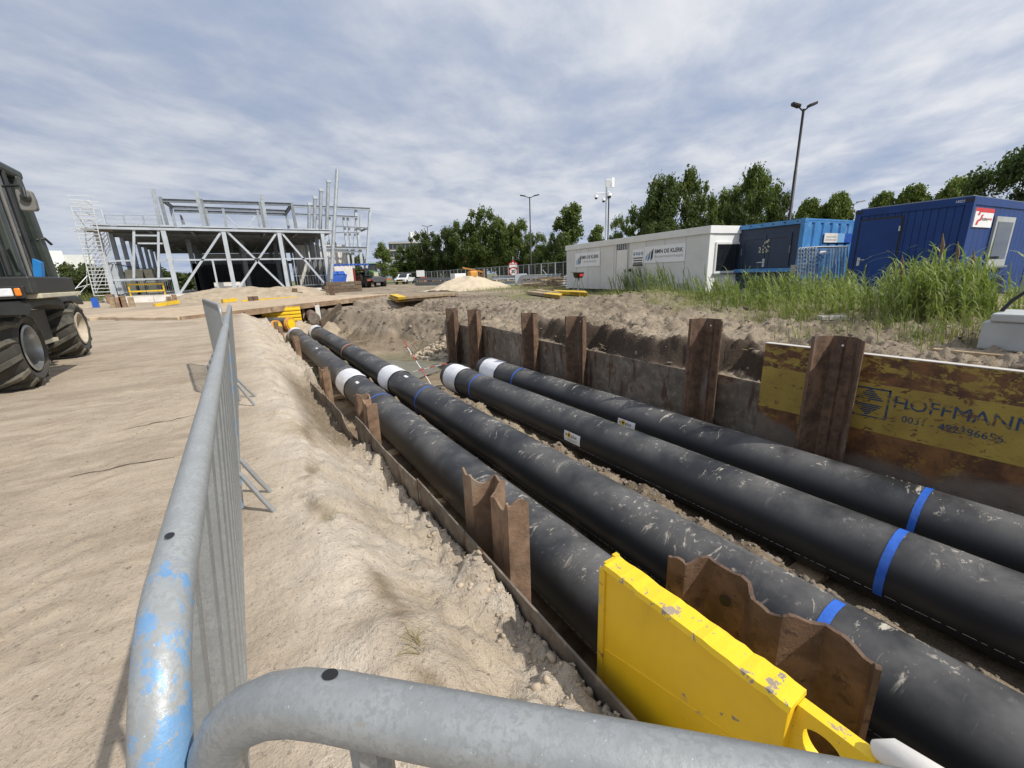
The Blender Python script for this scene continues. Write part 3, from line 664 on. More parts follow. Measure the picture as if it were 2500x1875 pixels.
BIG = (None, (.745, .805), (.775, .835), (.865, .92))
pipes = []
for i in range(4):
    x = PX[i]; pt = thing('insulated_pipe', LAB[i], 'pipe', (x, PEND[i], PZ-PR), 0, 'black insulated pipes laid in the trench')
    b = B(); cyl_y(b, x, PZ, PR, -4., PEND[i], 72, False, 60); b.obj('casing', 'pipe', pt, smooth=True)
    e = B(); mm = Matrix.Translation((x, PEND[i], PZ)) @ Matrix.Rotation(R(-90), 4, 'X')
    e.lathe([(PR, 0), (PR-.012, .001), (PR-.014, -.02)], 48, mm, False); e.obj('casing_rim', 'black', pt, smooth=True)
    e = B(); e.lathe([(PR-.012, -.01), (.17, -.006)], 48, mm, False); e.obj('foam_ring', 'yellowcap', pt)
    e = B(); e.lathe([(.172, -.05), (.172, .16), (.16, .16), (.16, -.3), (.001, -.3)], 48, mm, False); e.obj('steel_core', 'rustdark', pt, smooth=True)
    for (y0, y1) in WRAP[i]: band(pt, x, y0, y1, PR+.016, 'whitewrap', 'white_wrap', .022)
    band(pt, x, TAPE[i][0], TAPE[i][0]+.05, PR+.002, 'bluetape', 'blue_tape')
    if BIG[i]: band(pt, x, BIG[i][0], BIG[i][1], PR+.005, 'bluetape', 'blue_tape', .003, 64, 75, 205)
    # printed dashed line along the side
    d = B(); a = R(200 if i in (1, 2) else 192); y = -1.; r_ = PR+.0012; rnd = random.Random(i)
    while y < PEND[i]-1 and y < 11:
        L = rnd.choice((.012, .03, .05, .07)); q = []
        for yy_ in (y, y+L):
            for da in (-.006, .006): q.append((x+r_*math.cos(a+da), yy_, PZ+r_*math.sin(a+da)))
        d.add(q, [(0, 1, 3, 2)]); y += L + rnd.choice((.012, .02, .03))
    d.obj('printed_line', 'paper', pt)
    pipes.append(pt)
band(pipes[1], PX[1], 14.55, 14.72, PR+.012, 'strap', 'strap')
def sticker(i, y0, y1, amid, hw, name, mat_='paper'):
    x = PX[i]; r_ = PR+.003; b = B(); vs = []; n = 8
    for k in range(n+1):
        a = R(amid) + (k/n-.5)*2*hw
        for y in (y0, y1): vs.append((x+r_*math.cos(a), y, PZ+r_*math.sin(a)))
    b.add(vs, [(2*k, 2*k+1, 2*k+3, 2*k+2) for k in range(n)]); return b.obj(name, mat_, pipes[i])
for i, y1 in ((2, 4.66), (3, 4.54)):
    y0 = y1-.36; am = 178; hw = .26
    sticker(i, y0, y1, am, hw, 'maker_sticker')
    def to3(u, v, i=i, y1=y1):          # u metres from the left edge, v up along the skin
        a = R(am) - (v/PR); r_ = PR+.0045; p = Vector((PX[i]+r_*math.cos(a), y1-u, PZ+r_*math.sin(a)))
        return p - Vector((PX[i], PEND[i], PZ-PR))
    text('is', .035, .068, .012, .058, 0, 'blackprint', pipes[i], 'lettering', to3, .01)
    text('plus', .165, .285, -.012, .058, 0, 'blackprint', pipes[i], 'lettering', to3, .01)
    for rad, mt, e in ((.045, 'yellowcap', 0.), (.032, 'logogrey', .0006), (.0285, 'yellowcap', .0012), (.020, 'black', .0018)):
        b = B(LOC); vs = [to3(.115+rad*math.cos(q), .03+rad*math.sin(q)) + Vector((-e, 0, 0)) for q in np.linspace(0, 2*math.pi, 24, endpoint=False)]
        b.add(vs, [tuple(range(24))]); b.obj('logo_ring', mt, pipes[i])
    b = B(LOC)
    for (v, u0, u1) in ((-.035, .07, .30), (-.052, .10, .27)):
        b.add([to3(u0, v), to3(u1, v), to3(u1, v+.006), to3(u0, v+.006)], [(0, 1, 2, 3)])
    b.obj('small_print', 'greyprint', pipes[i])
for i, y, am in ((0, 9.0, 112), (1, 8.75, 100), (0, 14.6, 108)): sticker(i, y, y+.20, am, .09, 'white_label')
# long sleepers the pipes lie on
for k, y in enumerate((-.6, 1.35, 3.05, 4.75, 6.4, 8.1, 10.6, 13.2, 16., 19.)):
    x1 = 5.55 if y < 9 else 3.4
    o = B().box(((1.35+x1)/2, y, -1.497), (x1-1.35, .24, .07), Matrix.Rotation(R(random.uniform(-3, 3)), 3, 'Z')).obj('sleeper', 'wood')
    tag(o, ('nearest', 'second nearest', 'third nearest', 'fourth nearest', 'fifth nearest', 'sixth nearest', 'seventh nearest', 'third farthest', 'second farthest', 'farthest')[k] + ' timber sleeper lying across the trench floor under the pipes', 'sleeper', 'sleepers under the pipes')
for j, (x, y, rz, L) in enumerate(((3.60, 2.42, 20, .30), (3.52, 5.6, -15, .36), (2.40, 3.0, 12, .30), (2.42, 4.6, -10, .34), (3.5, 1.75, 60, .25), (1.47, 3.55, 5, .42), (1.5, 4.4, -8, .45))):
    o = B().box((x, y, -1.36), (L, .09, .024), (Matrix.Rotation(R(rz), 3, 'Z') @ Matrix.Rotation(R(7), 3, 'Y'))).obj('board_offcut', 'woodpale')
    tag(o, 'pale board offcut ' + ('between the middle two pipes, near the camera', 'between the middle two pipes, by the maker stickers', 'between the two left pipes, nearer one', 'between the two left pipes, farther one', 'between the middle two pipes, closest to the camera', 'between the left sheets and the left pipe, nearer one', 'between the left sheets and the left pipe, farther one')[j], 'board', 'board offcuts between the pipes')

# ------------------------------------------------------------------ steel sheet piles
WP = [(-.29, -.01), (-.255, .0), (-.245, .02), (-.13, .165), (-.012, .17), (.0, .155), (.012, .17), (.13, .165), (.245, .02), (.255, 0.), (.29, -.01)]
W2 = [(-.30, .13), (-.275, .0), (-.24, -.01), (-.07, .0), (-.02, .12), (.12, .14), (.19, .0), (.30, -.01)]
VP = [(-.30, .055), (-.285, .10), (-.17, .12), (-.09, .0), (.0, .02), (.05, .10), (.19, .10), (.235, .0), (.30, -.02)]
UP = [(-.29, 0.), (-.235, .0), (-.13, .17), (.13, .17), (.235, 0.), (.29, 0.)]
def sheet_pile(name_label, x, yc, ztop, zbot, side=1, width=.58, prof=UP, torn=0., mat_='rust', hole=None, lean=0., depth=1., holes=()):
    """side=+1: the trough opens towards +x; width runs along y"""
    k = width/.58; th = .014; cx = [(y*k, d*depth) for y, d in prof]
    fine = []
    for (a, b_) in zip(cx[:-1], cx[1:]):
        for f in np.linspace(0, 1, 7)[:-1]: fine.append((a[0]+(b_[0]-a[0])*f, a[1]+(b_[1]-a[1])*f))
    fine.append(cx[-1]); n = len(fine)
    nrm = []
    for i in range(n):
        a, b_ = fine[max(0, i-1)], fine[min(n-1, i+1)]; d = Vector((b_[0]-a[0], b_[1]-a[1])).normalized(); nrm.append((-d.y, d.x))
    rnd = random.Random(int(yc*100+x*7)); ph = rnd.random()*6
    tops = [ztop + (torn*(.55*math.sin(i*.33+ph)+.35*math.sin(i*.9+2*ph)+.15*rnd.uniform(-1, 1)) if torn else 0) for i in range(n)]
    b = B(); vs = []
    zs = 5
    for j in range(zs):
        for sgn in (0, 1):
            for i, (y, d) in enumerate(fine):
                z = zbot + (tops[i]-zbot)*j/(zs-1); yy_ = y + nrm[i][0]*th*sgn; dd_ = d + nrm[i][1]*th*sgn
                vs.append((x + side*dd_ + lean*(z-zbot)*0, yc + yy_ + lean*(z-zbot), z))
    row = 2*n; fs = []
    for j in range(zs-1):
        for i in range(n-1):
            a = j*row+i; fs.append((a, a+1, a+1+row, a+row)); a += n; fs.append((a, a+row, a+1+row, a+1))
        for i in (0, n-1): a = j*row+i; fs.append((a, a+row, a+n+row, a+n))
    a = (zs-1)*row; fs += [(a+i, a+i+1, a+n+i+1, a+n+i) for i in range(n-1)]
    b.add(vs, fs); o = b.obj('sheet_pile', mat_)
    tag(o, name_label, 'sheet pile', 'steel sheet piles driven along the trench')
    for (u, z, hx) in holes:
        h = B(LOC); mm = Matrix.Translation(Vector((x+side*hx, yc+u, z))-o.location) @ Matrix.Rotation(R(90), 4, 'Y')
        h.lathe([(.0001, 0), (.021 if hole == 'black' else .012, 0)], 18, mm, False); h.obj('lifting_hole', hole or 'paper', o)
    return o
# right hand row: pixel corners of the tops
ROW = ((1088, 1107, 754, 'farthest rusty sheet pile of the right wall, at its end'), (1141, 1163, 757, 'second farthest rusty sheet pile of the right wall'),
       (1275, 1305, 766, 'third rusty sheet pile from the far end of the right wall'), (1383, 1427, 775, 'wide rusty sheet pile in the middle of the right wall'),
       (1682, 1763, 781, 'rusty sheet pile left of the yellow lettered plate'), (1980, 2111, 826, 'rusty sheet pile standing in front of the yellow lettered plate'))
for k, (xa, xb, yt, lb) in enumerate(ROW):
    X = 5.62 if k < 5 else 5.53
    a, b_ = onx(xa, yt, X), onx(xb, yt, X)
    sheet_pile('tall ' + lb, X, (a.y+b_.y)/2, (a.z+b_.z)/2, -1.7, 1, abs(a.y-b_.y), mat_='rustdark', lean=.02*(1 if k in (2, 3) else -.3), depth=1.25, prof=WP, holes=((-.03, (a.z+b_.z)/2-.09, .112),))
# left row
PL = (('wavy-topped rusty sheet pile in front of the yellow panel', 1.24, .545, .235, .60, .022), ('torn rusty sheet pile on the left wall with a buckled top edge', 1.04, 1.99, .06, .54, .045),
      ('pale rusty sheet pile with a curled top on the left wall, below the white wraps', 1.07, 5.35, -.17, .62, .03), ('short narrow rusty sheet pile beside the white wrap of the left pipe', 1.05, 8.35, -.30, .42, .015),
      ('leaning rusty post by the left pipe, halfway to the bridge', 1.05, 12.7, -.16, .40, .01), ('rusty sheet pile near the bridge, nearer of the pair', 1.05, 17.9, -.35, .58, .01), ('rusty sheet pile near the bridge, farther of the pair', 1.05, 19.9, -.33, .58, .0))
LEFTP = []
for k, (lb, X, y, zt, wd, tn) in enumerate(PL):
    LEFTP.append(sheet_pile(lb, X, y, zt, -1.7, 1, wd, torn=tn, mat_='rust' if k else 'pilebig', hole='black' if k == 0 else 'paper', lean=.0 if k < 2 else -.05,
                            prof=VP if k == 0 else W2, holes=((.115, .125, .085*.7-.004),) if k == 0 else (((-.02, zt-.14, .112),) if k == 1 else ()), depth=.95 if k else .7))
# ------------------------------------------------------------------ thin steel sheets
def sheet(label, x, y0, y1, z0, z1, zb, wav=.0, mat_='plate', th=.012, skew=0., curl=0., seed=0, cat='steel sheet'):
    n = 30; vs = []; b = B()
    for j in range(4):
        for sg in (0, 1):
            for i in range(n+1):
                f = i/n; y = y0+(y1-y0)*f
                zt = z0+(z1-z0)*f + wav*(fbm(np.array([f*6+seed]), np.array([seed*3.1]), 3)[0])
                if curl: zt -= curl*max(0, (f-.86)/.14)**1.5*.22
                z = zb+(zt-zb)*j/3
                xo = skew*f + wav*.5*math.sin(f*7+seed)*(j/3) + (curl*.10*max(0, (f-.90)/.10)**2*(j/3) if curl else 0)
                vs.append((x+xo+sg*th, y, z))
    row = 2*(n+1); fs = []
    for j in range(3):
        for i in range(n):
            a = j*row+i; fs.append((a, a+1, a+1+row, a+row)); a += n+1; fs.append((a, a+row, a+1+row, a+1))
        for i in (0, n): a = j*row+i; fs.append((a, a+row, a+n+1+row, a+n+1))
    a = 3*row; fs += [(a+i, a+i+1, a+n+2+i, a+n+1+i) for i in range(n)]
    b.add(vs, fs); o = b.obj('steel_sheet', mat_, smooth=True); return tag(o, label, cat, 'steel sheets lining the trench')
sheet('long thin steel sheet along the near left edge of the trench', .935, -1.6, 2.95, -.25, -.25, -1.6, .01, seed=1)
sheet('left steel sheet next to the pale curled sheet pile, top edge bent over', .925, 2.93, 5.0, -.26, -.30, -1.6, .02, seed=2)
sheet('left steel sheet with a wavy top beside the dug-out pit', .83, 8.55, 4.85, -.42, -.36, -1.6, .05, seed=3, curl=1.)
sheet('left steel sheet sloping towards the bridge, before the rusty pair', .80, 8.5, 12.6, -.43, -.44, -1.6, .03, seed=4)
sheet('far left steel sheet disappearing towards the bridge', .86, 12.5, 20.5, -.47, -.50, -1.6, .03, seed=5, mat_='rust')
YS = [13.5, 12.35, 9.35, 6.25, 4.0, 2.7]
SL = ('farthest steel sheet of the right wall', 'muddy steel sheet between the second and third right sheet piles', 'muddy steel sheet left of the wide right sheet pile', 'long muddy steel sheet between the wide pile and the next', 'muddy steel sheet just left of the yellow lettered plate')
for k in range(5):
    zt = (-.20, -.27, -.27, -.29, -.27)[k]
    sheet(SL[k], 5.865+.012*(k % 2), YS[k], YS[k+1]+.0, zt, zt-.02, -1.7, .008, seed=20+k, th=.010)
o = sheet('second sheet standing a hand higher behind the far right wall', 5.895, 11.2, 8.3, -.16, -.22, -1.2, .01, seed=31, mat_='plate')
# lettered trench-box plate
b = B(); b.bx(5.77, 5.86, -2.6, 2.80, -1.53, .285)
hp = b.obj('trench_plate', 'hoff', bevel=.006); tag(hp, 'rusty yellow steel trench plate lettered HOFFMANN', 'trench plate')
ob = B(LOC); ob.bx(-.046, .046, -2.70, 2.70, 1.8155, 1.823); ob.obj('top_edge', 'conc', hp)
HL = hp.location
def hto(u, v): return Vector((5.7665, -u, v)) - HL
text('HOFFMANN', -1.40, -.42, -.25, -.122, 0, 'paint_blue', hp, 'lettering', hto, .0)
text('0031 - 492386656', -1.315, -.585, -.39, -.318, 0, 'paint_blue', hp, 'lettering', hto, .0)
lb = B(LOC)
def hq(u0, u1, v0, v1): lb.add([hto(-u0, v0), hto(-u1, v0), hto(-u1, v1), hto(-u0, v1)], [(0, 1, 2, 3)])
hq(1.78, 1.44, -.088, -.072); hq(1.78, 1.45, -.412, -.396); hq(1.458, 1.44, -.40, -.072)
for k in range(6):
    f = k/5; hq(1.62+.02+.11*f, 1.62-.02-.11*f, -.10-.022*k, -.10-.022*k+.014); hq(1.62+.02+.11*f, 1.62-.02-.11*f, -.385+.022*k, -.385+.022*k+.014)
lb.obj('arrow_emblem', 'paint_blue', hp)

# ------------------------------------------------------------------ bright yellow trench-box panel, near left
yp = thing('trench_shield', 'bright yellow steel trench panel with a lifting eye, in front of the wavy sheet pile', 'trench panel', (1.06, .6, -1.5))
ya, yb, yt = .985, .325, .190
n = 24
def ytop(y): return yt + .0016*math.sin(y*37) + .0012*math.sin(y*91)
b = B(); b.prism([(1.02, ya, -1.45), (1.02, yb, -1.45)] + [(1.02, yb+(ya-yb)*i/n, ytop(yb+(ya-yb)*i/n)-.012) for i in range(n+1)], (.075, 0, 0)); b.obj('panel', 'yellow', yp, bevel=.006)
b = B(); vs = []
for i in range(n+1):
    y = yb-.004+(ya-yb+.008)*i/n; j = .0022*random.Random(i).uniform(-1, 1); jj = .003*random.Random(i+50).uniform(-1, 1)
    vs += [(1.012+j, y, ytop(y)-.014), (1.018+j, y, ytop(y)+.004), (1.103+jj, y, ytop(y)+.006), (1.108+jj, y, ytop(y)-.014)]
b.add(vs, [(4*i+k, 4*i+(k+1) % 4, 4*i+4+(k+1) % 4, 4*i+4+k) for i in range(n) for k in range(4)] + [(0, 1, 2, 3), (4*n, 4*n+3, 4*n+2, 4*n+1)])
b.obj('top_cap', 'yellowtop', yp)
b = B(); b.bx(1.026, 1.085, ya, ya+.012, -1.45, yt+.008); b.bx(1.012, 1.03, ya-.008, ya+.022, -1.45, yt-.02); b.bx(1.08, 1.105, ya+.004, ya+.022, -1.45, yt+.012); b.obj('end_flange', 'yellowold', yp)
b = B(); b.tube([(1.019, ya-.01, -.20), (1.019, yb, -.02)], .0022, 6); b.obj('weld_seam', 'yellowtop', yp)
# lug with an oval eye
n2 = 30; outer = []; inner = []
y0, y1, z0, z1 = .330, .150, -.30, .172
for k in range(n2):
    a = 2*math.pi*k/n2; c_, s_ = math.cos(a), math.sin(a); m_ = max(abs(c_), abs(s_))
    outer.append(((y0+y1)/2+(y0-y1)/2*c_/m_, (z0+z1)/2+(z1-z0)/2*s_/m_)); inner.append((.258+.046*c_*(1+.15*s_), .083+.050*s_))
b = B(); vs = [(x, q[0], q[1]) for x in (1.062, 1.098) for r_ in (outer, inner) for q in r_]
fs = []
for k in range(n2):
    k2 = (k+1) % n2
    fs += [(k, k2, n2+k2, n2+k), (2*n2+k, 3*n2+k, 3*n2+k2, 2*n2+k2), (k, 2*n2+k, 2*n2+k2, k2), (n2+k, n2+k2, 3*n2+k2, 3*n2+k)]
b.add(vs, fs); b.obj('lifting_eye', 'yellowtop', yp, bevel=.004)
b = B(); b.tube([(1.085, .165, .185), (1.085, .14, .205), (1.09, .0, .215), (1.09, -.5, .215)], [.02, .032, .036, .036], 12); b.obj('white_strut', 'insul', yp, smooth=True)
# survey stakes
def stake(label, a, b_, r_=.011):
    a, b_ = Vector(a), Vector(b_); t_ = thing('survey_stake', label, 'stake', tuple(a if a.z < b_.z else b_), 0, 'red and white survey stakes'); n = 6
    for k in range(n):
        B().tube([a.lerp(b_, k/n), a.lerp(b_, (k+1)/n)], r_, 8).obj('band', ('paper', 'red')[k % 2], t_, smooth=True)
stake('red and white stake leaning steeply by the ends of the middle pipes', onz(1052, 938, -1.48), onz(985, 833, -.62), .011)
stake('red and white stake lying nearly level across the leaning one', onz(1008, 908, -1.30), onz(1092, 887, -1.02), .011)
# ------------------------------------------------------------------ bridge of dragline mats over the trench
D0, D1 = Vector((-1.9, 20.15, 0)), Vector((9.6, 30.6, 0)); du = (D1-D0).normalized(); dv = Vector((-du.y, du.x, 0)); ang = math.atan2(du.y, du.x)
dk = thing('bridge_deck', 'sand-covered timber mat bridge crossing the trench', 'bridge', D0, ang)
L = (D1-D0).length; nb = 6
for k in range(nb):
    B(LOC).box((L/2+random.uniform(-.2, .2), .62+k*1.18, .02), (L, 1.15, .20)).obj('mat', 'deck', dk, bevel=.02)
B(LOC).box((L/2-.6, .018, .0), (L-1.0, .03, .27)).obj('edge_beam', 'deckside', dk, bevel=.008)
for k in range(9): B(LOC).lathe([(.035, 0), (.035, .02), (.0, .02)], 10, Matrix.Translation((1.2+k*1.5, .002, .02)) @ Matrix.Rotation(R(90), 4, 'X')).obj('bolt', 'wooddark', dk)
# things below it
c7 = crop(620, 700, .1175)
Yw = 23.5; a, b_ = ony(*c7(155, 560), Yw), ony(*c7(965, 480), Yw); bot = ony(*c7(975, 730), Yw)
yw = thing('shoring_wall', 'ribbed yellow shoring wall under the bridge deck', 'shoring', ((a.x+b_.x)/2, Yw, -1.6))
B().bx(a.x, b_.x, Yw+.06, Yw+.12, -.9, .05).obj('backing_plate', 'yellowold', yw)
for k in range(5): B().bx(a.x, b_.x, Yw, Yw+.07, -.82+k*.17, -.82+k*.17+.12).obj('rib', 'yellowcap', yw, bevel=.02)
for k, (u0, u1) in enumerate(((0, 60), (75, 150))):
    A, Q = ony(*c7(u0, 600), 24.6), ony(*c7(u1, 600), 24.6)
    tag(B().bx(A.x, Q.x, 24.5, 24.7, -1.6, .0).obj('sheet_pile', 'rustdark'), ('rust-brown pile end under the left end of the bridge deck', 'second rust-brown pile end under the bridge, next to the yellow wall')[k], 'sheet pile')
for k, (u, lab) in enumerate(((1030, 'weathered plank standing upright right of the yellow wall'), (1330, 'pale timber post standing under the bridge deck'))):
    A, Q = ony(*c7(u-(25 if k == 0 else 45), 560), 24.8), ony(*c7(u+(25 if k == 0 else 45), 560), 24.8)
    tag(B().bx(A.x, Q.x, 24.7, 24.85, -1.5, -.02).obj('timber_post', ('wood', 'insul')[k]), lab, 'post')
# capped black pipes and brown pipes going under the bridge
def capped(label, px, y, r_, zc=None):
    p = ony(*c7(*px), y); t_ = thing('capped_pipe', label, 'pipe', (p.x, y, p.z-r_), 0, 'capped black pipes under the bridge')
    q = p + Vector((-2.4, 2.2, .05))
    d = (q-p).normalized(); B().tube([p, p+d*.5, q], r_, 32).obj('casing', 'pipe', t_, smooth=True)
    rot = (-d).to_track_quat('Z', 'Y').to_matrix().to_4x4()
    B().lathe([(r_+.012, -.14), (r_+.012, .0), (r_-.05, .008)], 32, Matrix.Translation(p) @ rot, False).obj('collar', 'pvcorange', t_, smooth=True)
    B().lathe([(r_*.78, .0), (r_*.78, .03), (.001, .034)], 32, Matrix.Translation(p) @ rot, False).obj('end_cap', 'yellowcap', t_)
capped('black pipe stub closed with a round yellow cap in front of the yellow wall', (770, 775), 22.4, .31)
capped('black pipe stub with a yellow cap half hidden by the far rusty sheet piles', (490, 850), 21.2, .31)
for k, (u, v, y, lab) in enumerate(((1255, 660, 22.8, 'grey-brown pipe with red tape coming out from under the bridge'), (1440, 560, 25.5, 'second grey-brown pipe deeper under the bridge'))):
    p = ony(*c7(u, v), y); t_ = thing('heating_pipe', lab, 'pipe', (p.x, y, p.z-.27))
    B().tube([p, p+Vector((.25, 5, .1))], .27, 28).obj('casing', 'plate', t_, smooth=True)
    for yy_ in (.35, 1.0):
        q = p + Vector((.25*yy_/5, yy_, .1*yy_/5)); B().tube([q, q+Vector((.004, .09, .002))], .276, 28, False).obj('red_tape', 'redtape', t_, smooth=True)
a, b_ = ony(*c7(1380, 770), 22.5), ony(*c7(1800, 390), 24.5)
tag(B().beam(a, b_, .10, .30).obj('raking_beam', 'wooddark'), 'dark timber beam leaning against the dug slope under the bridge', 'beam')
# yellow spreader beams lying about
def lying(label, quad, z, h, mat_, name='spreader_beam', cap=None, matside=None):
    p = [onz(*q, z) for q in quad]; t_ = thing(name, label, 'beam', p[0], 0, 'steel shoring beams laid on the ground')
    B().prism([(q.x, q.y, z) for q in p], (0, 0, h)).obj('beam', mat_, t_, bevel=.01)
    if cap:
        e = p[0].lerp(p[1], cap); f = p[3].lerp(p[2], cap)
        B().prism([(q.x, q.y, z-.004) for q in (p[0], e, f, p[3])], (0, 0, h+.012)).obj('painted_end', 'yellowold', t_, bevel=.01)
    return t_
c8 = crop(850, 630, 280/2212); c9 = crop(1120, 600, 280/2212)
lying('yellow-ended shoring plate, upper one, on the far edge of the dug slope', [c8(*q) for q in ((960, 800), (2130, 715), (2090, 690), (800, 740))], .20, .12, 'wood', cap=.12)
lying('yellow-ended shoring plate, lower one, on the far edge of the dug slope', [c8(*q) for q in ((950, 850), (1980, 775), (1500, 770), (780, 785))], .06, .12, 'wood', cap=.20)
lying('weathered yellow plank beam left of the barbecue, front one', [c9(*q) for q in ((1950, 1020), (1300, 930), (1480, 920), (2000, 985))], .16, .14, 'wood', cap=.42)
lying('bright yellow beam ending by the barbecue', [c9(*q) for q in ((2480, 975), (1850, 930), (1830, 905), (2440, 935))], .16, .16, 'yellowold', cap=.5)
lying('grey timber plank behind the yellow beam near the barbecue', [c9(*q) for q in ((1980, 950), (1480, 890), (1530, 870), (1900, 920))], .22, .10, 'wood')

# ------------------------------------------------------------------ heaps
def heap(name, label, cx, cy, rx_, ry_, h, mat_, rz=0, peaks=((0, 0, 1),), amp=.12, n=70, z0=None, sharp=1.0, seed=0):
    u = np.linspace(-1, 1, n); gx, gy = np.meshgrid(u, u, indexing='ij'); hh = np.zeros_like(gx)
    for (a, b_, k) in peaks:
        r_ = np.hypot((gx-a)/(1-.35*abs(a)), (gy-b_)/(1-.35*abs(b_))); hh = np.maximum(hh, k*np.clip(1-r_, 0, 1)**sharp)
    hh = hh*h*(1+fbm(gx*3+seed, gy*3, 4)*amp*3) + fbm(gx*8+seed, gy*8, 4)*amp*.6*(hh > .02)
    edge = np.hypot(gx, gy)
    X = cx + gx*rx_*math.cos(rz) - gy*ry_*math.sin(rz); Y = cy + gx*rx_*math.sin(rz) + gy*ry_*math.cos(rz)
    Z = (gz(X, Y) if z0 is None else z0) + hh - .12*ss(.80, 1.0, edge)
    i = np.arange(n*n).reshape(n, n); f = np.stack([i[:-1, :-1], i[1:, :-1], i[1:, 1:], i[:-1, 1:]], -1).reshape(-1, 4)
    b = B(); b.v = [Vector(p) for p in np.stack([X, Y, Z], -1).reshape(-1, 3)]; b.f = [tuple(q) for q in f.tolist()]
    return tag(b.obj(name, mat_, smooth=180), label, 'sand heap')
p = onz(1185, 722, .1)
heap('sand_heap', 'pale yellow sand heap in front of the steel stacks', 17.3, 33.2, 4.3, 3.4, 1.30, 'pale_sand', .5, ((-.12, 0, 1), (.22, .05, .80), (-.5, .1, .42)), .10, z0=.05, seed=2, sharp=.95)
heap('sand_heap', 'long grey-brown sand heap in front of the steel building', .9, 39.5, 5.4, 2.6, 1.12, 'heap', .05, ((-.38, 0, .82), (0, .05, .95), (.35, -.05, .85), (.62, -.1, .42)), .12, z0=-.05, seed=5, sharp=.62)
heap('sand_heap', 'low sand ridge left of the steel building behind the machine', -11.5, 40.5, 4.0, 2.2, .55, 'heap', 0, ((-.2, 0, .9), (.4, 0, .7)), .2, z0=.0, seed=8, sharp=.7)
heap('soil_heap', 'heap of brown soil under the bridge in front of the yellow wall', 2.5, 23.0, 1.9, 1.0, .85, 'heap', .3, ((0, 0, 1), (.4, 0, .9), (-.4, .1, .8)), .2, n=36, z0=-1.55, seed=9, sharp=.5)
# kicked-up yellow sheet ends and piles in front of the building
for k, (u0, u1, v0, v1, mt, lab) in enumerate(((390, 408, 955, 1020, 'wood', 'leftmost of the piles at the building base, pale brown'), (430, 452, 955, 1022, 'rust', 'second pile from the left at the building base'), (458, 482, 945, 1020, 'rust', 'third pile from the left at the building base'), (515, 538, 955, 1020, 'wood', 'fourth pile from the left at the building base'),
        (772, 792, 950, 1000, 'rust', 'pile left of the long sand heap, first of a close pair'), (808, 828, 938, 990, 'rust', 'pile left of the long sand heap, second of a close pair'), (1320, 1348, 950, 1000, 'rustdark', 'pile in front of the long sand heap, left half'), (1352, 1382, 948, 995, 'rustdark', 'pile in front of the long sand heap, right half'),
        (1622, 1645, 895, 960, 'rustdark', 'taller dark pile by the right end of the long heap'), (1655, 1680, 920, 968, 'rustdark', 'shorter dark pile by the right end of the long heap'), (1868, 1892, 870, 945, 'rustdark', 'dark pile by the timber stack right of the building'))):
    Yp = 36.5 if k < 6 else (34.5 if k < 8 else 38.0)
    A, Q = ony(*c2(u0, v1), Yp), ony(*c2(u1, v0), Yp)
    tag(B().bx(A.x, Q.x, Yp-.1, Yp+.1, min(A.z, -.1), Q.z).obj('sheet_pile', mt), lab, 'sheet pile', 'piles in front of the building')
for k, (pts, lab) in enumerate(((((1140, 982), (1235, 972)), 'low yellow beam left part in front of the long heap'), (((1275, 985), (1650, 960)), 'long low yellow beam in front of the long heap'), (((680, 1012), (850, 985)), 'yellow-brown plank beam left of the long heap'))):
    A, Q = ony(*c2(*pts[0]), 35.2), ony(*c2(*pts[1]), 35.6)
    tag(B().beam(A, Q, .25, .22).obj('spreader_beam', 'yellowold'), lab, 'beam')
# timber stack right of the building
tk = ony(*c2(1950, 900), 44.); ts = thing('timber_stack', 'stack of square timbers right of the steel building', 'timber stack', (tk.x, tk.y, 0))
for r_ in range(3):
    for k in range(4 - (r_ == 2)):
        B().bx(tk.x-1.9+r_*.2, tk.x+1.7, tk.y-.8+k*.45, tk.y-.8+k*.45+.4, .35*r_+.02, .35*r_+.33).obj('timber', 'wooddark', ts, bevel=.015)

# ------------------------------------------------------------------ steel building under construction
YF, YB, ZS, ZR = 46.0, 75.0, .50, 5.80
CX = (-8.35, -4.3, -.17, 4.13, 7.85)
bl = thing('steel_building', 'unfinished two-level steel frame building with diagonal braces and a deck roof', 'building', (0, YF, 0))
def f2(x, y, Y=YF): return ony(*c2(x, y), Y)
B().bx(-9.0, 9.2, YF-.25, YB, -.3, ZS).obj('floor_slab', 'conc', bl)
for k in range(12): B().bx(-8.9+k*1.5, -8.9+k*1.5+1.47, YF-.40, YF-.27, -.25, ZS-.10).obj('plinth_panel', 'insul', bl)
for x in CX: B().hbeam((x, YF, ZS), (x, YF, ZR-.05), .32, .32, (0, 1, 0)).obj('column', 'steelw', bl)
nS = 7
for k in range(1, nS+1):
    y = YF + 4.1*k
    B().hbeam((-8.25, y, ZS), (-8.25, y, ZR-.1), .30, .30, (0, 1, 0)).obj('column', 'galvdull', bl)
    B().hbeam((7.9, y, ZS), (7.9, y, ZR-.1), .30, .30, (0, 1, 0)).obj('column', 'galvdull', bl)
    if k < nS:
        for x in (-3.3, 1.2, 4.6):
            if (k + int(x*2)) % 2 == 0: B().hbeam((x, y, ZS), (x, y, ZR-.2), .40, .40, (0, 1, 0)).obj('column', 'galvdull', bl)
    B().hbeam((-8.4, y, ZR-.22), (8.8, y, ZR-.22), .2, .36).obj('roof_beam', 'joist', bl)
    for x in (-8.25,):
        B().tube([(x, y-4.1, 3.1), (x, y, 3.1)], .05, 6).obj('side_rail', 'galvdull', bl)
for x in (-5.2, -2.4, .3, 3., 5.6): B().hbeam((x, YF, ZR-.14), (x, YB, ZR-.14), .22, .30).obj('joist', 'joist', bl)
B().bx(-8.45, 8.95, YF-.15, YB, ZR, ZR+.10).obj('roof_deck', 'decking', bl)
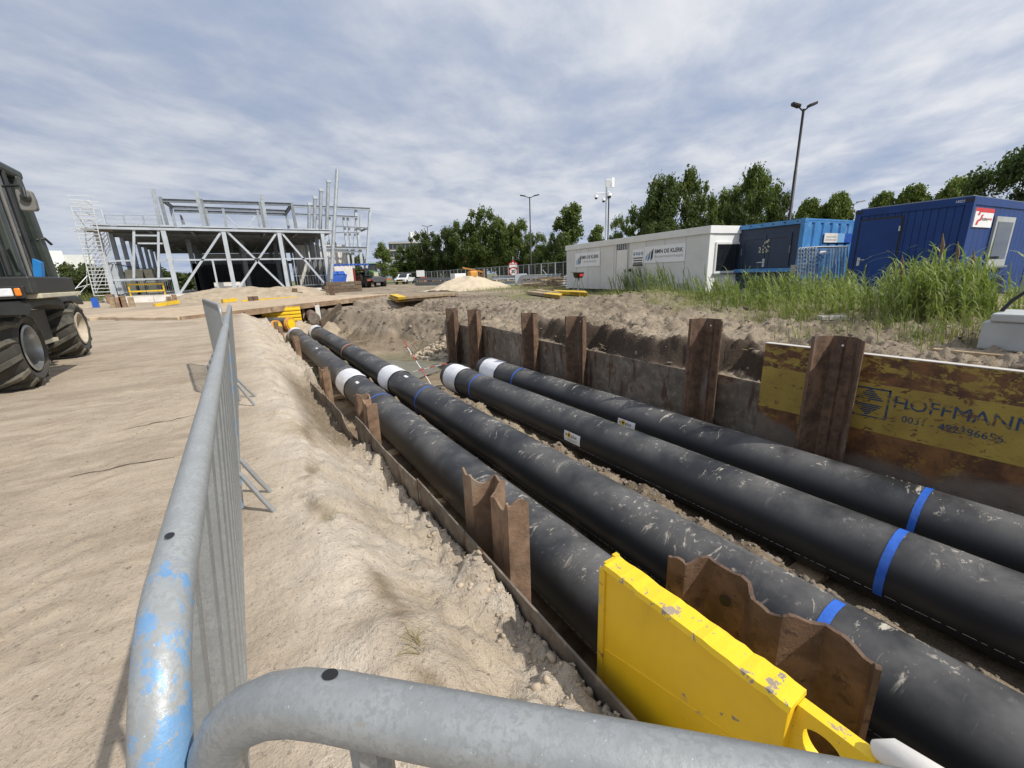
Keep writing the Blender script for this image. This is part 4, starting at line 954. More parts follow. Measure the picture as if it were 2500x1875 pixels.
B().bx(-8.45, 8.95, YF-.20, YF-.02, ZR-.16, ZR+.02).obj('edge_beam', 'steelw', bl)
for k in range(13): B().bx(-8.4+k*1.335, -8.4+k*1.335+(1.28 if k % 3 else .9), YF-.24, YF+.2, ZR+.105, ZR+.20+.03*(k % 2)).obj('edge_flashing', 'steelw', bl)
# left bay: door frame and rails
for (a, b_, w_) in (((545, 490), (545, 828), .16), ((710, 490), (712, 825), .16), ((545, 538), (710, 540), .12), ((362, 712), (540, 708), .12), ((398, 840), (835, 828), .14), ((570, 592), (740, 593), .12), ((715, 706), (1870, 694), .13)):
    B().beam(f2(*a, YF-.0), f2(*b_, YF-.0), w_, w_).obj('rail', 'steelw', bl)
for (a, b_) in (((1135, 512), (855, 932)), ((1172, 512), (1570, 897)), ((1508, 520), (1250, 897)), ((1540, 520), (1850, 885))):
    B().beam(f2(*a, YF+.02), f2(*b_, YF+.02), .17, .17).obj('brace', 'steelw', bl)
B().beam(f2(1075, 706), f2(1115, 902), .14, .14).obj('door_post', 'steelw', bl)
B().hbeam(f2(395, 720, YF+2.), f2(460, 935, YF+2.), .34, .34, (0, 1, 0)).obj('column', 'steelw', bl)
# interior: white corrugated walls, the inner ones painted dark for their shade
def corr(x0, x1, y, z0, z1, name, mt, step=.3, dep=.05, axis='x'):
    pts = []; n = int(abs(x1-x0)/step)
    for k in range(n):
        u = x0+(x1-x0)*k/n; s_ = (x1-x0)/n
        for (f, d) in ((0, 0), (.35, 0), (.45, dep), (.9, dep)): pts.append((u+s_*f, y+d, z0) if axis == 'x' else (y+d, u+s_*f, z0))
    return B().strip(pts, (0, 0, z1-z0)).obj(name, mt, bl)
corr(-3.1, 6.5, 66., ZS, 3.55, 'inner_wall', 'shadewall'); corr(-3.1, 6.6, 70., 3.9, 5.1, 'clerestory', 'whitecorr', 1.5, .03)
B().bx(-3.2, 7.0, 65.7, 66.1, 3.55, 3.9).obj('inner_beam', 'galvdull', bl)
B().bx(-3.4, -3.1, 54, 66, ZS, 3.3).obj('inner_wall', 'shadewall', bl)
corr(47., 75., 8.35, ZS, 3.6, 'side_wall', 'whitecorr', .6, .06, 'y')
for k in range(10):
    y = 48+k*2.7; B().hbeam((8.0, y, ZS), (8.0, y, 5.4), .2, .2, (0, 1, 0)).obj('side_post', 'galvdull', bl)
B().bx(-1.7, .75, 48, 49, ZS, 1.35).obj('stacked_blocks', 'insul', bl)
# upper frame
ZU = ZR + .12
def up(a, b_, Y, w_, name='upper_column', mt='galvdull', shape='h', clip=True):
    A, Q = f2(*a, Y), f2(*b_, Y)
    if clip and name == 'upper_column': A = A + (Q-A)*max(0, (A.z-ZU)/(A.z-Q.z)) if False else A; Q = Vector((Q.x, Q.y, ZU))
    if shape == 'h': B().hbeam(A, Q, w_, w_, (0, 1, 0) if name == 'upper_column' else (0, 0, 1)).obj(name, mt, bl)
    else: B().tube([A, Q], w_/2, 12).obj(name, mt, bl, smooth=True)
Y1, Y2 = 51., 60.
for (a, b_) in (((670, 225), (722, 462)), ((962, 240), (1022, 470)), ((1405, 265), (1443, 482))): up(a, b_, 48., .28, mt='galvfar')
for (a, b_) in (((720, 278), (770, 462)), ((997, 292), (1040, 468)), ((1393, 312), (1428, 480)), ((1610, 322), (1640, 485))): up(a, b_, Y1, .26)
for (a, b_) in (((790, 345), (825, 462)), ((1145, 358), (1165, 476)), ((1378, 368), (1392, 480)), ((1573, 390), (1590, 484)), ((1030, 360), (1045, 470))): up(a, b_, Y2, .26, mt='galvfar')
for (a, b_, Y) in (((740, 302), (1615, 330), Y1), ((800, 346), (1590, 376), Y2), ((815, 372), (1570, 397), Y2)): up(a, b_, Y, .28, 'upper_beam')
for (a, b_) in (((745, 304), (800, 346)), ((1612, 330), (1572, 384))): B().hbeam(f2(*a, Y1), f2(*b_, Y2), .26, .28).obj('upper_beam', 'galvdull', bl)
for (a, b_) in (((1160, 392), (1240, 476)), ((1368, 400), (1318, 478))): B().beam(f2(*a, Y2), f2(*b_, Y2), .16, .16).obj('upper_brace', 'steelw', bl)
B().prism([f2(852, 395, 52), f2(868, 405, 52), f2(893, 464, 52), f2(868, 466, 52)], (0, .04, 0)).obj('leaning_panel', 'galvdull', bl)
for k, (a, b_) in enumerate((((1730, 318), (1723, 486)), ((1767, 275), (1757, 488)), ((1807, 225), (1797, 490)), ((1857, 165), (1840, 490)))):
    up(a, b_, 47.5+k*.6, .34, shape='t', mt='galvfar'); A = f2(*a, 47.5+k*.6); B().bx(A.x-.2, A.x+.2, A.y-.2, A.y+.2, A.z-.25, A.z+.02).obj('column_head', 'steelw', bl)
B().tube([f2(1918, 95, 46.4), f2(1876, 835, 45.2)], .17, 12).obj('raking_pole', 'galvfar', bl, smooth=True)
# right wing
YW = 58.
for (a, b_, w_) in (((1620, 340), (2140, 361), .30), ((1620, 396), (2055, 415), .24), ((1800, 620), (2118, 626), .34), ((1800, 645), (2060, 648), .20), ((1890, 476), (2122, 489), .14), ((1890, 520), (2065, 520), .12)):
    B().hbeam(f2(*a, YW), f2(*b_, YW), w_*.8, w_).obj('wing_beam', 'galvfar', bl)
for (a, b_, w_) in (((2140, 360), (2114, 760), .30), ((2040, 365), (2085, 760), .34), ((1958, 415), (2000, 760), .26), ((1985, 405), (2030, 760), .24), ((2045, 410), (2020, 760), .20), ((1838, 350), (1900, 760), .26), ((1862, 400), (1890, 760), .24), ((1770, 400), (1795, 486), .2), ((2078, 398), (2060, 620), .22)):
    B().hbeam(f2(*a, YW+.3), f2(*b_, YW+.3), w_, w_, (0, 1, 0)).obj('wing_column', 'steelw', bl)
B().hbeam(f2(2122, 489, YW), f2(2060, 516, YW+6), .2, .2).obj('wing_beam', 'galvdull', bl)
A, Q = f2(1620, 600, YW+3), f2(1990, 745, YW+3); corr(A.x, Q.x, YW+3, .4, A.z, 'wing_wall', 'whitecorr', .35, .06)
A, Q = f2(1895, 745, 52.), f2(2035, 885, 52.)
tag(B().bx(A.x, Q.x, 52, 53.5, 0, A.z).obj('block_stack', 'insul'), 'white wrapped stack of blocks left of the far tractor', 'block stack')
o = B()
for k in range(9): o.bx(A.x+k*.45, A.x+k*.45+.3, 51.95, 52.5, A.z+.01, A.z+.22)
tag(o.obj('film_rolls', 'skipblue'), 'row of blue film rolls on the white block stack', 'film')
# site barriers, generators in the slab's left bay
def frail(label, a, b_, Y, mt='galvfar', nb=12, h=1.05):
    A, Q = f2(*a, Y), f2(*b_, Y); t_ = thing('crowd_barrier', label, 'barrier', (A.x, Y, A.z), 0, 'barriers on the building slab')
    z = A.z; B().tube([(A.x, Y, z), (A.x, Y, z+h), (Q.x, Y, z+h), (Q.x, Y, z)], .03, 6).obj('frame', mt, t_); B().tube([(A.x, Y, z+.15), (Q.x, Y, z+.15)], .022, 6).obj('bottom_rail', mt, t_)
    for k in range(1, nb):
        x = A.x+(Q.x-A.x)*k/nb; B().tube([(x, Y, z+.15), (x, Y, z+h)], .014, 5).obj('bar', mt, t_)
frail('grey barrier in the left bay of the building, left of the yellow rail', (455, 938), (640, 936), YF+.6); frail('grey barrier in the left bay of the building, right part', (650, 936), (815, 934), YF+.6)
frail('grey barrier at the right end of the building slab', (1635, 888), (1850, 884), YF+.5)
A, Q = f2(498, 872, YF+.3), f2(745, 872, YF+.3); t_ = thing('timber_guardrail', 'yellow timber guard rail in the left bay of the building', 'guard rail', (A.x, A.y, ZS))
for zz_ in (A.z, A.z-.55): B().bx(A.x, Q.x, YF+.27, YF+.33, zz_-.06, zz_+.06).obj('rail', 'yellowold', t_)
for x in (A.x+.05, Q.x-.05): B().bx(x-.05, x+.05, YF+.34, YF+.42, ZS, A.z+.1).obj('post', 'yellowold', t_)
for k, u in enumerate((535, 597, 655)):
    A = f2(u, 868, YF+7); tag(B().prism([(A.x-.45, YF+7, ZS+.9), (A.x+.45, YF+7, ZS+.9), (A.x+.35, YF+7, ZS+2.3), (A.x-.3, YF+7, ZS+2.3)], (0, .9, 0)).box((A.x, YF+7.4, ZS+.45), (.9, .9, .9)).obj('big_bag', 'cream'), ('cream big bag behind the guard rail, left', 'cream big bag behind the guard rail, middle', 'cream big bag behind the guard rail, right')[k], 'bag')
# mesh guards on the roof edge (left)
for k in range(3):
    A, Q = f2(345+k*130, 400, YF+6), f2(345+k*130+122, 405, YF+6); t_ = thing('mesh_guard', ('wire mesh guard on the roof edge, leftmost', 'wire mesh guard on the roof edge, middle', 'wire mesh guard on the roof edge, nearest the upper frame')[k], 'mesh guard', (A.x, YF+6, ZU))
    B().tube([(A.x, YF+6, ZU), (A.x, YF+6, A.z), (Q.x, YF+6, A.z), (Q.x, YF+6, ZU)], .022, 5).obj('frame', 'galvdull', t_); o = B()
    for j in range(1, 14): x = A.x+(Q.x-A.x)*j/14; o.tube([(x, YF+6, ZU), (x, YF+6, A.z)], .007, 4)
    for j in range(1, 4): z = ZU+(A.z-ZU)*j/4; o.tube([(A.x, YF+6, z), (Q.x, YF+6, z)], .007, 4)
    o.obj('mesh', 'galvdull', t_)

# ------------------------------------------------------------------ scaffold tower
cs = crop(150, 460, 140/830)
st = thing('scaffold_tower', 'aluminium scaffold tower leaning its ladder frames beside the building', 'scaffold', tuple(ony(*cs(600, 1550), 44.5)))
st['label'] = 'tall aluminium scaffold tower left of the steel building'
def sf(x, y, Y): return ony(*cs(x, y), Y)
def ladder(l0, l1, r0, r1, Y, n, r_=.036):
    A, Bq, Cq, Dq = sf(*l0, Y), sf(*l1, Y), sf(*r0, Y), sf(*r1, Y)
    B().tube([A, Bq], r_, 8).obj('upright', 'scaf', st); B().tube([Cq, Dq], r_, 8).obj('upright', 'scaf', st)
    for k in range(n):
        f = k/(n-1); B().tube([A.lerp(Bq, f), Cq.lerp(Dq, f)], r_*.85, 6).obj('rung', 'scaf', st)
ladder((122, 212), (475, 1555), (445, 230), (740, 1545), 44.5, 26)
ladder((268, 290), (500, 1520), (575, 305), (735, 960), 46.6, 14)
for (a, b_, c_, d_) in (((92, 100), (108, 160), (420, 118), (435, 180)), ((240, 182), (256, 238), (548, 200), (562, 258))):
    Y = 44.5 if a[0] < 200 else 46.6; P = [sf(*q, Y) for q in (a, b_, d_, c_)]
    B().tube(P + [P[0]], .024, 6).obj('guard_frame', 'scaf', st)
for (a, b_) in (((185, 330), (360, 580)), ((310, 165), (440, 240)), ((330, 330), (465, 405)), ((360, 435), (470, 490)), ((570, 690), (720, 890)), ((420, 1090), (385, 1160))):
    B().tube([sf(*a, 44.5), sf(*b_, 46.6)], .022, 6).obj('brace', 'scaf', st)
B().tube([sf(70, 585, 44.4), sf(480, 592, 44.4)], .022, 6).obj('brace', 'scaf', st); B().tube([sf(180, 625, 46), sf(480, 632, 46)], .022, 6).obj('brace', 'scaf', st)
for (a, b_) in (((375, 1262), (95, 1568)), ((355, 1415), (205, 1580)), ((410, 1388), (220, 1440))): B().tube([sf(*a, 44.2), sf(*b_, 43.2)], .028, 8).obj('outrigger', 'scaf', st)
for x in (360, 480, 630):
    B().tube([sf(x-15, 600, 45.8), sf(x+10, 1420, 45.8)], .02, 6).obj('inner_upright', 'scaf', st)
B().bx(sf(350, 600, 45).x-.2, sf(700, 600, 45).x, 44.6, 46.4, sf(350, 600, 45).z, sf(350, 600, 45).z+.06).obj('platform', 'wooddark', st)
A, Q = sf(340, 1560, 44.2), sf(605, 1560, 44.2); tag(B().bx(A.x, Q.x, 43.6, 44.1, -.02, .16).obj('blue_beam', 'scafblue'), 'blue beam on the ground at the foot of the scaffold tower', 'beam')
A, Q = sf(640, 1560, 43.5), sf(735, 1500, 43.5); tag(B().bx(A.x, Q.x, 43.2, 44, -.02, .75).obj('steel_block', 'rust'), 'rusty red steel block right of the scaffold foot', 'block')
A = ony(232, 745, 38.); tag(B().bx(A.x-.12, A.x+.18, 37.9, 38.2, -.05, .65).obj('blue_post', 'scafblue'), 'short blue post in the sand behind the machine', 'post')
# ------------------------------------------------------------------ wheels
def wheel(parent, cx, cy, r_, wd, rimr, side=1, lug='chev', nl=18, tyre='rubber', rimm='rim', dish=.10, name='wheel', depth=.05, yaw=0.):
    """axle along x; the visible outer face looks to +x when side=1"""
    wh = bpy.data.objects.new(name, None); C.objects.link(wh); wh.parent = parent; wh.empty_display_size = .1
    wh['_w'] = parent['_w']
    rot = Matrix.Translation((cx, cy, r_)) @ Matrix.Rotation(yaw, 4, 'Z') @ Matrix.Rotation(R(90), 4, 'Y')
    h = wd/2; rc = r_-depth
    prof = [(rimr, -h*.80), (rimr+.05, -h*.96), (rc*.86, -h), (rc*.96, -h*.93), (rc, -h*.72), (rc*1.008, 0), (rc, h*.72), (rc*.96, h*.93), (rc*.86, h), (rimr+.05, h*.96), (rimr, h*.80)]
    B().lathe(prof, 56, rot, False).obj('tyre', tyre, wh, smooth=True)
    lb = B()
    for k in range(nl):
        for sd in (-1, 1):
            pts = []
            for j in range(7):
                f = j/6; a = 2*math.pi*(k + (0 if sd > 0 else .5))/nl + f*(.50 if lug == 'chev' else .30)*(1)
                pts.append((a, sd*h*(.02+.98*(1-f) if True else f), ))
            vs = []; wdt = .55*math.pi*r_/nl*.62
            for (a, u) in pts:
                for (da, dr) in ((-wdt/r_, -.02), (-wdt/r_*.7, depth*(1 if abs(u) < h*.93 else .35)), (wdt/r_*.7, depth*(1 if abs(u) < h*.93 else .35)), (wdt/r_, -.02)):
                    rr = rc+dr; rr = rr - (.07*rc if abs(u) > h*.93 else 0); p = rot @ Vector((rr*math.cos(a+da), rr*math.sin(a+da), u)); vs.append(p)
            lb.add(vs, [(4*j+q, 4*j+q+1, 4*j+q+5, 4*j+q+4) for j in range(6) for q in range(3)] + [(0, 1, 2, 3), (24, 27, 26, 25)])
    lb.obj('tread', 'tread' if tyre == 'rubber' else tyre, wh)
    s_ = side
    B().lathe([(rimr+.012, s_*h*.97), (rimr-.02, s_*h*.99), (rimr-.05, s_*h*.80), (rimr*.86, s_*h*.45), (rimr*.62, s_*h*dish), (rimr*.38, s_*(h*dish+.03)), (rimr*.34, s_*(h*dish+.10)), (.001, s_*(h*dish+.11))], 40, rot, False).obj('rim', rimm, wh, smooth=True)
    return wh
# ------------------------------------------------------------------ big wheeled machine at the left edge
mx = -2.40                                   # its right-hand side
mt_ = thing('wheeled_machine', 'dark green wheeled work machine with wide flotation tyres at the left edge', 'machine', (mx-1.1, 9.6, 0))
for (cx, cy, nm) in ((mx-.50, 8.25, 0), (mx-.74, 11.55, 0), (mx-2.3, 8.25, 1), (mx-2.5, 11.55, 1)):
    wheel(mt_, cx, cy, .535, .90, .30, 1 if not nm else -1, 'chev', 13, rimm='rim' if cy < 9 else 'rimdull', depth=.055)
def mz(px, py, y): return ony(px, py, y)
B().bx(mx-1.9, mx-.95, 7.9, 12.2, .45, 1.0).obj('chassis', 'cabdark', mt_, bevel=.03)
B().bx(mx-1.05, mx-.50, 9.35, 10.7, .40, .98).obj('battery_box', 'cabdark', mt_, bevel=.02)
B().bx(mx-.72, mx-.46, 9.2, 10.75, .98, 1.04).bx(mx-.54, mx-.46, 9.2, 9.28, .40, .98).bx(mx-.58, mx-.46, 9.2, 10.75, .40, .46).obj('step_frame', 'cream', mt_)
def guard(y, x1, L=1.35, z=1.13):
    n = 12; b = B(); vs = []
    for k in range(n+1):
        f = k/n; yy_ = y-L/2+L*f; zz_ = z + .05*math.sin(math.pi*f) - .05*max(0, abs(f-.5)*2-.72)**1.3/.2
        vs += [(mx-1.35, yy_, zz_+.05), (x1-.05, yy_, zz_+.05), (x1, yy_, zz_), (x1, yy_, zz_-.10), (x1-.03, yy_, zz_-.10), (mx-1.35, yy_, zz_)]
    b.add(vs, [(6*k+q, 6*k+(q+1) % 6, 6*k+6+(q+1) % 6, 6*k+6+q) for k in range(n) for q in range(6)] + [tuple(range(6)), tuple(6*n+q for q in reversed(range(6)))])
    b.obj('mudguard', 'cabdark', mt_, smooth=50)
guard(8.2, mz(92, 745, 7.9).x, 1.35, 1.155); guard(11.2, mz(168, 735, 11.3).x, 1.9, 1.12)
Yc = 7.55
xb_ = mz(82, 712, Yc).x; xc_ = mz(140, 705, 8.9).x
B().bx(mx-1.9, xb_+.02, Yc+.15, 9.3, 1.19, 1.25).obj('deck_plate', 'cream', mt_, bevel=.01)
B().bx(mx-1.9, xb_, Yc, 9.2, 1.25, 1.46).obj('cab_base', 'cabdark', mt_, bevel=.02)
B().bx(xb_-.1, xc_, 8.3, 9.3, 1.29, 1.46).obj('side_plate', 'cream', mt_, bevel=.03)
zl0, zl1 = mz(20, 724, Yc).z, mz(20, 704, Yc).z; hx0, hx1, ix0, ix1 = (mz(q, 712, Yc).x for q in (-6, 33, 37, 54))
B().bx(hx0-.06, ix1+.03, Yc-.02, Yc+.01, zl0-.03, zl1+.025).obj('lamp_housing', 'cabdark', mt_, bevel=.01)
B().bx(hx0, hx1, Yc-.04, Yc-.015, zl0, zl1).obj('headlight', 'lens', mt_, bevel=.02)
B().bx(ix0, ix1, Yc-.045, Yc-.015, zl0, zl1).obj('indicator', 'amber', mt_, bevel=.015)
# cab: glazed box; its right side leans in a little towards the roof
z0, z1 = 1.46, 2.80; ya, yb_ = Yc, 9.35
xb = mz(132, 693, 9.3).x; xt = mz(34, 436, 9.15).x; z1 = mz(34, 428, 9.15).z
gl = B(); gl.prism([(xb-.03, ya+.05, z0), (xb-.03, yb_-.05, z0), (xt-.03, yb_-.2, z1), (xt-.03, ya+.15, z1)], (-1.75, 0, 0)); gl.obj('glazing', 'glasscab', mt_)
def post(a, b_, w_=.10, d_=.12, m_='cabgreen', nm='cab_pillar'): B().beam(a, b_, w_, d_, (0, 1, 0)).obj(nm, m_, mt_, bevel=.02)
post((xb-.22, ya, z0), (xt-.16, ya+.12, z1), .26, .14); post((xb, 8.15, z0), (xt, 8.2, z1), .08, .12); post((xb, yb_, z0), (xt, yb_-.15, z1), .09, .18)
post((xb, 7.85, z0), (xt, 7.9, z1), .05, .05, 'cabdark'); post((xb+.01, 8.75, z0), (xt+.01, 8.75, z1), .05, .07, 'cabdark'); post((xb+.012, 8.45, z0), (xt+.012, 8.48, z1), .04, .04, 'mirrorback')
post((mx-1.0, ya-.01, z0), (mx-1.0, ya+.13, z1), .09, .1); post((xb-.02, ya, z0+.06), (xb-.02, yb_, z0+.06), .10, .16); post((mx-1.8, ya-.01, z0+.10), (xb-.10, ya-.01, z0+.10), .08, .22)
B().bx(mx-1.9, xt+.04, ya+.02, yb_+.05, z1-.03, z1+.10).obj('cab_roof', 'cabgreen', mt_, bevel=.04)
B().bx(mx-1.2, xt-.22, ya+.05, ya+.55, z1+.10, z1+.17).obj('roof_trim', 'cabblue', mt_, bevel=.01)
B().lathe([(.07, 0), (.075, .03), (.05, .09), (.0, .11)], 18, Matrix.Translation((xt-.10, 8.0, z1+.10)), True).obj('beacon', 'red', mt_, smooth=True)
q0, q1 = mz(90, 632, 8.6), mz(108, 690, 8.6)
B().prism([(q0.x-.02, 8.5, q0.z), (q0.x+.05, 8.5, q0.z-.05), (q1.x+.03, 8.5, q1.z+.12), (q1.x, 8.5, q1.z-.05), (q1.x-.07, 8.5, q1.z)], (0, .12, 0)).obj('blue_bracket', 'cabblue', mt_)
B().bx(xb-.7, mz(128, 660, 10.2).x, 9.4, 10.2, 1.46, 1.86).obj('tank_cover', 'cabgreen', mt_, bevel=.10)
B().tube([(xb-.02, 9.2, 2.0), (xb+.06, 9.25, 2.03), (xb+.09, 9.35, 1.95)], .018, 8).obj('grab_handle', 'cabdark', mt_, smooth=True)
# mirror on its bent arm
Ym = 7.35; M0 = mz(62, 490, Ym)
arm = [mz(8, 455, Ym+.2), mz(30, 453, Ym), mz(48, 452, Ym-.02), mz(56, 460, Ym-.04), mz(62, 482, Ym-.05)]
B().tube(arm, .016, 10).obj('mirror_arm', 'cabdark', mt_, smooth=True)
mp = [mz(px, py, Ym) for (px, py) in ((53, 514), (86, 515), (90, 510), (84, 488), (74, 467), (64, 463), (35, 461), (36, 470), (48, 508))]
B().prism(mp, (.01, .07, 0)).obj('mirror', 'mirrorback', mt_, bevel=.012)
B().lathe([(.0, -.03), (.045, -.02), (.045, .01), (.0, .03)], 14, Matrix.Translation(mz(62, 482, Ym-.03)) @ Matrix.Rotation(R(90), 4, 'X'), False).obj('mirror_joint', 'cabdark', mt_, smooth=True)
B().tube([(xt-.3, ya-.02, 2.5), (xb-.25, ya-.03, 1.75)], .022, 8).obj('wiper', 'cabdark', mt_)

# ------------------------------------------------------------------ far tractor
A = ony(912, 704, 58.); tr = thing('tractor', 'green tractor with a front weight parked far behind the bridge', 'tractor', (A.x, 58, 0))
tx = A.x
for (dx, dy, r_, w_, rr) in ((-.98, -1.3, .76, .55, .42), (.98, -1.3, .76, .55, .42), (-1.02, 1.6, 1.02, .70, .55), (1.02, 1.6, 1.02, .70, .55)):
    wheel(tr, tx+dx, 58+dy, r_, w_, rr, 1 if dx > 0 else -1, 'chev', 16, 'rubberdark', 'redrim' if dy > 0 else 'tractorgrey', depth=.06)
B().bx(tx-.55, tx+.55, 55.6, 58.9, .75, 1.5).obj('bonnet', 'tractorgrey', tr, bevel=.1)
B().prism([(tx-.42, 56., 1.3), (tx+.42, 56., 1.3), (tx+.36, 56., 2.0), (tx-.36, 56., 2.0)], (0, 2.3, .25)).obj('hood', 'fendt', tr, bevel=.08)
B().bx(tx-.25, tx+.25, 55.96, 56., 1.4, 1.95).obj('grille', 'cream', tr)
B().prism([(tx-.8, 58.2, 1.5), (tx+.8, 58.2, 1.5), (tx+.7, 58.4, 3.05), (tx-.7, 58.4, 3.05)], (0, 1.5, 0)).obj('cab', 'glasscab', tr)
B().bx(tx-.82, tx+.82, 58.2, 60., 3.05, 3.2).obj('cab_roof', 'fendt', tr, bevel=.06)
B().bx(tx-.5, tx+.4, 59.6, 59.7, 1.7, 2.9).obj('seat', 'redrim', tr)
for s_ in (-1, 1):
    B().beam((tx+s_*.8, 58.2, 1.5), (tx+s_*.72, 58.4, 3.05), .08, .08).obj('cab_pillar', 'black', tr); B().bx(tx+s_*.75, tx+s_*1.35, 58.7, 60.4, 2.06, 2.16).obj('rear_mudguard', 'fendt', tr, bevel=.03)
    B().bx(tx+s_*.7, tx+s_*1.25, 56.1, 57.3, 1.55, 1.62).obj('front_mudguard', 'black', tr, bevel=.02); B().bx(tx+s_*1.0, tx+s_*1.45, 55.0, 55.06, .95, 1.1).obj('marker_board', 'redtape', tr)
    B().bx(tx+s_*1.15, tx+s_*1.4, 57.9, 58., 2.3, 2.75).obj('mirror', 'black', tr)
B().prism([(tx-1.05, 55., 1.15), (tx-.6, 55., .75), (tx+.6, 55., .75), (tx+1.05, 55., 1.15), (tx+.5, 55., 1.4), (tx-.5, 55., 1.4)], (0, .7, 0)).obj('front_weight', 'tractorgrey', tr, bevel=.04)
B().bx(tx-.25, tx+.25, 55.4, 55.45, .35, .65).obj('number_plate', 'white', tr)
tag(B().bx(tx+1.2, tx+1.9, 62., 65., .6, 2.6).bx(tx-1.9, tx-1.2, 62, 65, .6, 2.6).bx(tx-1.9, tx+1.9, 65, 66, .5, .9).obj('red_implement', 'redrim'), 'red farm implement behind the far tractor', 'implement')

# ------------------------------------------------------------------ white pickup
A = ony(990, 694, 70.); pk = thing('pickup_truck', 'white pickup truck parked behind the open mesh fence', 'pickup', (A.x, 70, 0)); px0 = A.x
pm = Matrix.Translation((px0, 70, 0)) @ Matrix.Rotation(R(-38), 4, 'Z')
def P(x, y, z): return pm @ Vector((x, y, z))
side = [(-2.6, .5), (2.55, .5), (2.62, .85), (2.5, 1.02), (1.25, 1.12), (.45, 1.72), (-.55, 1.76), (-.85, 1.15), (-2.62, 1.12)]
W_ = .9
B().prism([P(-W_, -x, z) for (x, z) in side], pm.to_3x3() @ Vector((2*W_, 0, 0))).obj('body', 'carwhite', pk, bevel=.06)
B().prism([P(-.68, -1.18, 1.16), P(.68, -1.18, 1.16), P(.60, -.50, 1.68), P(-.60, -.50, 1.68)], pm.to_3x3() @ Vector((0, -.05, .04))).obj('windscreen', 'glass', pk)
for s_ in (-1, 1): B().prism([P(s_*(W_+.004), -1.0, 1.18), P(s_*(W_+.004), -.45, 1.62), P(s_*(W_+.004), .5, 1.66), P(s_*(W_+.004), .72, 1.2)], pm.to_3x3() @ Vector((s_*.01, 0, 0))).obj('side_window', 'glass', pk)
B().box(P(0, -2.64, .78), (1.0, .03, .22), pm.to_3x3()).obj('grille', 'black', pk); B().box(P(0, -2.66, .56), (.52, .02, .11), pm.to_3x3()).obj('number_plate', 'plate_y', pk)
for s_ in (-1, 1): B().box(P(s_*.72, -2.58, .86), (.34, .1, .16), pm.to_3x3()).obj('headlight', 'lens', pk); B().box(P(s_*1.02, -.95, 1.2), (.2, .12, .16), pm.to_3x3()).obj('mirror', 'carwhite', pk)
for (x, y) in ((-.85, -1.7), (.85, -1.7), (-.85, 1.6), (.85, 1.6)):
    B().lathe([(.2, -.12), (.38, -.12), (.39, 0), (.38, .12), (.2, .12), (.0, .1)], 24, Matrix.Translation(P(x, y, .39)) @ pm.to_3x3().to_4x4() @ Matrix.Rotation(R(90), 4, 'Y'), False).obj('wheel', 'rubberdark', pk, smooth=True)
# blue skip left of the block stack
A, Q = f2(1822, 858, 50.), f2(1975, 800, 50.)
sk = thing('waste_skip', 'blue waste container at the right corner of the steel building', 'skip', ((A.x+Q.x)/2, 50, 0))
B().prism([(A.x, 50, A.z), (Q.x-.1, 50, A.z), (Q.x+.15, 50, Q.z), (A.x-.2, 50, Q.z)], (0, 1.9, 0)).obj('body', 'skipblue', sk)
for k in range(3): B().prism([(A.x+(Q.x-A.x)*(k+.04)/3, 49.9, Q.z), (A.x+(Q.x-A.x)*(k+.96)/3, 49.9, Q.z), (A.x+(Q.x-A.x)*(k+.96)/3, 50.7, Q.z+.35), (A.x+(Q.x-A.x)*(k+.04)/3, 50.7, Q.z+.35)], (0, 1.1, 0)).obj('lid', 'skipblue', sk, bevel=.03)
# ------------------------------------------------------------------ site cabins: local x runs along the face from left to right, -y looks at the camera side
class Face:
    def __init__(s, t_, org, rz):
        s.t = t_; s.m = Matrix.Translation(org) @ Matrix.Rotation(rz, 4, 'Z'); s.inv = s.m.inverted(); s.e = s.inv @ Vector((0, 0, EYE)); s.r = s.inv.to_3x3()
    def uv(s, px, py, y=0.):
        d = s.r @ ray(px, py); k = (y - s.e.y)/d.y; p = s.e + d*k; return p.x, p.z
    def ux(s, px, py, x):                        # on the plane local x = const -> (y, z)
        d = s.r @ ray(px, py); k = (x - s.e.x)/d.x; p = s.e + d*k; return p.y, p.z
    def rect(s, pts, y=0.):
        q = [s.uv(*p, y) for p in pts]; return min(a for a, _ in q), max(a for a, _ in q), min(b for _, b in q), max(b for _, b in q)
def panel(t_, name, mt, u0, u1, v0, v1, y0, y1, bevel=0, **k): return B(LOC).bx(u0, u1, y0, y1, v0, v1).obj(name, mt, t_, bevel=bevel, **k)
Lc, Rc = Vector((17.32, 20.62, .20)), Vector((15.52, 10.02, .20)); d = Rc-Lc; tl = d.length; trz = math.atan2(d.y, d.x)
tr_ = thing('site_cabin', 'long white site cabin with two company sign boards', 'site cabin', Lc, trz); fc = Face(tr_, Lc, trz)
TH, TD = 2.58, 3.0
panel(tr_, 'cabin_body', 'trailer', 0, tl-.03, .08, TH-.28, 0, TD)
panel(tr_, 'end_wall', 'trailerlit', tl-.03, tl, .08, TH-.28, 0, TD)
panel(tr_, 'roof_fascia', 'trailertrim', -.06, tl+.02, TH-.28, TH, -.06, TD+.06, .01)
panel(tr_, 'fascia_end', 'trailerlit', tl+.02, tl+.06, TH-.28, TH, -.06, TD+.06, .01)
panel(tr_, 'underframe', 'black', .1, tl-.1, -.12, .08, .1, TD-.1)
for u in np.linspace(0, tl, 10)[1:-1]: panel(tr_, 'wall_seam', 'seam', u-.012, u+.012, .1, TH-.30, -.008, .01)
panel(tr_, 'corner_post', 'trailerlit', tl-.002, tl+.012, .08, TH-.28, -.012, .16)
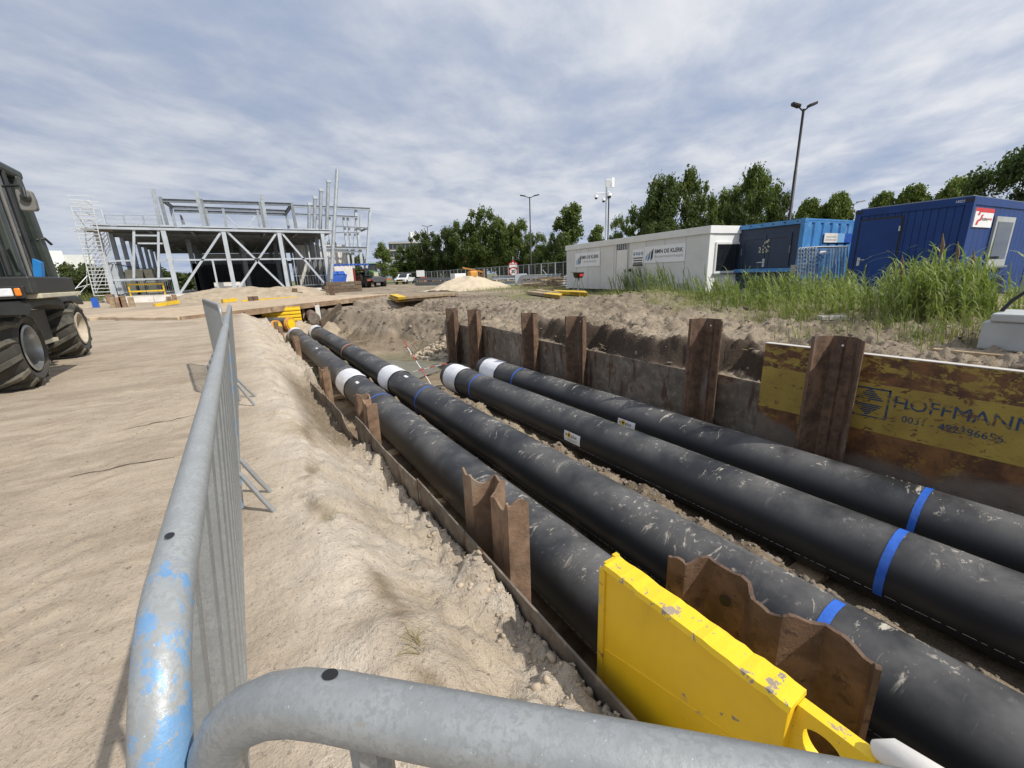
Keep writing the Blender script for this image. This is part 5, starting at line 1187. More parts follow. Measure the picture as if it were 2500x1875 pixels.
# door
u0, u1, v0, v1 = fc.rect((c6(705, 250), c6(832, 245), c6(697, 560))); v0 = .12
panel(tr_, 'door', 'trailertrim', u0, u1, v0, v1, -.02, .02, .006)
panel(tr_, 'door_frame', 'seam', u0-.04, u0, v0, v1+.36, -.03, .02); panel(tr_, 'door_frame', 'seam', u1, u1+.04, v0, v1+.36, -.03, .02)
panel(tr_, 'transom_window', 'glass', u0, u1, v1+.02, v1+.34, -.012, .02)
for k in range(5): panel(tr_, 'curtain', 'curtain', u0+.05+k*.17, u0+.15+k*.17, v1+.04, v1+.32, -.018, -.013)
panel(tr_, 'door_handle', 'galvdull', u1-.22, u1-.08, 1.02, 1.06, -.08, -.03)
# wall bits
u, v = fc.uv(*c6(862, 478)); B(LOC).lathe([(.07, 0), (.07, .1), (.0, .1)], 14, Matrix.Translation((u, 0, v)) @ Matrix.Rotation(R(90), 4, 'X')).obj('wall_socket', 'black', tr_)
u0, u1, v0, v1 = fc.rect((c6(1425, 632), c6(1500, 735))); g = panel(tr_, 'vent', 'galvdull', u0, u1, v0, v1, -.06, 0, .01)
for k in range(5): panel(tr_, 'vent_slat', 'greybox', u0+.05, u1-.05, v0+.06+k*(v1-v0)/6, v0+.10+k*(v1-v0)/6, -.075, -.06)
u0, u1, v0, v1 = fc.rect((c6(1408, 738), c6(1508, 790))); panel(tr_, 'step_block', 'conc', u0, u1, v0, v1, -.35, -.05, .01)
# signs
def sign(pts, small):
    u0, u1, v0, v1 = fc.rect(pts); w_ = u1-u0; h_ = v1-v0
    s_ = panel(tr_, 'sign_board', 'white', u0, u1, v0, v1, -.03, -.004, .004, label='white company sign board lettered BMN DE KLERK'); Y = -.034
    lu = u0 + (.05*w_ if small else .02*w_)
    a0, a1 = u0+w_*(.27 if small else .285), u1-w_*.04
    text('BMN DE KLERK', a0, a1, v0+h_*.56, v0+h_*.80, Y, 'blackprint', tr_, 'lettering', None, .022)
    text('Bouwmaatschappij', a0+(.10*w_ if small else 0), a1-(.10*w_ if small else 0), v0+h_*.25, v0+h_*.46, Y, 'greyprint', tr_, 'lettering')
    gw = w_*.055
    for k, (mt, b0, b1) in enumerate((('logolight', .20, .62), ('logogrey', .42, .74), ('logodark', .52, .88))):
        x = u0+w_*(.035+k*.072); B(LOC).prism([(x, Y+.002, v0+h_*(.12+.0*k)), (x+gw, Y+.002, v0+h_*(.30)), (x+gw*1.25, Y+.002, v0+h_*(b1)), (x+gw*.25, Y+.002, v0+h_*(b1-.20))], (0, -.003, 0)).obj('logo_bar', mt, tr_)
    x = u0+w_*.10; B(LOC).prism([(x, Y+.001, v0+h_*.14), (x+gw*.9, Y+.001, v0+h_*.28), (x+gw*.95, Y+.001, v0+h_*.46), (x+gw*.1, Y+.001, v0+h_*.30)], (0, -.0035, 0)).obj('logo_bar', 'logomid', tr_)
sign((c6(220, 300), c6(505, 258), c6(505, 428), c6(220, 434)), True)
sign((c6(1032, 210), c6(1508, 165), c6(1500, 372), c6(1025, 398)), False)
u0, u1, v0, v1 = fc.rect((c6(895, 240), c6(1025, 235), c6(895, 400))); panel(tr_, 'safety_sign', 'white', u0, u1, v0, v1, -.028, -.004, .003)
for k in range(4):
    B(LOC).lathe([(.0, 0), (.075, 0)], 18, Matrix.Translation((u0+(u1-u0)*(.15+k*.235), -.033, v1-.20)) @ Matrix.Rotation(R(90), 4, 'X'), False).obj('safety_symbol', 'logomid', tr_)
    B(LOC).lathe([(.0, 0), (.033, 0)], 12, Matrix.Translation((u0+(u1-u0)*(.15+k*.235), -.036, v1-.19-.015*(k % 2))) @ Matrix.Rotation(R(90), 4, 'X'), False).obj('safety_symbol', 'white', tr_)
for k in range(4): panel(tr_, 'safety_text', 'blackprint', u0+.05+(.03 if k in (1, 2) else 0), u1-.05-(.03 if k in (1, 2) else 0), v1-.42-k*.11, v1-.37-k*.11+(.02 if k == 3 else 0), -.034, -.029)
# end window (on the plane x = tl)
(ya, za), (yb, zb) = fc.ux(*c4(1412, 680), tl), fc.ux(*c4(1395, 900), tl)
y0w = max(.25, min(ya, yb)); B(LOC).bx(tl-.01, tl+.05, y0w, y0w+1.9, zb-.04, za+.06).obj('window_frame', 'trailertrim', tr_); B(LOC).bx(tl+.04, tl+.055, y0w+.07, y0w+1.83, zb+.04, za-.02).obj('window_pane', 'glass', tr_)
B(LOC).bx(tl, tl+.10, y0w-.05, y0w+1.95, zb-.09, zb-.04).obj('window_sill', 'galvdull', tr_)

# barbecue in front of the cabin
p = onz(1412, 712, .2); p = Vector((p.x, p.y, .2)); bq = thing('barbecue', 'black kettle barbecue on thin legs in front of the cabin', 'barbecue', p)
B().lathe([(.0, .72), (.20, .72), (.26, .80), (.29, .98), (.30, 1.0), (.27, 1.0), (.0, .96)], 20, Matrix.Translation(p), False).obj('bowl', 'black', bq, smooth=True)
B().box(p+Vector((0, 0, 1.02)), (.66, .5, .03)).obj('grill', 'lampgrey', bq); B().bx(p.x-.18, p.x+.05, p.y-.31, p.y-.29, p.z+.80, p.z+.93).obj('red_badge', 'red', bq)
for k in range(4):
    a = R(45+90*k); B().tube([p+Vector((.12*math.cos(a), .12*math.sin(a), .74)), p+Vector((.32*math.cos(a), .32*math.sin(a), 0))], .016, 6).obj('leg', 'galvdull', bq)
B().tube([p+Vector((0, 0, .0)), p+Vector((0, 0, .72))], .05, 8).obj('centre_tube', 'lampgrey', bq)
B().tube([p+Vector((.3*math.cos(a), .3*math.sin(a), .10)) for a in np.linspace(0, 2*math.pi, 9)], .012, 5).obj('leg_ring', 'galvdull', bq)

# ------------------------------------------------------------------ blue store container with doors
o1 = Vector((16.98, 9.95, .16)); e1 = Vector((16.76, 7.33, .16)); d = e1-o1; w1 = d.length; rz1 = math.atan2(d.y, d.x)
k1 = thing('storage_container', 'light blue steel container with dark navy double doors', 'container', o1, rz1); f1 = Face(k1, o1, rz1); H1, D1_ = 2.62, 6.0
def corrl(t_, x, y0, y1, z0, z1, mt, out, step=.55, dep=.05, name='corrugated_wall'):
    pts = []; n = max(1, int((y1-y0)/step))
    for k in range(n):
        s_ = (y1-y0)/n; u = y0+s_*k
        for (f, dd) in ((0, 0), (.62, 0), (.70, -dep), (.92, -dep)): pts.append((x+out*dd, u+s_*f, z0))
    pts.append((x, y1, z0)); return B(LOC).strip(pts, (0, 0, z1-z0)).obj(name, mt, t_)
corrl(k1, w1-.03, .12, D1_-.12, .16, H1-.12, 'bluecont_old', 1); corrl(k1, .03, .12, D1_-.12, .16, H1-.12, 'bluecont_old', -1)
B(LOC).bx(.02, w1-.02, .05, D1_-.02, H1-.06, H1-.02).obj('roof', 'bluecont_old', k1); B(LOC).bx(.02, w1-.02, .02, D1_-.02, .02, .10).obj('floor', 'black', k1)
for (x0, x1) in ((0, .14), (w1-.14, w1)):
    for (y0, y1) in ((0, .14), (D1_-.14, D1_)): B(LOC).bx(x0, x1, y0, y1, .14, H1-.14).obj('corner_post', 'bluecont_old', k1)
    for z0 in (0, H1-.14): B(LOC).bx(x0-.01, x1+.01, -.01, .17, z0, z0+.14).obj('corner_casting', 'bluecont_old', k1, bevel=.01)
    B(LOC).bx(x0+.03, x1-.03, .17, D1_-.15, H1-.13, H1).obj('top_rail', 'bluecont_old', k1); B(LOC).bx(x0+.03, x1-.03, .17, D1_-.15, 0, .14).obj('bottom_rail', 'bluecont_old', k1)
B(LOC).bx(.14, w1-.14, .0, .12, H1-.16, H1-.01).obj('door_header', 'bluecont_old', k1); B(LOC).bx(.14, w1-.14, 0, .12, .0, .14).obj('door_sill', 'bluecont_old', k1)
B(LOC).bx(.14, w1-.14, .10, .14, .14, H1-.16).obj('front_panel', 'navydoor', k1)
um = .14+(w1-.28)*.50
for (u0, u1) in ((.36, um-.01), (um+.01, w1-.42)):
    dr = B(LOC).bx(u0, u1, .055, .095, .55, H1-.42).obj('door', 'navydoor', k1, bevel=.006)
    for (a, b_, c_, e_) in ((u0+.12, u1-.12, H1-.58, H1-.56), (u0+.12, u0+.14, .7, H1-.56)): B(LOC).bx(a, b_, .048, .056, c_, e_).obj('door_groove', 'black', k1)
    B(LOC).bx(u1-.02 if u0 > um else u0, u1 if u0 > um else u0+.02, .04, .06, 1.5, 1.75).obj('hinge', 'galvdull', k1)
u, v = f1.uv(*c4(1775, 825)); B(LOC).bx(u-.04, u+.04, .03, .055, v-.16, v+.14).obj('lock_plate', 'steelw', k1, bevel=.005); B(LOC).bx(u-.24, u+.02, .0, .03, v-.01, v+.025).obj('door_handle', 'steelw', k1, bevel=.005)
u, v = f1.uv(*c4(1747, 727)); text('2', u-.045, u+.045, v-.10, v+.10, .050, 'cream', k1, 'lettering', None, .02)
q = B(LOC); rr = random.Random(3)
for k in range(16): uu, vv = um+rr.uniform(-.16, .14), 1.78+rr.uniform(-.22, .22); q.bx(uu-.015*rr.random()-.01, uu+.02, .046, .050, vv-.04*rr.random()-.01, vv+.03)
q.obj('paint_scrape', 'cream', k1)
(u0, v0), (u1, v1) = f1.uv(*c4(1520, 885)), f1.uv(*c4(2040, 878)); B(LOC).bx(-.1, w1-.1, -.10, -.02, v1-.07, v1+.06).obj('locking_bar', 'bluecont_old', k1, bevel=.008)
B(LOC).bx(w1-.22, w1-.02, -.14, -.02, v1-.15, v1+.16).obj('lock_bracket', 'galv', k1, bevel=.02)
for k in range(6): u = .25+k*(w1-.5)/5; B(LOC).bx(u-.03, u+.03, -.006, .0, H1-.10, H1-.06).obj('header_bolt', 'black', k1)
# weathered sign on the sunlit side
sy0, sy1, sz0, sz1 = .95, 2.35, 1.62, 1.98
pts = [f1.ux(*q_, w1) for q_ in ((2013, 569), (2045, 570), (2010, 592), (2080, 570))]
sy0, sz1 = pts[0]; sz0 = pts[2][1]; sy1 = pts[1][0]
B(LOC).bx(w1+.004, w1+.02, sy0, sy1, sz0, sz1).obj('sign_board', 'insul', k1); B(LOC).bx(w1+.004, w1+.02, sy1, sy1+(sy1-sy0)*.55, sz0, sz1).obj('sign_board', 'logolight', k1); B(LOC).bx(w1+.004, w1+.02, sy1+(sy1-sy0)*.55, sy1+(sy1-sy0)*1.2, sz0, sz1).obj('sign_board', 'skipblue', k1)
for (s_, f0, f1_) in (('VAN HOOVELD', .50, .70), ('GIESSENDAM', .18, .38)):
    text(s_, sy0+(sy1-sy0)*.1, sy1-(sy1-sy0)*.12, sz0+(sz1-sz0)*f0, sz0+(sz1-sz0)*f1_, 0, 'greyprint', k1, 'lettering', lambda u_, v_: Vector((w1+.022, u_, v_)), .012)

# ------------------------------------------------------------------ dark blue cabin
o2 = Vector((16.42, 5.80, .18)); e2 = Vector((16.20, 3.22, .18)); d = e2-o2; w2 = d.length; rz2 = math.atan2(d.y, d.x)
k2 = thing('storage_container', 'dark blue site container with a door and a framed window', 'container', o2, rz2); f2c = Face(k2, o2, rz2); H2 = 2.62; D2 = 5.6
B(LOC).bx(.05, w2-.05, .05, D2-.05, .10, H2-.06).obj('container_body', 'bluecont', k2)
for x in (0, w2-.15):
    for y in (0, D2-.15): B(LOC).bx(x, x+.15, y, y+.15, .0, H2).obj('corner_post', 'bluecont', k2, bevel=.006)
for z in (0, H2-.20):
    B(LOC).bx(.15, w2-.15, .0, .12, z, z+.20).obj('frame_rail', 'bluecont', k2, bevel=.005); B(LOC).bx(w2-.12, w2, .15, D2-.15, z, z+.20).obj('frame_rail', 'bluecont', k2, bevel=.005)
B(LOC).bx(.1, w2-.06, .06, D2-.1, H2-.005, H2+.03).obj('roof_sheet', 'galvdull', k2)
for x in (.0, w2-.17): B(LOC).bx(x-.004, x+.174, -.006, .0, H2-.13, H2-.05).obj('corner_slot', 'black', k2)
n = 14
for k in range(n):
    u = .18+(w2-.36)*k/n; B(LOC).bx(u+.006, u+(w2-.36)/n-.006, .030, .055, .2, H2-.2).obj('wall_panel', 'bluecont', k2)
    y = .18+(D2-.36)*k/n; B(LOC).bx(w2-.055, w2-.030, y+.006, y+(D2-.36)/n-.006, .2, H2-.2).obj('wall_panel', 'bluecont', k2)
c10 = crop(2060, 460, 360/1991)
u0, u1, v0, v1 = f2c.rect((c10(250, 440), c10(790, 395), c10(120, 1150))); u0, _ = f2c.uv(*c10(240, 440)); u1, _ = f2c.uv(*c10(785, 400))
v1 = f2c.uv(*c10(500, 418))[1]
B(LOC).bx(u0-.05, u1+.05, .02, .034, .22, v1+.05).obj('door_frame', 'black', k2); B(LOC).bx(u0, u1, .005, .03, .22, v1).obj('door', 'bluecont', k2, bevel=.006)
u, v = f2c.uv(*c10(195, 990)); B(LOC).bx(u-.035, u+.035, -.01, .006, v-.12, v+.12).obj('lock_plate', 'steelw', k2); B(LOC).bx(u-.02, u+.17, -.05, -.03, v+.04, v+.065).obj('door_handle', 'steelw', k2, bevel=.005)
u, v = f2c.uv(*c10(752, 540)); B(LOC).bx(u-.015, u+.015, -.012, .02, v-.07, v+.07).obj('hinge', 'steelw', k2)
a, va = f2c.uv(*c10(1510, 222)); b_, vb = f2c.uv(*c10(1755, 185)); text('182213363', a, b_, H2-.125, H2-.065, -.003, 'paper', k2, 'lettering')
# window and advert on the sunlit long side
c11 = crop(2330, 440, 170/783)
P = [f2c.ux(*c11(*q_), w2) for q_ in ((470, 405), (680, 415), (330, 970), (510, 962))]
y0, y1, z0, z1 = P[0][0], P[1][0], P[2][1], P[0][1]
B(LOC).bx(w2-.02, w2+.035, y0, y1, z0, z1).obj('window_frame', 'greybox', k2); B(LOC).bx(w2+.03, w2+.045, y0+.14, y1-.16, z0+.2, z1-.14).obj('window_pane', 'glass', k2); B(LOC).bx(w2+.03, w2+.042, y0+.14+(y1-y0)*.0, y0+.14+(y1-y0)*.45, z0+.2, z1-.14).obj('curtain', 'curtain', k2)
B(LOC).bx(w2+.0, w2+.09, y0-.04, y1+.04, z0-.05, z0).obj('window_sill', 'galv', k2)
P = [f2c.ux(*c11(*q_), w2) for q_ in ((252, 305), (458, 315), (202, 525), (405, 532))]
y0, y1, z0, z1 = P[0][0], P[1][0], P[2][1], P[0][1]; X = w2+.006
B(LOC).bx(w2-.03, X, y0, y1, z0, z1).obj('advert_board', 'paper', k2); B(LOC).bx(X, X+.003, y0+(y1-y0)*.2, y1, z1-(z1-z0)*.22, z1).obj('advert_stripe', 'red', k2)
B(LOC).bx(X, X+.002, y0, y0+(y1-y0)*.2, z1-(z1-z0)*.18, z1).obj('advert_stripe', 'red', k2)
yq = lambda f: y0+(y1-y0)*f
zq = lambda f: z0+(z1-z0)*f
for pl in (((.12, .62), (.2, .86), (.34, .90), (.36, .84), (.26, .80), (.22, .62)), ((.10, .12), (.16, .36), (.30, .46), (.34, .66), (.46, .66), (.40, .58), (.36, .36), (.24, .30), (.2, .12))):
    B(LOC).prism([(X+.004, yq(a), zq(b_)) for a, b_ in pl], (.002, 0, 0)).obj('advert_emblem', 'red', k2)
tx3 = lambda u_, v_: Vector((X+.006, u_, v_))
text('KLEIN', yq(.40), yq(.66), zq(.36), zq(.50), 0, 'blackprint', k2, 'lettering', tx3, .02); text('JANS', yq(.67), yq(.95), zq(.36), zq(.50), 0, 'red', k2, 'lettering', tx3, .02)

# stack of mesh fence panels leaning by the light blue container
fs_ = []
pl_, pr_ = onz(1975, 700, .2), onz(2082, 700, .2)
for k in range(7):
    f = k/6; base = Vector((16.62-.03*k, 7.22-.10*k, .18)); t_ = thing('mesh_fence', ('outermost' if k == 6 else 'innermost' if k == 0 else ('second', 'third', 'fourth', 'fifth', 'sixth')[k-1]) + ' of the mesh fence panels stacked against the light blue container', 'mesh fence', base, R(-9), 'stacked mesh fence panels')
    hh = 1.62; LL = 1.75
    B(LOC).tube([(0, 0, 0), (0, .15, hh-.05), (.05, .16, hh), (LL-.05, .16, hh), (LL, .15, hh-.05), (LL, 0, 0), (0, 0, 0)], .021, 8).obj('frame', 'galvfar', t_, smooth=True)
    if k in (0, 6):
        q = B(LOC)
        for j in range(1, 22): q.tube([(LL*j/22, 0, .05), (LL*j/22, .15, hh-.02)], .004, 4)
        for j in range(1, 9): q.tube([(0, .15*j/9, hh*j/9), (LL, .15*j/9, hh*j/9)], .004, 4)
        q.obj('mesh', 'galvfar', t_)
    if k == 6: B(LOC).bx(.12, .42, .06, .08, 1.38, 1.48).obj('label_plate', 'paper', t_)

# dark drain pipes stacked by the cabin end
p = onz(1760, 716, .2)
for k, (dx, dz) in enumerate(((0, .12), (.26, .12), (.13, .34))):
    q = Vector((p.x+dx*.6, p.y-dx*.8, .2+dz)); tag(B().lathe([(.12, 0), (.12, 1.6), (.09, 1.6), (.09, .05), (.0, .05)], 20, Matrix.Translation(q+Vector((0, 0, 0))) @ Matrix.Rotation(R(75), 4, 'Z') @ Matrix.Rotation(R(86), 4, 'Y'), False).obj('drain_pipe', 'rubberdark', smooth=True), ('dark drain pipe by the cabin end, left one at the bottom', 'dark drain pipe by the cabin end, right one at the bottom', 'dark drain pipe by the cabin end, top one')[k], 'pipe')
tag(B().beam(onz(1745, 690, .75), onz(1765, 722, .2), .12, .05).obj('leaning_board', 'wooddark'), 'dark board leaning below the drain pipes', 'board')

# ------------------------------------------------------------------ right foreground: grey box, hose, planks
gb = thing('utility_box', 'grey plastic utility box at the right edge, on a plank', 'box', (8.05, .95, .12))
y0, y1 = 1.22, -.2
B().bx(7.75, 8.45, y1, y0, .17, .52).obj('box_body', 'greybox', gb, bevel=.02); B().bx(7.72, 8.48, y1, y0-.06, .52, .62).obj('box_lid', 'greybox', gb, bevel=.02)
tag(B().bx(7.45, 7.75, -.6, 1.55, .09, .165).obj('plank', 'wood'), 'weathered plank in front of the grey utility box', 'plank')
hs = [onx(*q, 8.05) for q in ((2428, 862), (2425, 840), (2430, 800), (2445, 760), (2470, 735), (2500, 715), (2560, 690))]
tag(B().tube(hs, .022, 10).obj('hose', 'hosepipe', smooth=True), 'black hose arching over the grey utility box', 'hose')
for k, (q, lab) in enumerate((((2395, 745, 2500, 728), 'grey timber lying in the grass behind the hose'), ((2380, 762, 2500, 748), 'second timber lying in the grass, nearer the box'))):
    A, Q = onz(q[0], q[1], .24), onz(q[2], q[3], .24); tag(B().beam(A, Q, .2, .10).obj('plank', 'wood'), lab, 'plank')
A = onz(2475, 720, .22); tag(B().box((A.x+1.3, A.y-.2, .75), (.9, .5, 1.1)).obj('steel_cabinet', 'greybox', bevel=.03), 'grey steel cabinet cut by the right edge of the picture', 'cabinet')
A, Q = onz(2000, 776, .22), onz(2065, 775, .22); tag(B().beam(A, Q, .25, .07).obj('paving_slab', 'conc'), 'concrete slab lying in the grass above the bank', 'slab')
# ------------------------------------------------------------------ trees
def crown_mesh(name, blobs, n, leaf, mt, seed, flat=.9, droop=0.):
    r_ = np.random.default_rng(seed); blobs = np.array(blobs, float); wts = blobs[:, 3]**2; wts /= wts.sum()
    k = r_.choice(len(blobs), n, p=wts); d = r_.normal(size=(n, 3)); d /= np.linalg.norm(d, axis=1)[:, None]
    rad = blobs[k, 3]*(r_.random(n)**.45)*(1+.22*r_.normal(size=n)); c = blobs[k, :3] + d*rad[:, None]*np.array([1, 1, flat])
    if droop: c[:, 2] -= droop*r_.random(n)**2
    nn = d*.7 + r_.normal(size=(n, 3))*.7; nn /= np.linalg.norm(nn, axis=1)[:, None]
    u = np.cross(nn, r_.normal(size=(n, 3))); u /= np.linalg.norm(u, axis=1)[:, None]; v = np.cross(nn, u); s_ = leaf*r_.uniform(.5, 1.3, (n, 1))
    q = np.stack([c-u*s_*.5, c+v*s_*.34, c+u*s_*.62, c-v*s_*.34], 1).reshape(-1, 3)
    f = np.arange(4*n).reshape(n, 4); me = bpy.data.meshes.new(name); me.from_pydata(q.tolist(), [], f.tolist()); me.update(); me.materials.append(MAT[mt]); return me
def trunk_mesh(name, h, r_, blobs, seed):
    b = B(); rr = random.Random(seed); b.tube([(0, 0, -.3), (.02, 0, h*.25), (.08, .05, h*.5), (.05, -.05, h*.85)], [r_*1.25, r_, r_*.7, r_*.2], 9)
    for q in blobs[:12]:
        z = h*(.25+.4*rr.random()); b.tube([(.04, 0, z), (q[0]*.5, q[1]*.5, z+(q[2]-z)*.55), (q[0]*.9, q[1]*.9, q[2])], [r_*.38, r_*.22, r_*.06], 6)
    me = bpy.data.meshes.new(name); me.from_pydata([tuple(v) for v in b.v], [], b.f); me.update(); me.shade_smooth(); me.materials.append(MAT['treetrunk']); return me
def kind(k):
    rr = random.Random({'broad': 3, 'broad2': 14, 'broad3': 25, 'poplar': 5, 'lime': 8, 'birch': 9, 'bush': 10, 'oak': 21}[k]); bl_ = []
    if k.startswith('broad') or k == 'oak':
        for i in range(46):
            z = rr.uniform(.22, .97); w_ = .44*math.sin(math.pi*min(1, (z-.10)/.98))**.7; a = rr.random()*6.28; r_ = w_*rr.random()**.5
            bl_.append((r_*math.cos(a), r_*math.sin(a), z, rr.uniform(.07, .15)*(1.15-.45*z)))
        return bl_, (15000 if k != 'oak' else 24000), (.036 if k != 'oak' else .028), 'leaf', .018
    if k == 'poplar':
        for i in range(26):
            z = rr.uniform(.15, .97); w_ = .20*math.sin(math.pi*min(1, (z-.02)/1.02))**.6; a = rr.random()*6.28; r_ = w_*rr.random()**.5; bl_.append((r_*math.cos(a), r_*math.sin(a), z, rr.uniform(.06, .11)))
        return bl_, 12000, .036, 'leaflight', .014
    if k == 'lime':
        for i in range(60):
            a = rr.random()*6.28; z = rr.uniform(-1, 1); r_ = math.sqrt(1-z*z)*.19; bl_.append((r_*math.cos(a), r_*math.sin(a), .73+.20*z, rr.uniform(.06, .095)))
        return bl_, 22000, .034, 'leaflime', .018
    if k == 'birch':
        for i in range(26):
            z = rr.uniform(.25, .97); w_ = .24*(1-z)**.5+.03; a = rr.random()*6.28; r_ = w_*rr.random()**.5; bl_.append((r_*math.cos(a), r_*math.sin(a), z, rr.uniform(.04, .085)))
        return bl_, 9000, .026, 'leaflight', .011
    for i in range(20):
        a = rr.random()*6.28; r_ = .6*rr.random()**.5; bl_.append((r_*math.cos(a), r_*math.sin(a), rr.uniform(.15, .8), rr.uniform(.12, .26)))
    return bl_, 9000, .08, 'bush', .03
TREES = {}
def tree(k, loc, h, w_, label, group, mt=None, rz=None, name='tree'):
    if k not in TREES:
        bl_, n, lf, m_, tr0 = kind(k); TREES[k] = (crown_mesh(k+'_crown', bl_, n, lf, m_, 40+len(TREES), 1., .06 if k == 'birch' else 0), trunk_mesh(k+'_trunk', .9, tr0, bl_, 3))
    t_ = thing(name, label, 'bush' if name == 'bush' else 'tree', loc, random.random()*6.28 if rz is None else rz, group)
    for me, nm in zip(TREES[k], ('crown', 'trunk')):
        o = bpy.data.objects.new(nm, me); C.objects.link(o); o.parent = t_
        if mt and nm == 'crown':
            o.material_slots[0].link = 'OBJECT'; o.material_slots[0].material = MAT[mt]
    t_.scale = (w_, w_, h); return t_
def tpx(k, px, top, dist, wpx, label, group='trees behind the site', zb=0., mt=None, rel=None):
    p = atd(px, top, dist); base = (p.x, p.y, zb); dep = (Vector((p.x, p.y, 0))).dot(Vector((cf.x, cf.y, 0)).normalized())
    wm = wpx/F*dep; nat = {'broad': .95, 'broad2': .95, 'broad3': .95, 'oak': .95, 'poplar': .52, 'lime': .66, 'birch': .5, 'bush': 1.5}[k]
    return tree(k, base, (p.z-zb)/(1.03 if k != 'bush' else .95), wm/nat, label, group, mt)
c3p = c3
far = [('birch', (440, 440), 78, 62, 'slender birch beside the far tractor', 'leaflight'), ('broad', (640, 500), 92, 60, 'low broad tree right of the birch', None), ('broad2', (790, 390), 90, 95, 'dark broad tree below the far lamp', 'leafdark'),
       ('broad3', (965, 325), 86, 75, 'dark tree with a narrow top left of the big group', 'leafdark'), ('broad', (1120, 292), 84, 80, 'broad tree in the middle of the far row', None), ('broad2', (1285, 205), 82, 105, 'tallest tree of the far row, above the pale sand heap', None),
       ('broad3', (1445, 250), 80, 80, 'broad tree right of the tallest far one', None), ('broad', (1580, 285), 78, 85, 'broad tree left of the middle lamp post', None), ('broad2', (1735, 410), 76, 70, 'lower tree right of the middle lamp post', 'leaflight'),
       ('broad3', (1835, 455), 72, 62, 'small tree left of the tall poplar', None), ('poplar', (2010, 150), 70, 88, 'tall upright poplar left of the white cabin', None), ('broad', (1890, 390), 66, 50, 'dark rounded tree at the poplar foot', 'leafdark')]
for (k, q, dist, wpx, lab, mt) in far: tpx(k, *c3p(*q), dist, wpx, lab, 'trees in the far row', 0, mt)
for i, (k, q, dist, wpx, lab, mt) in enumerate((('poplar', (495, 530), 60, 50, 'small poplar behind the left part of the cabin roof', None), ('broad2', (690, 465), 52, 70, 'rounded tree right of the camera mast', None), ('broad3', (880, 348), 50, 105, 'loose tree left of the tallest one behind the cabin', None), ('broad', (1120, 92), 48, 150, 'tallest dark tree behind the white cabin', 'leafdark'),
        ('broad2', (1285, 190), 50, 85, 'broad tree right beside the tallest behind the cabin', None), ('broad3', (1475, 215), 54, 120, 'airy pale tree between the two tall ones behind the cabin', 'leaflight'), ('broad', (1765, 58), 46, 130, 'tall tree with a lopsided top behind the light blue container', None), ('broad2', (1930, 300), 46, 80, 'dark tree left of the tall lamp post', 'leafdark'), ('broad3', (1620, 330), 44, 90, 'low dark tree filling the gap above the cabin end', 'leafdark'), ('broad', (1010, 480), 44, 90, 'low tree just above the cabin roof', 'leafdark'))):
    tpx(k, *c4(*q), dist, wpx, lab, 'trees behind the cabins', 0, mt)
for i, (q, wpx, lab) in enumerate((((225, 385), 70, 'clipped round tree by the tall lamp post'), ((420, 342), 80, 'round tree above the light blue container'), ((725, 338), 70, 'smaller round tree above the dark blue container'), ((932, 288), 82, 'round tree above the middle of the dark blue container'), ((1235, 235), 88, 'round tree above the right corner of the dark blue container'))):
    tpx('lime', *c5(*q), 36, wpx, lab, 'round trees in a row behind the containers')
tpx('oak', 2545, 325, 27, 230, 'large dark tree cut by the right edge of the picture', 'trees behind the cabins', 0, 'leafdark')
for i, (px, top, dist, wpx, lab) in enumerate(((205, 640, 62, 130, 'bush behind the scaffold tower'), (395, 655, 84, 130, 'bush seen through the left bays of the building'), (470, 670, 88, 120, 'second bush seen through the left bays of the building'), (300, 660, 82, 120, 'bush between the scaffold and the building frame'), (160, 665, 60, 70, 'small bush left of the scaffold tower'), (850, 610, 86, 70, 'bush behind the right wing of the building'), (800, 580, 92, 60, 'tall bush seen through the right wing of the building'), (880, 640, 84, 70, 'low bush behind the far tractor'))):
    tpx('bush', px, top, dist, wpx, lab, 'bushes behind the building').name = 'bush'
# low hedge mass below the far trees
for i, (px, top, wpx, d_, lab) in enumerate(((1010, 640, 150, 96, 'left'), (1130, 640, 170, 94, 'middle'), (1290, 628, 190, 84, 'right'), (1400, 615, 170, 64, 'nearest')))  :
    o = tpx('bush', px, top, d_, wpx, 'dark undergrowth below the far trees, %s clump' % lab, 'undergrowth', 0, 'leafdark'); o.name = 'bush'
# ------------------------------------------------------------------ lamps and mast
def lamp(label, top, dist, col, arm=.9, r_=.09, head=(.62, .26, .10), z0=.1, dirs=None):
    p = atd(*top, dist); t_ = thing('street_lamp', label, 'street lamp', (p.x, p.y, z0), math.atan2(-cr.y, cr.x)*-1, 'double-armed street lamps'); h = p.z-z0
    B(LOC).tube([(0, 0, 0), (0, 0, h*.35), (0, 0, h*.351), (0, 0, h*.68), (0, 0, h*.681), (0, 0, h)], [r_*1.15, r_*1.1, r_, r_*.92, r_*.8, r_*.7], 12).obj('pole', col, t_, smooth=60)
    for s_ in (-1, 1):
        B(LOC).tube([(0, 0, h-.1), (s_*arm*.45, 0, h+.05), (s_*arm*.6, 0, h+.10)], r_*.45, 8).obj('arm', col, t_)
        B(LOC).prism([(s_*arm*.5, -head[1]/2, h+.05), (s_*arm*.5, head[1]/2, h+.05), (s_*(arm*.5+head[0]), head[1]*.4, h+.16), (s_*(arm*.5+head[0]), -head[1]*.4, h+.16)], (0, 0, head[2])).obj('lamp_head', col if col == 'lampblack' else 'lampgrey', t_, bevel=.02)
lamp('tall black double-armed street lamp behind the light blue container', (1962, 266), 25, 'lampblack', .40, .075, (.34, .28, .12))
lamp('black double-armed street lamp in front of the far trees', (1293, 481), 50, 'lampblack', .9, .085)
lamp('small double-armed street lamp far above the left trees', (1043, 553), 92, 'lampblack', .9, .09)
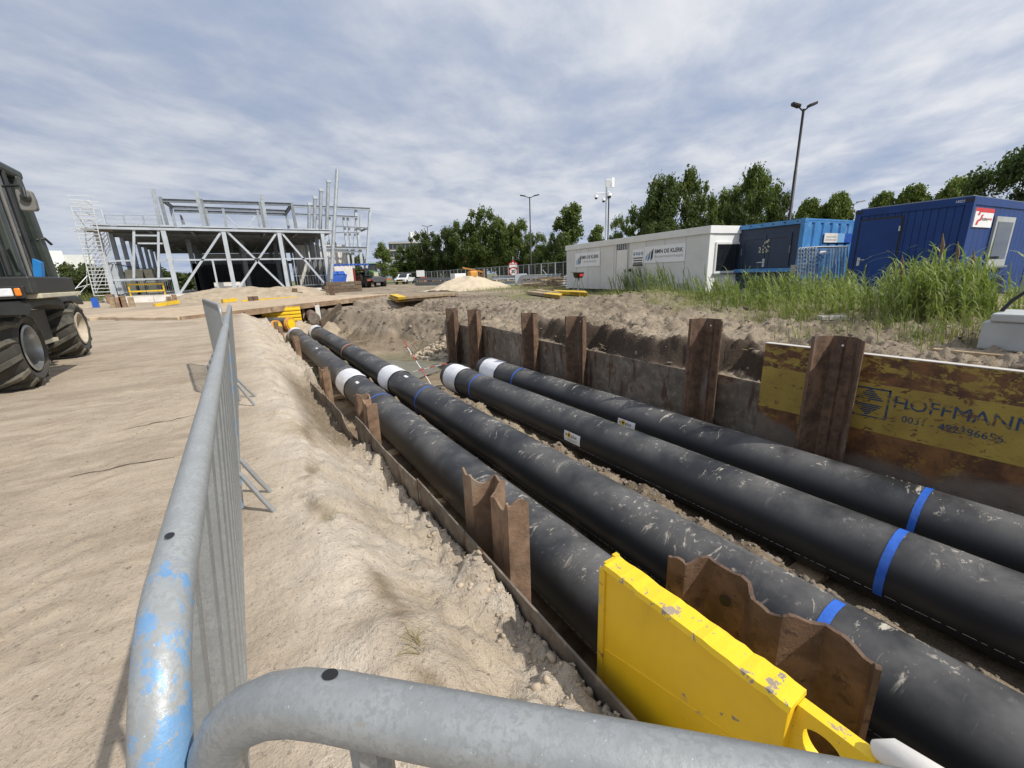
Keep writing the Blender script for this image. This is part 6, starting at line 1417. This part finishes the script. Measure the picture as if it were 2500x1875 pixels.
lamp('grey street lamp head between the round trees', (2085, 497), 48, 'lampgrey', .5, .06)
p = atd(1482, 452, 27); cm = thing('camera_mast', 'grey mast with white security cameras and floodlights above the cabin', 'camera mast', (p.x, p.y, .2)); q = p
B().tube([(q.x, q.y, .2), (q.x, q.y, q.z-.1)], .065, 12).obj('pole', 'steelw', cm, smooth=True); B().tube([(q.x+.13, q.y-.05, .2), (q.x+.12, q.y-.05, q.z-.6)], .035, 8).obj('cable_duct', 'rubberdark', cm)
ax = Vector((cr0.x, cr0.y, 0))
B().box(q+ax*.08+Vector((0, 0, .10)), (.34, .12, .42), Matrix.Rotation(R(-35), 3, 'Z') @ Matrix.Rotation(R(12), 3, 'X')).obj('floodlight', 'white', cm, bevel=.02); B().box(q+ax*.32+Vector((0, 0, .12)), (.2, .12, .52), Matrix.Rotation(R(-10), 3, 'Z')).obj('floodlight', 'white', cm, bevel=.02)
for (dx, dz, s_) in ((-.62, -.62, 1.), (.14, -.55, 1.35), (-.18, -.80, 1.)):
    B().lathe([(.0, .10), (.10, .08), (.125, -.02), (.09, -.04)], 14, Matrix.Translation(q+ax*dx+Vector((0, 0, dz))) @ Matrix.Scale(s_, 4), False).obj('camera_dome', 'white', cm, smooth=True); B().lathe([(.09, -.04), (.07, -.11), (.0, -.14)], 12, Matrix.Translation(q+ax*dx+Vector((0, 0, dz))) @ Matrix.Scale(s_, 4), False).obj('camera_lens', 'black', cm, smooth=True)
    B().tube([q+Vector((0, 0, dz+.2)), q+ax*dx+Vector((0, 0, dz+.2)), q+ax*dx+Vector((0, 0, dz+.06))], .03, 6).obj('bracket', 'white', cm)
p = atd(1618, 436, 55); pl2 = thing('light_pole', 'thin grey pole with a small lamp left of the tallest cabin tree', 'pole', (p.x, p.y, 0)); B().tube([(p.x, p.y, 0), (p.x, p.y, p.z)], .04, 8).obj('pole', 'galvdull', pl2); B().box(p, (.5, .3, .16)).obj('lamp_head', 'galvdull', pl2, bevel=.03)

# ------------------------------------------------------------------ temporary fence
ORD = ['first ', 'second ', 'third ', 'fourth ', 'fifth ', 'sixth ', 'seventh ', 'eighth ', 'ninth ']
def fence_run(a, b_, n, lab, grp, z0=.05, mt='galvfar', h=2.0, wires=12, stays=()):
    a, b_ = Vector((a[0], a[1], z0)), Vector((b_[0], b_[1], z0)); st_ = (b_-a)/n; L_ = st_.length; rz = math.atan2(st_.y, st_.x)
    first = None
    for k in range(n):
        p = a + st_*k
        if first is None:
            t_ = thing('mesh_fence', lab, 'mesh fence', p, rz, grp); first = t_
            w_ = L_-.06; B(LOC).tube([(.03, 0, .12), (.03, 0, h), (w_, 0, h), (w_, 0, .12), (.03, 0, .12)], .026, 6).obj('frame', mt, t_)
            q = B(LOC)
            for j in range(1, wires*2): x = .03+(w_-.03)*j/(wires*2); q.tube([(x, 0, .12), (x, 0, h)], .0035, 3)
            for z in np.linspace(.4, h-.25, 6): q.tube([(.03, 0, z), (w_, 0, z)], .004, 3)
            q.obj('mesh', 'meshwire', t_); B(LOC).tube([(w_/2, 0, .12), (w_/2, 0, h)], .018, 6).obj('middle_tube', mt, t_)
            B(LOC).bx(-.32, .32, -.12, .12, -.05, .12).obj('foot_block', 'conc', t_)
        else: dup(first, p, rz, label=ORD[k] + lab)
    first['label'] = ORD[0] + lab
    return first
A = atd(1385, 640, 40); Bq = atd(1182, 655, 57); Cq = atd(1040, 664, 82); Dq = atd(930, 668, 84); Eq = atd(1440, 640, 34)
fence_run(Eq.xy, Bq.xy, 9, 'mesh fence panel from the cabin in the run behind the steel stacks', 'temporary fence right of the sign')
fence_run(Bq.xy, Cq.xy, 8, 'mesh fence panel from the right in the far run towards the pickup', 'temporary fence behind the sand heap')
fence_run(Cq.xy, Dq.xy, 3, 'mesh fence panel from the right beside the white pickup', 'temporary fence by the pickup')
A = atd(60, 690, 58); Bq2 = atd(215, 700, 62); fence_run(A.xy, Bq2.xy, 5, 'mesh fence panel from the left, between the machine and the scaffold', 'temporary fence left of the building', 0, 'galvdull')
for k, (px, dist) in enumerate(((1205, 55), (1250, 51), (1325, 45), (1145, 62), (1075, 72))):
    p = atd(px, 660, dist); t_ = thing('fence_stay', ('slanting prop', 'second slanting prop', 'third slanting prop', 'fourth slanting prop', 'far slanting prop')[k] + ' bracing the temporary fence', 'fence prop', (p.x, p.y, .05), 0, 'fence props')
    B().tube([(p.x, p.y, 1.5), (p.x+.3, p.y-1.5, .05)], .03, 6).obj('prop', 'steelw', t_); B().bx(p.x+.0, p.x+.6, p.y-1.8, p.y-1.3, .0, .16).obj('foot_block', 'conc', t_)
# road works sign
p = atd(1253, 655, 47.); rs = thing('road_sign', 'road narrows triangle above a round 30 speed limit sign', 'sign', (p.x, p.y, .1), YAW*-1, None)
zt = atd(1252, 634, 47.).z; zm = atd(1252, 645.5, 47.).z; zb_ = atd(1252, 653, 47.).z; zc_ = atd(1252, 663, 47.).z
s_ = .55
B(LOC).tube([(0, .03, 0), (0, .03, zt+.25)], .03, 8).obj('post', 'steelw', rs)
B(LOC).prism([(-s_, 0, zm-.1), (s_, 0, zm-.1), (0, 0, zt-.1)], (0, .02, 0)).obj('warning_triangle', 'red', rs); B(LOC).prism([(-s_*.70, -.004, zm-.03), (s_*.70, -.004, zm-.03), (0, -.004, zt-.36)], (0, .004, 0)).obj('triangle_face', 'paper', rs)
for q in (-.17, .17): B(LOC).prism([(q-.05, -.008, zm), (q+.05, -.008, zm), (q*.5+.04, -.008, zm+.45), (q*.5-.04, -.008, zm+.45)], (0, .003, 0)).obj('narrowing_symbol', 'black', rs)
B(LOC).bx(-.42, .42, 0, .02, zb_-.1, zm-.13).obj('text_plate', 'paper', rs)
for (rad, mt, e) in ((.50, 'red', 0), (.37, 'paper', -.006)): B(LOC).lathe([(0, 0), (rad, 0), (rad, .01)], 28, Matrix.Translation((0, e, zc_-.10)) @ Matrix.Rotation(R(90), 4, 'X'), False).obj('limit_disc', mt, rs)
text('30', -.24, .24, zc_-.30, zc_+.10, -.012, 'black', rs, 'lettering', None, .03)
# ------------------------------------------------------------------ steel stacks, boards, debris behind the sand heap
def stack(label, corners, n, z0, mt='galvfar', w_=.30, hh=.36, layers=1, L=None):
    a, b_ = corners; t_ = thing('steel_beam_stack', label, 'beam stack', (a.x, a.y, z0), 0, 'steel beams stored behind the sand heap'); d = (b_-a).normalized(); nrm = Vector((-d.y, d.x, 0))
    for l in range(layers):
        for k in range(n): B().hbeam(a+nrm*k*.5+Vector((0, 0, z0+.2+l*.55)), b_+nrm*k*.5+Vector((0, 0, z0+.2+l*.55)), w_, hh).obj('beam', mt, t_)
        for f in (.1, .5, .9):
            q = a.lerp(b_, f); B().beam(q-nrm*.3+Vector((0, 0, z0-.05+l*.55)), q+nrm*(n*.5)+Vector((0, 0, z0-.05+l*.55)), .12, .12).obj('bearer', 'woodpale', t_)
xy = lambda px, py, d_: Vector((atd(px, py, d_).x, atd(px, py, d_).y, 0))
stack('galvanised steel beams stacked two high right of the pale sand heap', (xy(1205, 680, 41), xy(1272, 680, 41.5)), 3, .15, layers=2)
stack('light steel beams stacked beside the fence near the cabin', (xy(1275, 680, 40), xy(1335, 680, 37)), 4, .15, 'steelw', layers=2)
stack('low row of steel sections left of the pale sand heap', (xy(1012, 690, 63), xy(1110, 690, 58)), 3, .1, layers=2)
stack('dark steel sections lying low left of the sand heap', (xy(1015, 697, 56), xy(1100, 697, 53)), 2, .1, 'galvdull')
p = xy(1268, 690, 40); tag(B().box((p.x+.2, p.y, .75), (1.1, .2, .9), Matrix.Rotation(R(-30), 3, 'Z')).obj('end_plate', 'steelw'), 'pale steel end plate at the front of the beam stacks', 'plate')
p = xy(1118, 668, 57); tag(B().box((p.x, p.y, .9), (1.6, 1.4, 1.1)).obj('wrapped_crate', 'white', bevel=.05), 'white wrapped crate left of the sand heap top', 'crate')
for k, (px, d_, lab) in enumerate(((1345, 33, 'heap of loose boards left of the cabin corner'), (1372, 28.5, 'heap of pallets and boards against the cabin corner'), (1300, 32, 'flat stack of boards behind the yellow beams'))):
    p = xy(px, 700, d_); t_ = thing('board_pile', lab, 'board pile', (p.x, p.y, .1), 0, 'board piles'); rr = random.Random(k)
    for j in range(14 if k < 2 else 8): B().box((p.x+rr.uniform(-.3, .3), p.y+rr.uniform(-.4, .4), .18+j*.055), (rr.uniform(1.5, 2.6), .16, .035), Matrix.Rotation(R(rr.uniform(-60, 30)-32), 3, 'Z') @ Matrix.Rotation(R(rr.uniform(-4, 4)), 3, 'Y')).obj('board', ('woodpale', 'wood', 'wooddark')[j % 3], t_)
p = xy(1155, 666, 47); t_ = thing('orange_crate', 'tipped orange-brown pallet with orange material behind the sand heap', 'pallet', (p.x, p.y, 1.)); B().box((p.x, p.y, 1.75), (2.2, 1., .14), Matrix.Rotation(R(-32), 3, 'Z') @ Matrix.Rotation(R(14), 3, 'Y')).obj('pallet', 'timberorange', t_); B().box((p.x-.2, p.y-.3, 1.3), (1.0, .8, .7)).obj('load', 'pvcorange', t_, bevel=.15)
p = xy(1390, 665, 31); tag(heap('foil_heap', 'x', p.x+1, p.y+1, .8, .8, 1.5, 'tarp', 0, amp=.4, n=24, z0=.1, seed=4), 'crumpled white foil heap left of the cabin corner', 'foil')
p = atd(1025, 650, 72); t_ = thing('info_board', 'white board with a red and white barrier plate by the pickup', 'board', (p.x, p.y, 0)); B().box((p.x, p.y, 1.7), (1.3, .1, 1.0), Matrix.Rotation(R(-30), 3, 'Z')).obj('board', 'white', t_); B().box((p.x+.4, p.y-.2, .75), (1.1, .1, .7), Matrix.Rotation(R(-30), 3, 'Z')).obj('barrier_plate', 'redtape', t_); B().bx(p.x-.05, p.x+.05, p.y, p.y+.1, 0, 1.3).obj('post', 'galvdull', t_)
# ------------------------------------------------------------------ far buildings
def house(label, pts, top, dist, dep, mt, name='house', roof=None):
    a, b_ = atd(pts[0], 660, dist), atd(pts[1], 660, dist); zt_ = atd((pts[0]+pts[1])/2, top, dist).z
    t_ = thing(name, label, 'building', ((a.x+b_.x)/2, (a.y+b_.y)/2, 0)); d = Vector((b_.x-a.x, b_.y-a.y, 0)); nrm = Vector((-d.y, d.x, 0)).normalized()
    B().prism([(a.x, a.y, 0), (b_.x, b_.y, 0), (b_.x, b_.y, zt_), (a.x, a.y, zt_)], nrm*dep).obj('wall', mt, t_); return t_, Vector((a.x, a.y, 0)), d, nrm, zt_
t_, a, d, nrm, zt_ = house('flat-roofed apartment block above the far trees', (955, 1075), 590, 190, 12, 'aptdark', 'apartment_block')
for f in range(5):
    for k in range(12):
        p = a+d*((k+.15)/12); q = a+d*((k+.8)/12); z = zt_-1.2-f*3.; B().prism([p-nrm*.1+Vector((0, 0, z-1.4)), q-nrm*.1+Vector((0, 0, z-1.4)), q-nrm*.1+Vector((0, 0, z)), p-nrm*.1+Vector((0, 0, z))], nrm*.05).obj('window', 'glass', t_)
    p = a-nrm*.4; B().prism([p+Vector((0, 0, zt_-.6-f*3.)), p+d+Vector((0, 0, zt_-.6-f*3.)), p+d+Vector((0, 0, zt_-.25-f*3.)), p+Vector((0, 0, zt_-.25-f*3.))], nrm*.4).obj('balcony_band', 'conc', t_)
p = a+d*.48; B().box(p+nrm*3+Vector((0, 0, zt_+2)), (2, 2, 4)).obj('roof_antenna_house', 'white', t_)
t_, a, d, nrm, zt_ = house('brown brick house with orange timber framing behind the trees', (1080, 1185), 632, 110, 8, 'brick')
for k in range(4):
    p = a+d*(.25+.18*k); q = a+d*(.37+.18*k)
    B().prism([p-nrm*.15+Vector((0, 0, .9)), q-nrm*.15+Vector((0, 0, .9)), q-nrm*.15+Vector((0, 0, zt_-.6)), p-nrm*.15+Vector((0, 0, zt_-.6))], nrm*.1).obj('window_frame', 'timberorange', t_)
    B().prism([p+d*.015-nrm*.2+Vector((0, 0, 1.2)), q-d*.015-nrm*.2+Vector((0, 0, 1.2)), q-d*.015-nrm*.2+Vector((0, 0, zt_-.9)), p+d*.015-nrm*.2+Vector((0, 0, zt_-.9))], nrm*.04).obj('window_pane', 'glass', t_)
p = a; B().prism([p+Vector((0, 0, zt_)), p+d+Vector((0, 0, zt_)), p+d*.6+Vector((0, 0, zt_+2.2)), p+d*.3+Vector((0, 0, zt_+2.2))], nrm*8).obj('roof', 'brick', t_)
house('white gabled annex at the left end of the brick house', (1070, 1092), 640, 108, 6, 'white', 'annex')
house('white industrial hall at the far left behind the scaffold', (105, 165), 612, 150, 30, 'white', 'industrial_hall')
house('pale grey industrial hall between the machine and the scaffold', (165, 235), 622, 160, 30, 'trailer', 'industrial_hall')
p0, p1 = atd(958, 650, 100), atd(1050, 652, 100)
tag(B().tube([(p0.x, p0.y, 2.6), (p1.x, p1.y, 2.6)], 2.4, 24).obj('storage_tank', 'tankgrey', smooth=60), 'long grey storage tank lying behind the far trees', 'tank')
# ------------------------------------------------------------------ reeds and grass
def blades(name, label, pts, hs, mt, seed, width=.014, lean=.45, nseg=4, droop=.5, wind=(-.25, .10)):
    r_ = np.random.default_rng(seed); n = len(pts); pts = np.asarray(pts, float); hs = np.asarray(hs, float)
    a = r_.uniform(0, 6.28, n); dirs = np.stack([np.cos(a), np.sin(a), 0*a], -1)*r_.uniform(.1, 1, (n, 1))*lean + np.array([wind[0], wind[1], 0]); side = np.stack([-np.sin(a), np.cos(a), 0*a], -1)
    vs = []
    for j in range(nseg+1):
        f = j/nseg; z = f*(1-droop*.35*f*f*np.linalg.norm(dirs, axis=1)*2.0); c = pts + dirs*hs[:, None]*(f**1.8); c[:, 2] = pts[:, 2] + hs*z; w_ = width*hs[:, None]**.5*(1-f)**.7*(.5+.5*min(1, f*4+.4))
        if j == nseg: vs.append(c[:, None, :])
        else: vs.append(np.stack([c-side*w_, c+side*w_], 1))
    V = np.concatenate(vs, 1); m_ = V.shape[1]; fb = []
    for j in range(nseg-1): fb.append([2*j, 2*j+1, 2*j+3, 2*j+2])
    tri = [[2*(nseg-1), 2*(nseg-1)+1, 2*nseg]]
    o_ = (np.arange(n)*m_)[:, None, None]; F4 = (np.array(fb)[None]+o_).reshape(-1, 4).tolist(); F3 = (np.array(tri)[None]+o_).reshape(-1, 3).tolist()
    me = bpy.data.meshes.new(name); me.from_pydata(V.reshape(-1, 3).tolist(), [], F4+F3); me.update(); me.shade_smooth(); me.materials.append(MAT[mt]); o = bpy.data.objects.new(name, me); C.objects.link(o); return stuff(o, label, 'grass')
def reeds(name, label, spots, seed, mt='reed', per=12):
    """stems with several long leaves each; spots = (x, y, spread, height, count)"""
    r_ = np.random.default_rng(seed); P, Hs, SP, SH = [], [], [], []
    for (x, y, s_, h, n) in spots:
        sx, sy = r_.normal(x, s_, n), r_.normal(y, s_, n); sz = gz(sx, sy); sh = h*r_.uniform(.55, 1.12, n)
        for i in range(n):
            SP.append((sx[i], sy[i], sz[i])); SH.append(sh[i])
            for f in np.linspace(.08, .92, per): P.append((sx[i]-.25*sh[i]*f**1.8, sy[i]+.1*sh[i]*f**1.8, sz[i]+sh[i]*f*.93)); Hs.append(sh[i]*r_.uniform(.32, .60))
    blades(name, label, P, Hs, mt, seed+1, .020, 1.3, 5, .95, (-.35, .12)); blades(name+'_stems', label + ', stems', SP, SH, mt, seed+2, .006, .05, 4, .2)
q = lambda px, py, z=.2: onz(px, py, z)
A = q(1560, 712); A2 = q(1660, 720)
reeds('reeds', 'tall reeds growing in front of the white cabin', [(A.x-.2, A.y, .5, 1.05, 60), (A.x+.1, A.y-1.0, .5, 1.2, 60), (A2.x-1.2, A2.y-.1, .45, 1.0, 46), (A2.x-1., A2.y-1.2, .5, .65, 40)], 61)
sp = []
for px in range(1760, 2090, 26): w_ = q(px, 742); k_ = .5+.5*math.sin(px*.075)*math.sin(px*.031+1); sp.append((w_.x, w_.y, .34, .45+.45*k_, int(6+28*k_)))
for px in range(1780, 2180, 34): w_ = q(px, 760); k_ = .5+.5*math.sin(px*.053+2); sp.append((w_.x, w_.y, .3, .30+.32*k_, int(4+24*k_)))
reeds('reeds_bank', 'green reeds in front of the light blue container and its fence panels', sp, 71)
w_ = q(2300, 790, .15); w2_ = q(2210, 770, .15); w3_ = q(2370, 775, .15)
reeds('reed_clump', 'large wind-bent reed clump in front of the dark blue container', [(w_.x, w_.y, .40, 1.02, 90), (w_.x-.4, w_.y+.3, .40, .85, 80), (w_.x+.35, w_.y-.1, .36, .85, 60), (w_.x-.2, w_.y-.5, .5, .55, 50), (w2_.x, w2_.y, .35, .75, 26), (w3_.x, w3_.y, .35, .85, 24)], 81)
hd = [(w_.x+dx, w_.y+dy, gzs(w_.x, w_.y)+h) for dx, dy, h in ((-.42, .12, 1.32), (-.25, -.05, 1.18), (-.75, .5, 1.0), (.05, -.2, 1.05))]
o = B()
for (x, y, z) in hd: o.tube([(x, y, z-.32), (x-.03, y, z-.1), (x-.08, y+.02, z+.10)], [.006, .030, .004], 6)
stuff(o.obj('reed_plumes', 'plumehead'), 'brown feathery plumes on top of the large reed clump', 'grass')
r_ = np.random.default_rng(91)
def gpts(n, fx, fy, keep=None, sd=1):
    r2 = np.random.default_rng(sd); x, y = fx(r2, n), fy(r2, n)
    if keep is not None: k = keep(x, y, r2); x, y = x[k], y[k]
    return np.stack([x, y, gz(x, y)-.01], -1)
G1 = gpts(26000, U(8.0, 16.2), U(-.5, 12), lambda x, y, r2: (r2.random(len(x)) < ss(8.8, 11.0, x + fbm(x*.6, y*.6, 3)*3 - ss(7, 14, y)*1.2)*np.clip(.45+fbm(x*1.3, y*1.3+5, 3)*2.2, .04, 1)), 5)
blades('grass', 'rough green grass on the bank in front of the containers', G1, np.random.default_rng(2).uniform(.10, .38, len(G1)), 'grassleaf', 7, .012, .8)
G3 = gpts(9000, U(7.1, 10.2), U(.3, 4.6), lambda x, y, r2: r2.random(len(x)) < ss(7.2, 9.0, x + fbm(x, y, 3)*2.2)*np.clip(.5+fbm(x*1.7, y*1.7+5, 3)*2.2, .03, 1), 15)
blades('grass', 'long pale grass on the bank above the yellow lettered plate', G3, np.random.default_rng(4).uniform(.12, .42, len(G3)), 'grassleaf', 17, .010, .9)
G4 = gpts(2600, U(6.4, 10), U(.4, 12), lambda x, y, r2: r2.random(len(x)) < np.clip(fbm(x*.9+4, y*.9, 3)*2.2, 0, .8), 25)
blades('dry_grass', 'dry straw and roots on the spoil bank', G4, np.random.default_rng(5).uniform(.06, .30, len(G4)), 'drygrass', 27, .007, 1.3, droop=1.0)
G5 = gpts(7000, U(13, 22), U(14, 36), lambda x, y, r2: r2.random(len(x)) < .7*ss(12, 16, x), 35)
blades('grass', 'grass around the left end of the white cabin', G5, np.random.default_rng(6).uniform(.12, .40, len(G5)), 'grassleaf', 37, .016, .7)
G6 = gpts(5000, U(-30, -11), U(40, 60), None, 45)
blades('grass', 'tall grass behind the wheeled machine', G6, np.random.default_rng(8).uniform(.4, 1.1, len(G6)), 'grassleaf', 47, .03, .5)
# small tufts on the near sand
for k, (px, py, n, lab) in enumerate(((1020, 1575, 26, 'dry tuft of grass by the groove in the sand'), (812, 1275, 7, 'tiny green sprout on the sand slope'))):
    p = onz(px, py, -.02); r2 = np.random.default_rng(k+200); z = gzs(p.x, p.y); P = np.stack([r2.normal(p.x, .012, n), r2.normal(p.y, .02, n), np.full(n, z)], -1)
    blades('grass_tuft', lab, P, r2.uniform(.05, .13, n), 'drygrass' if k == 0 else 'grassleaf', 300+k, .006, 1.6, droop=1.)
# roots hanging at the cut bank
o = B(); rr = random.Random(4)
for k in range(26):
    y = rr.uniform(1.0, 12); x = 6.0+rr.random()*.9; z = gzs(x, y)+.02; pts = [(x, y, z)]
    for j in range(5): pts.append((pts[-1][0]+rr.uniform(-.10, .04), pts[-1][1]+rr.uniform(-.12, .12), pts[-1][2]+rr.uniform(-.05, .07)))
    o.tube(pts, .0045, 4)
stuff(o.obj('roots', 'drygrass'), 'thin pale roots sticking out of the cut bank', 'roots')
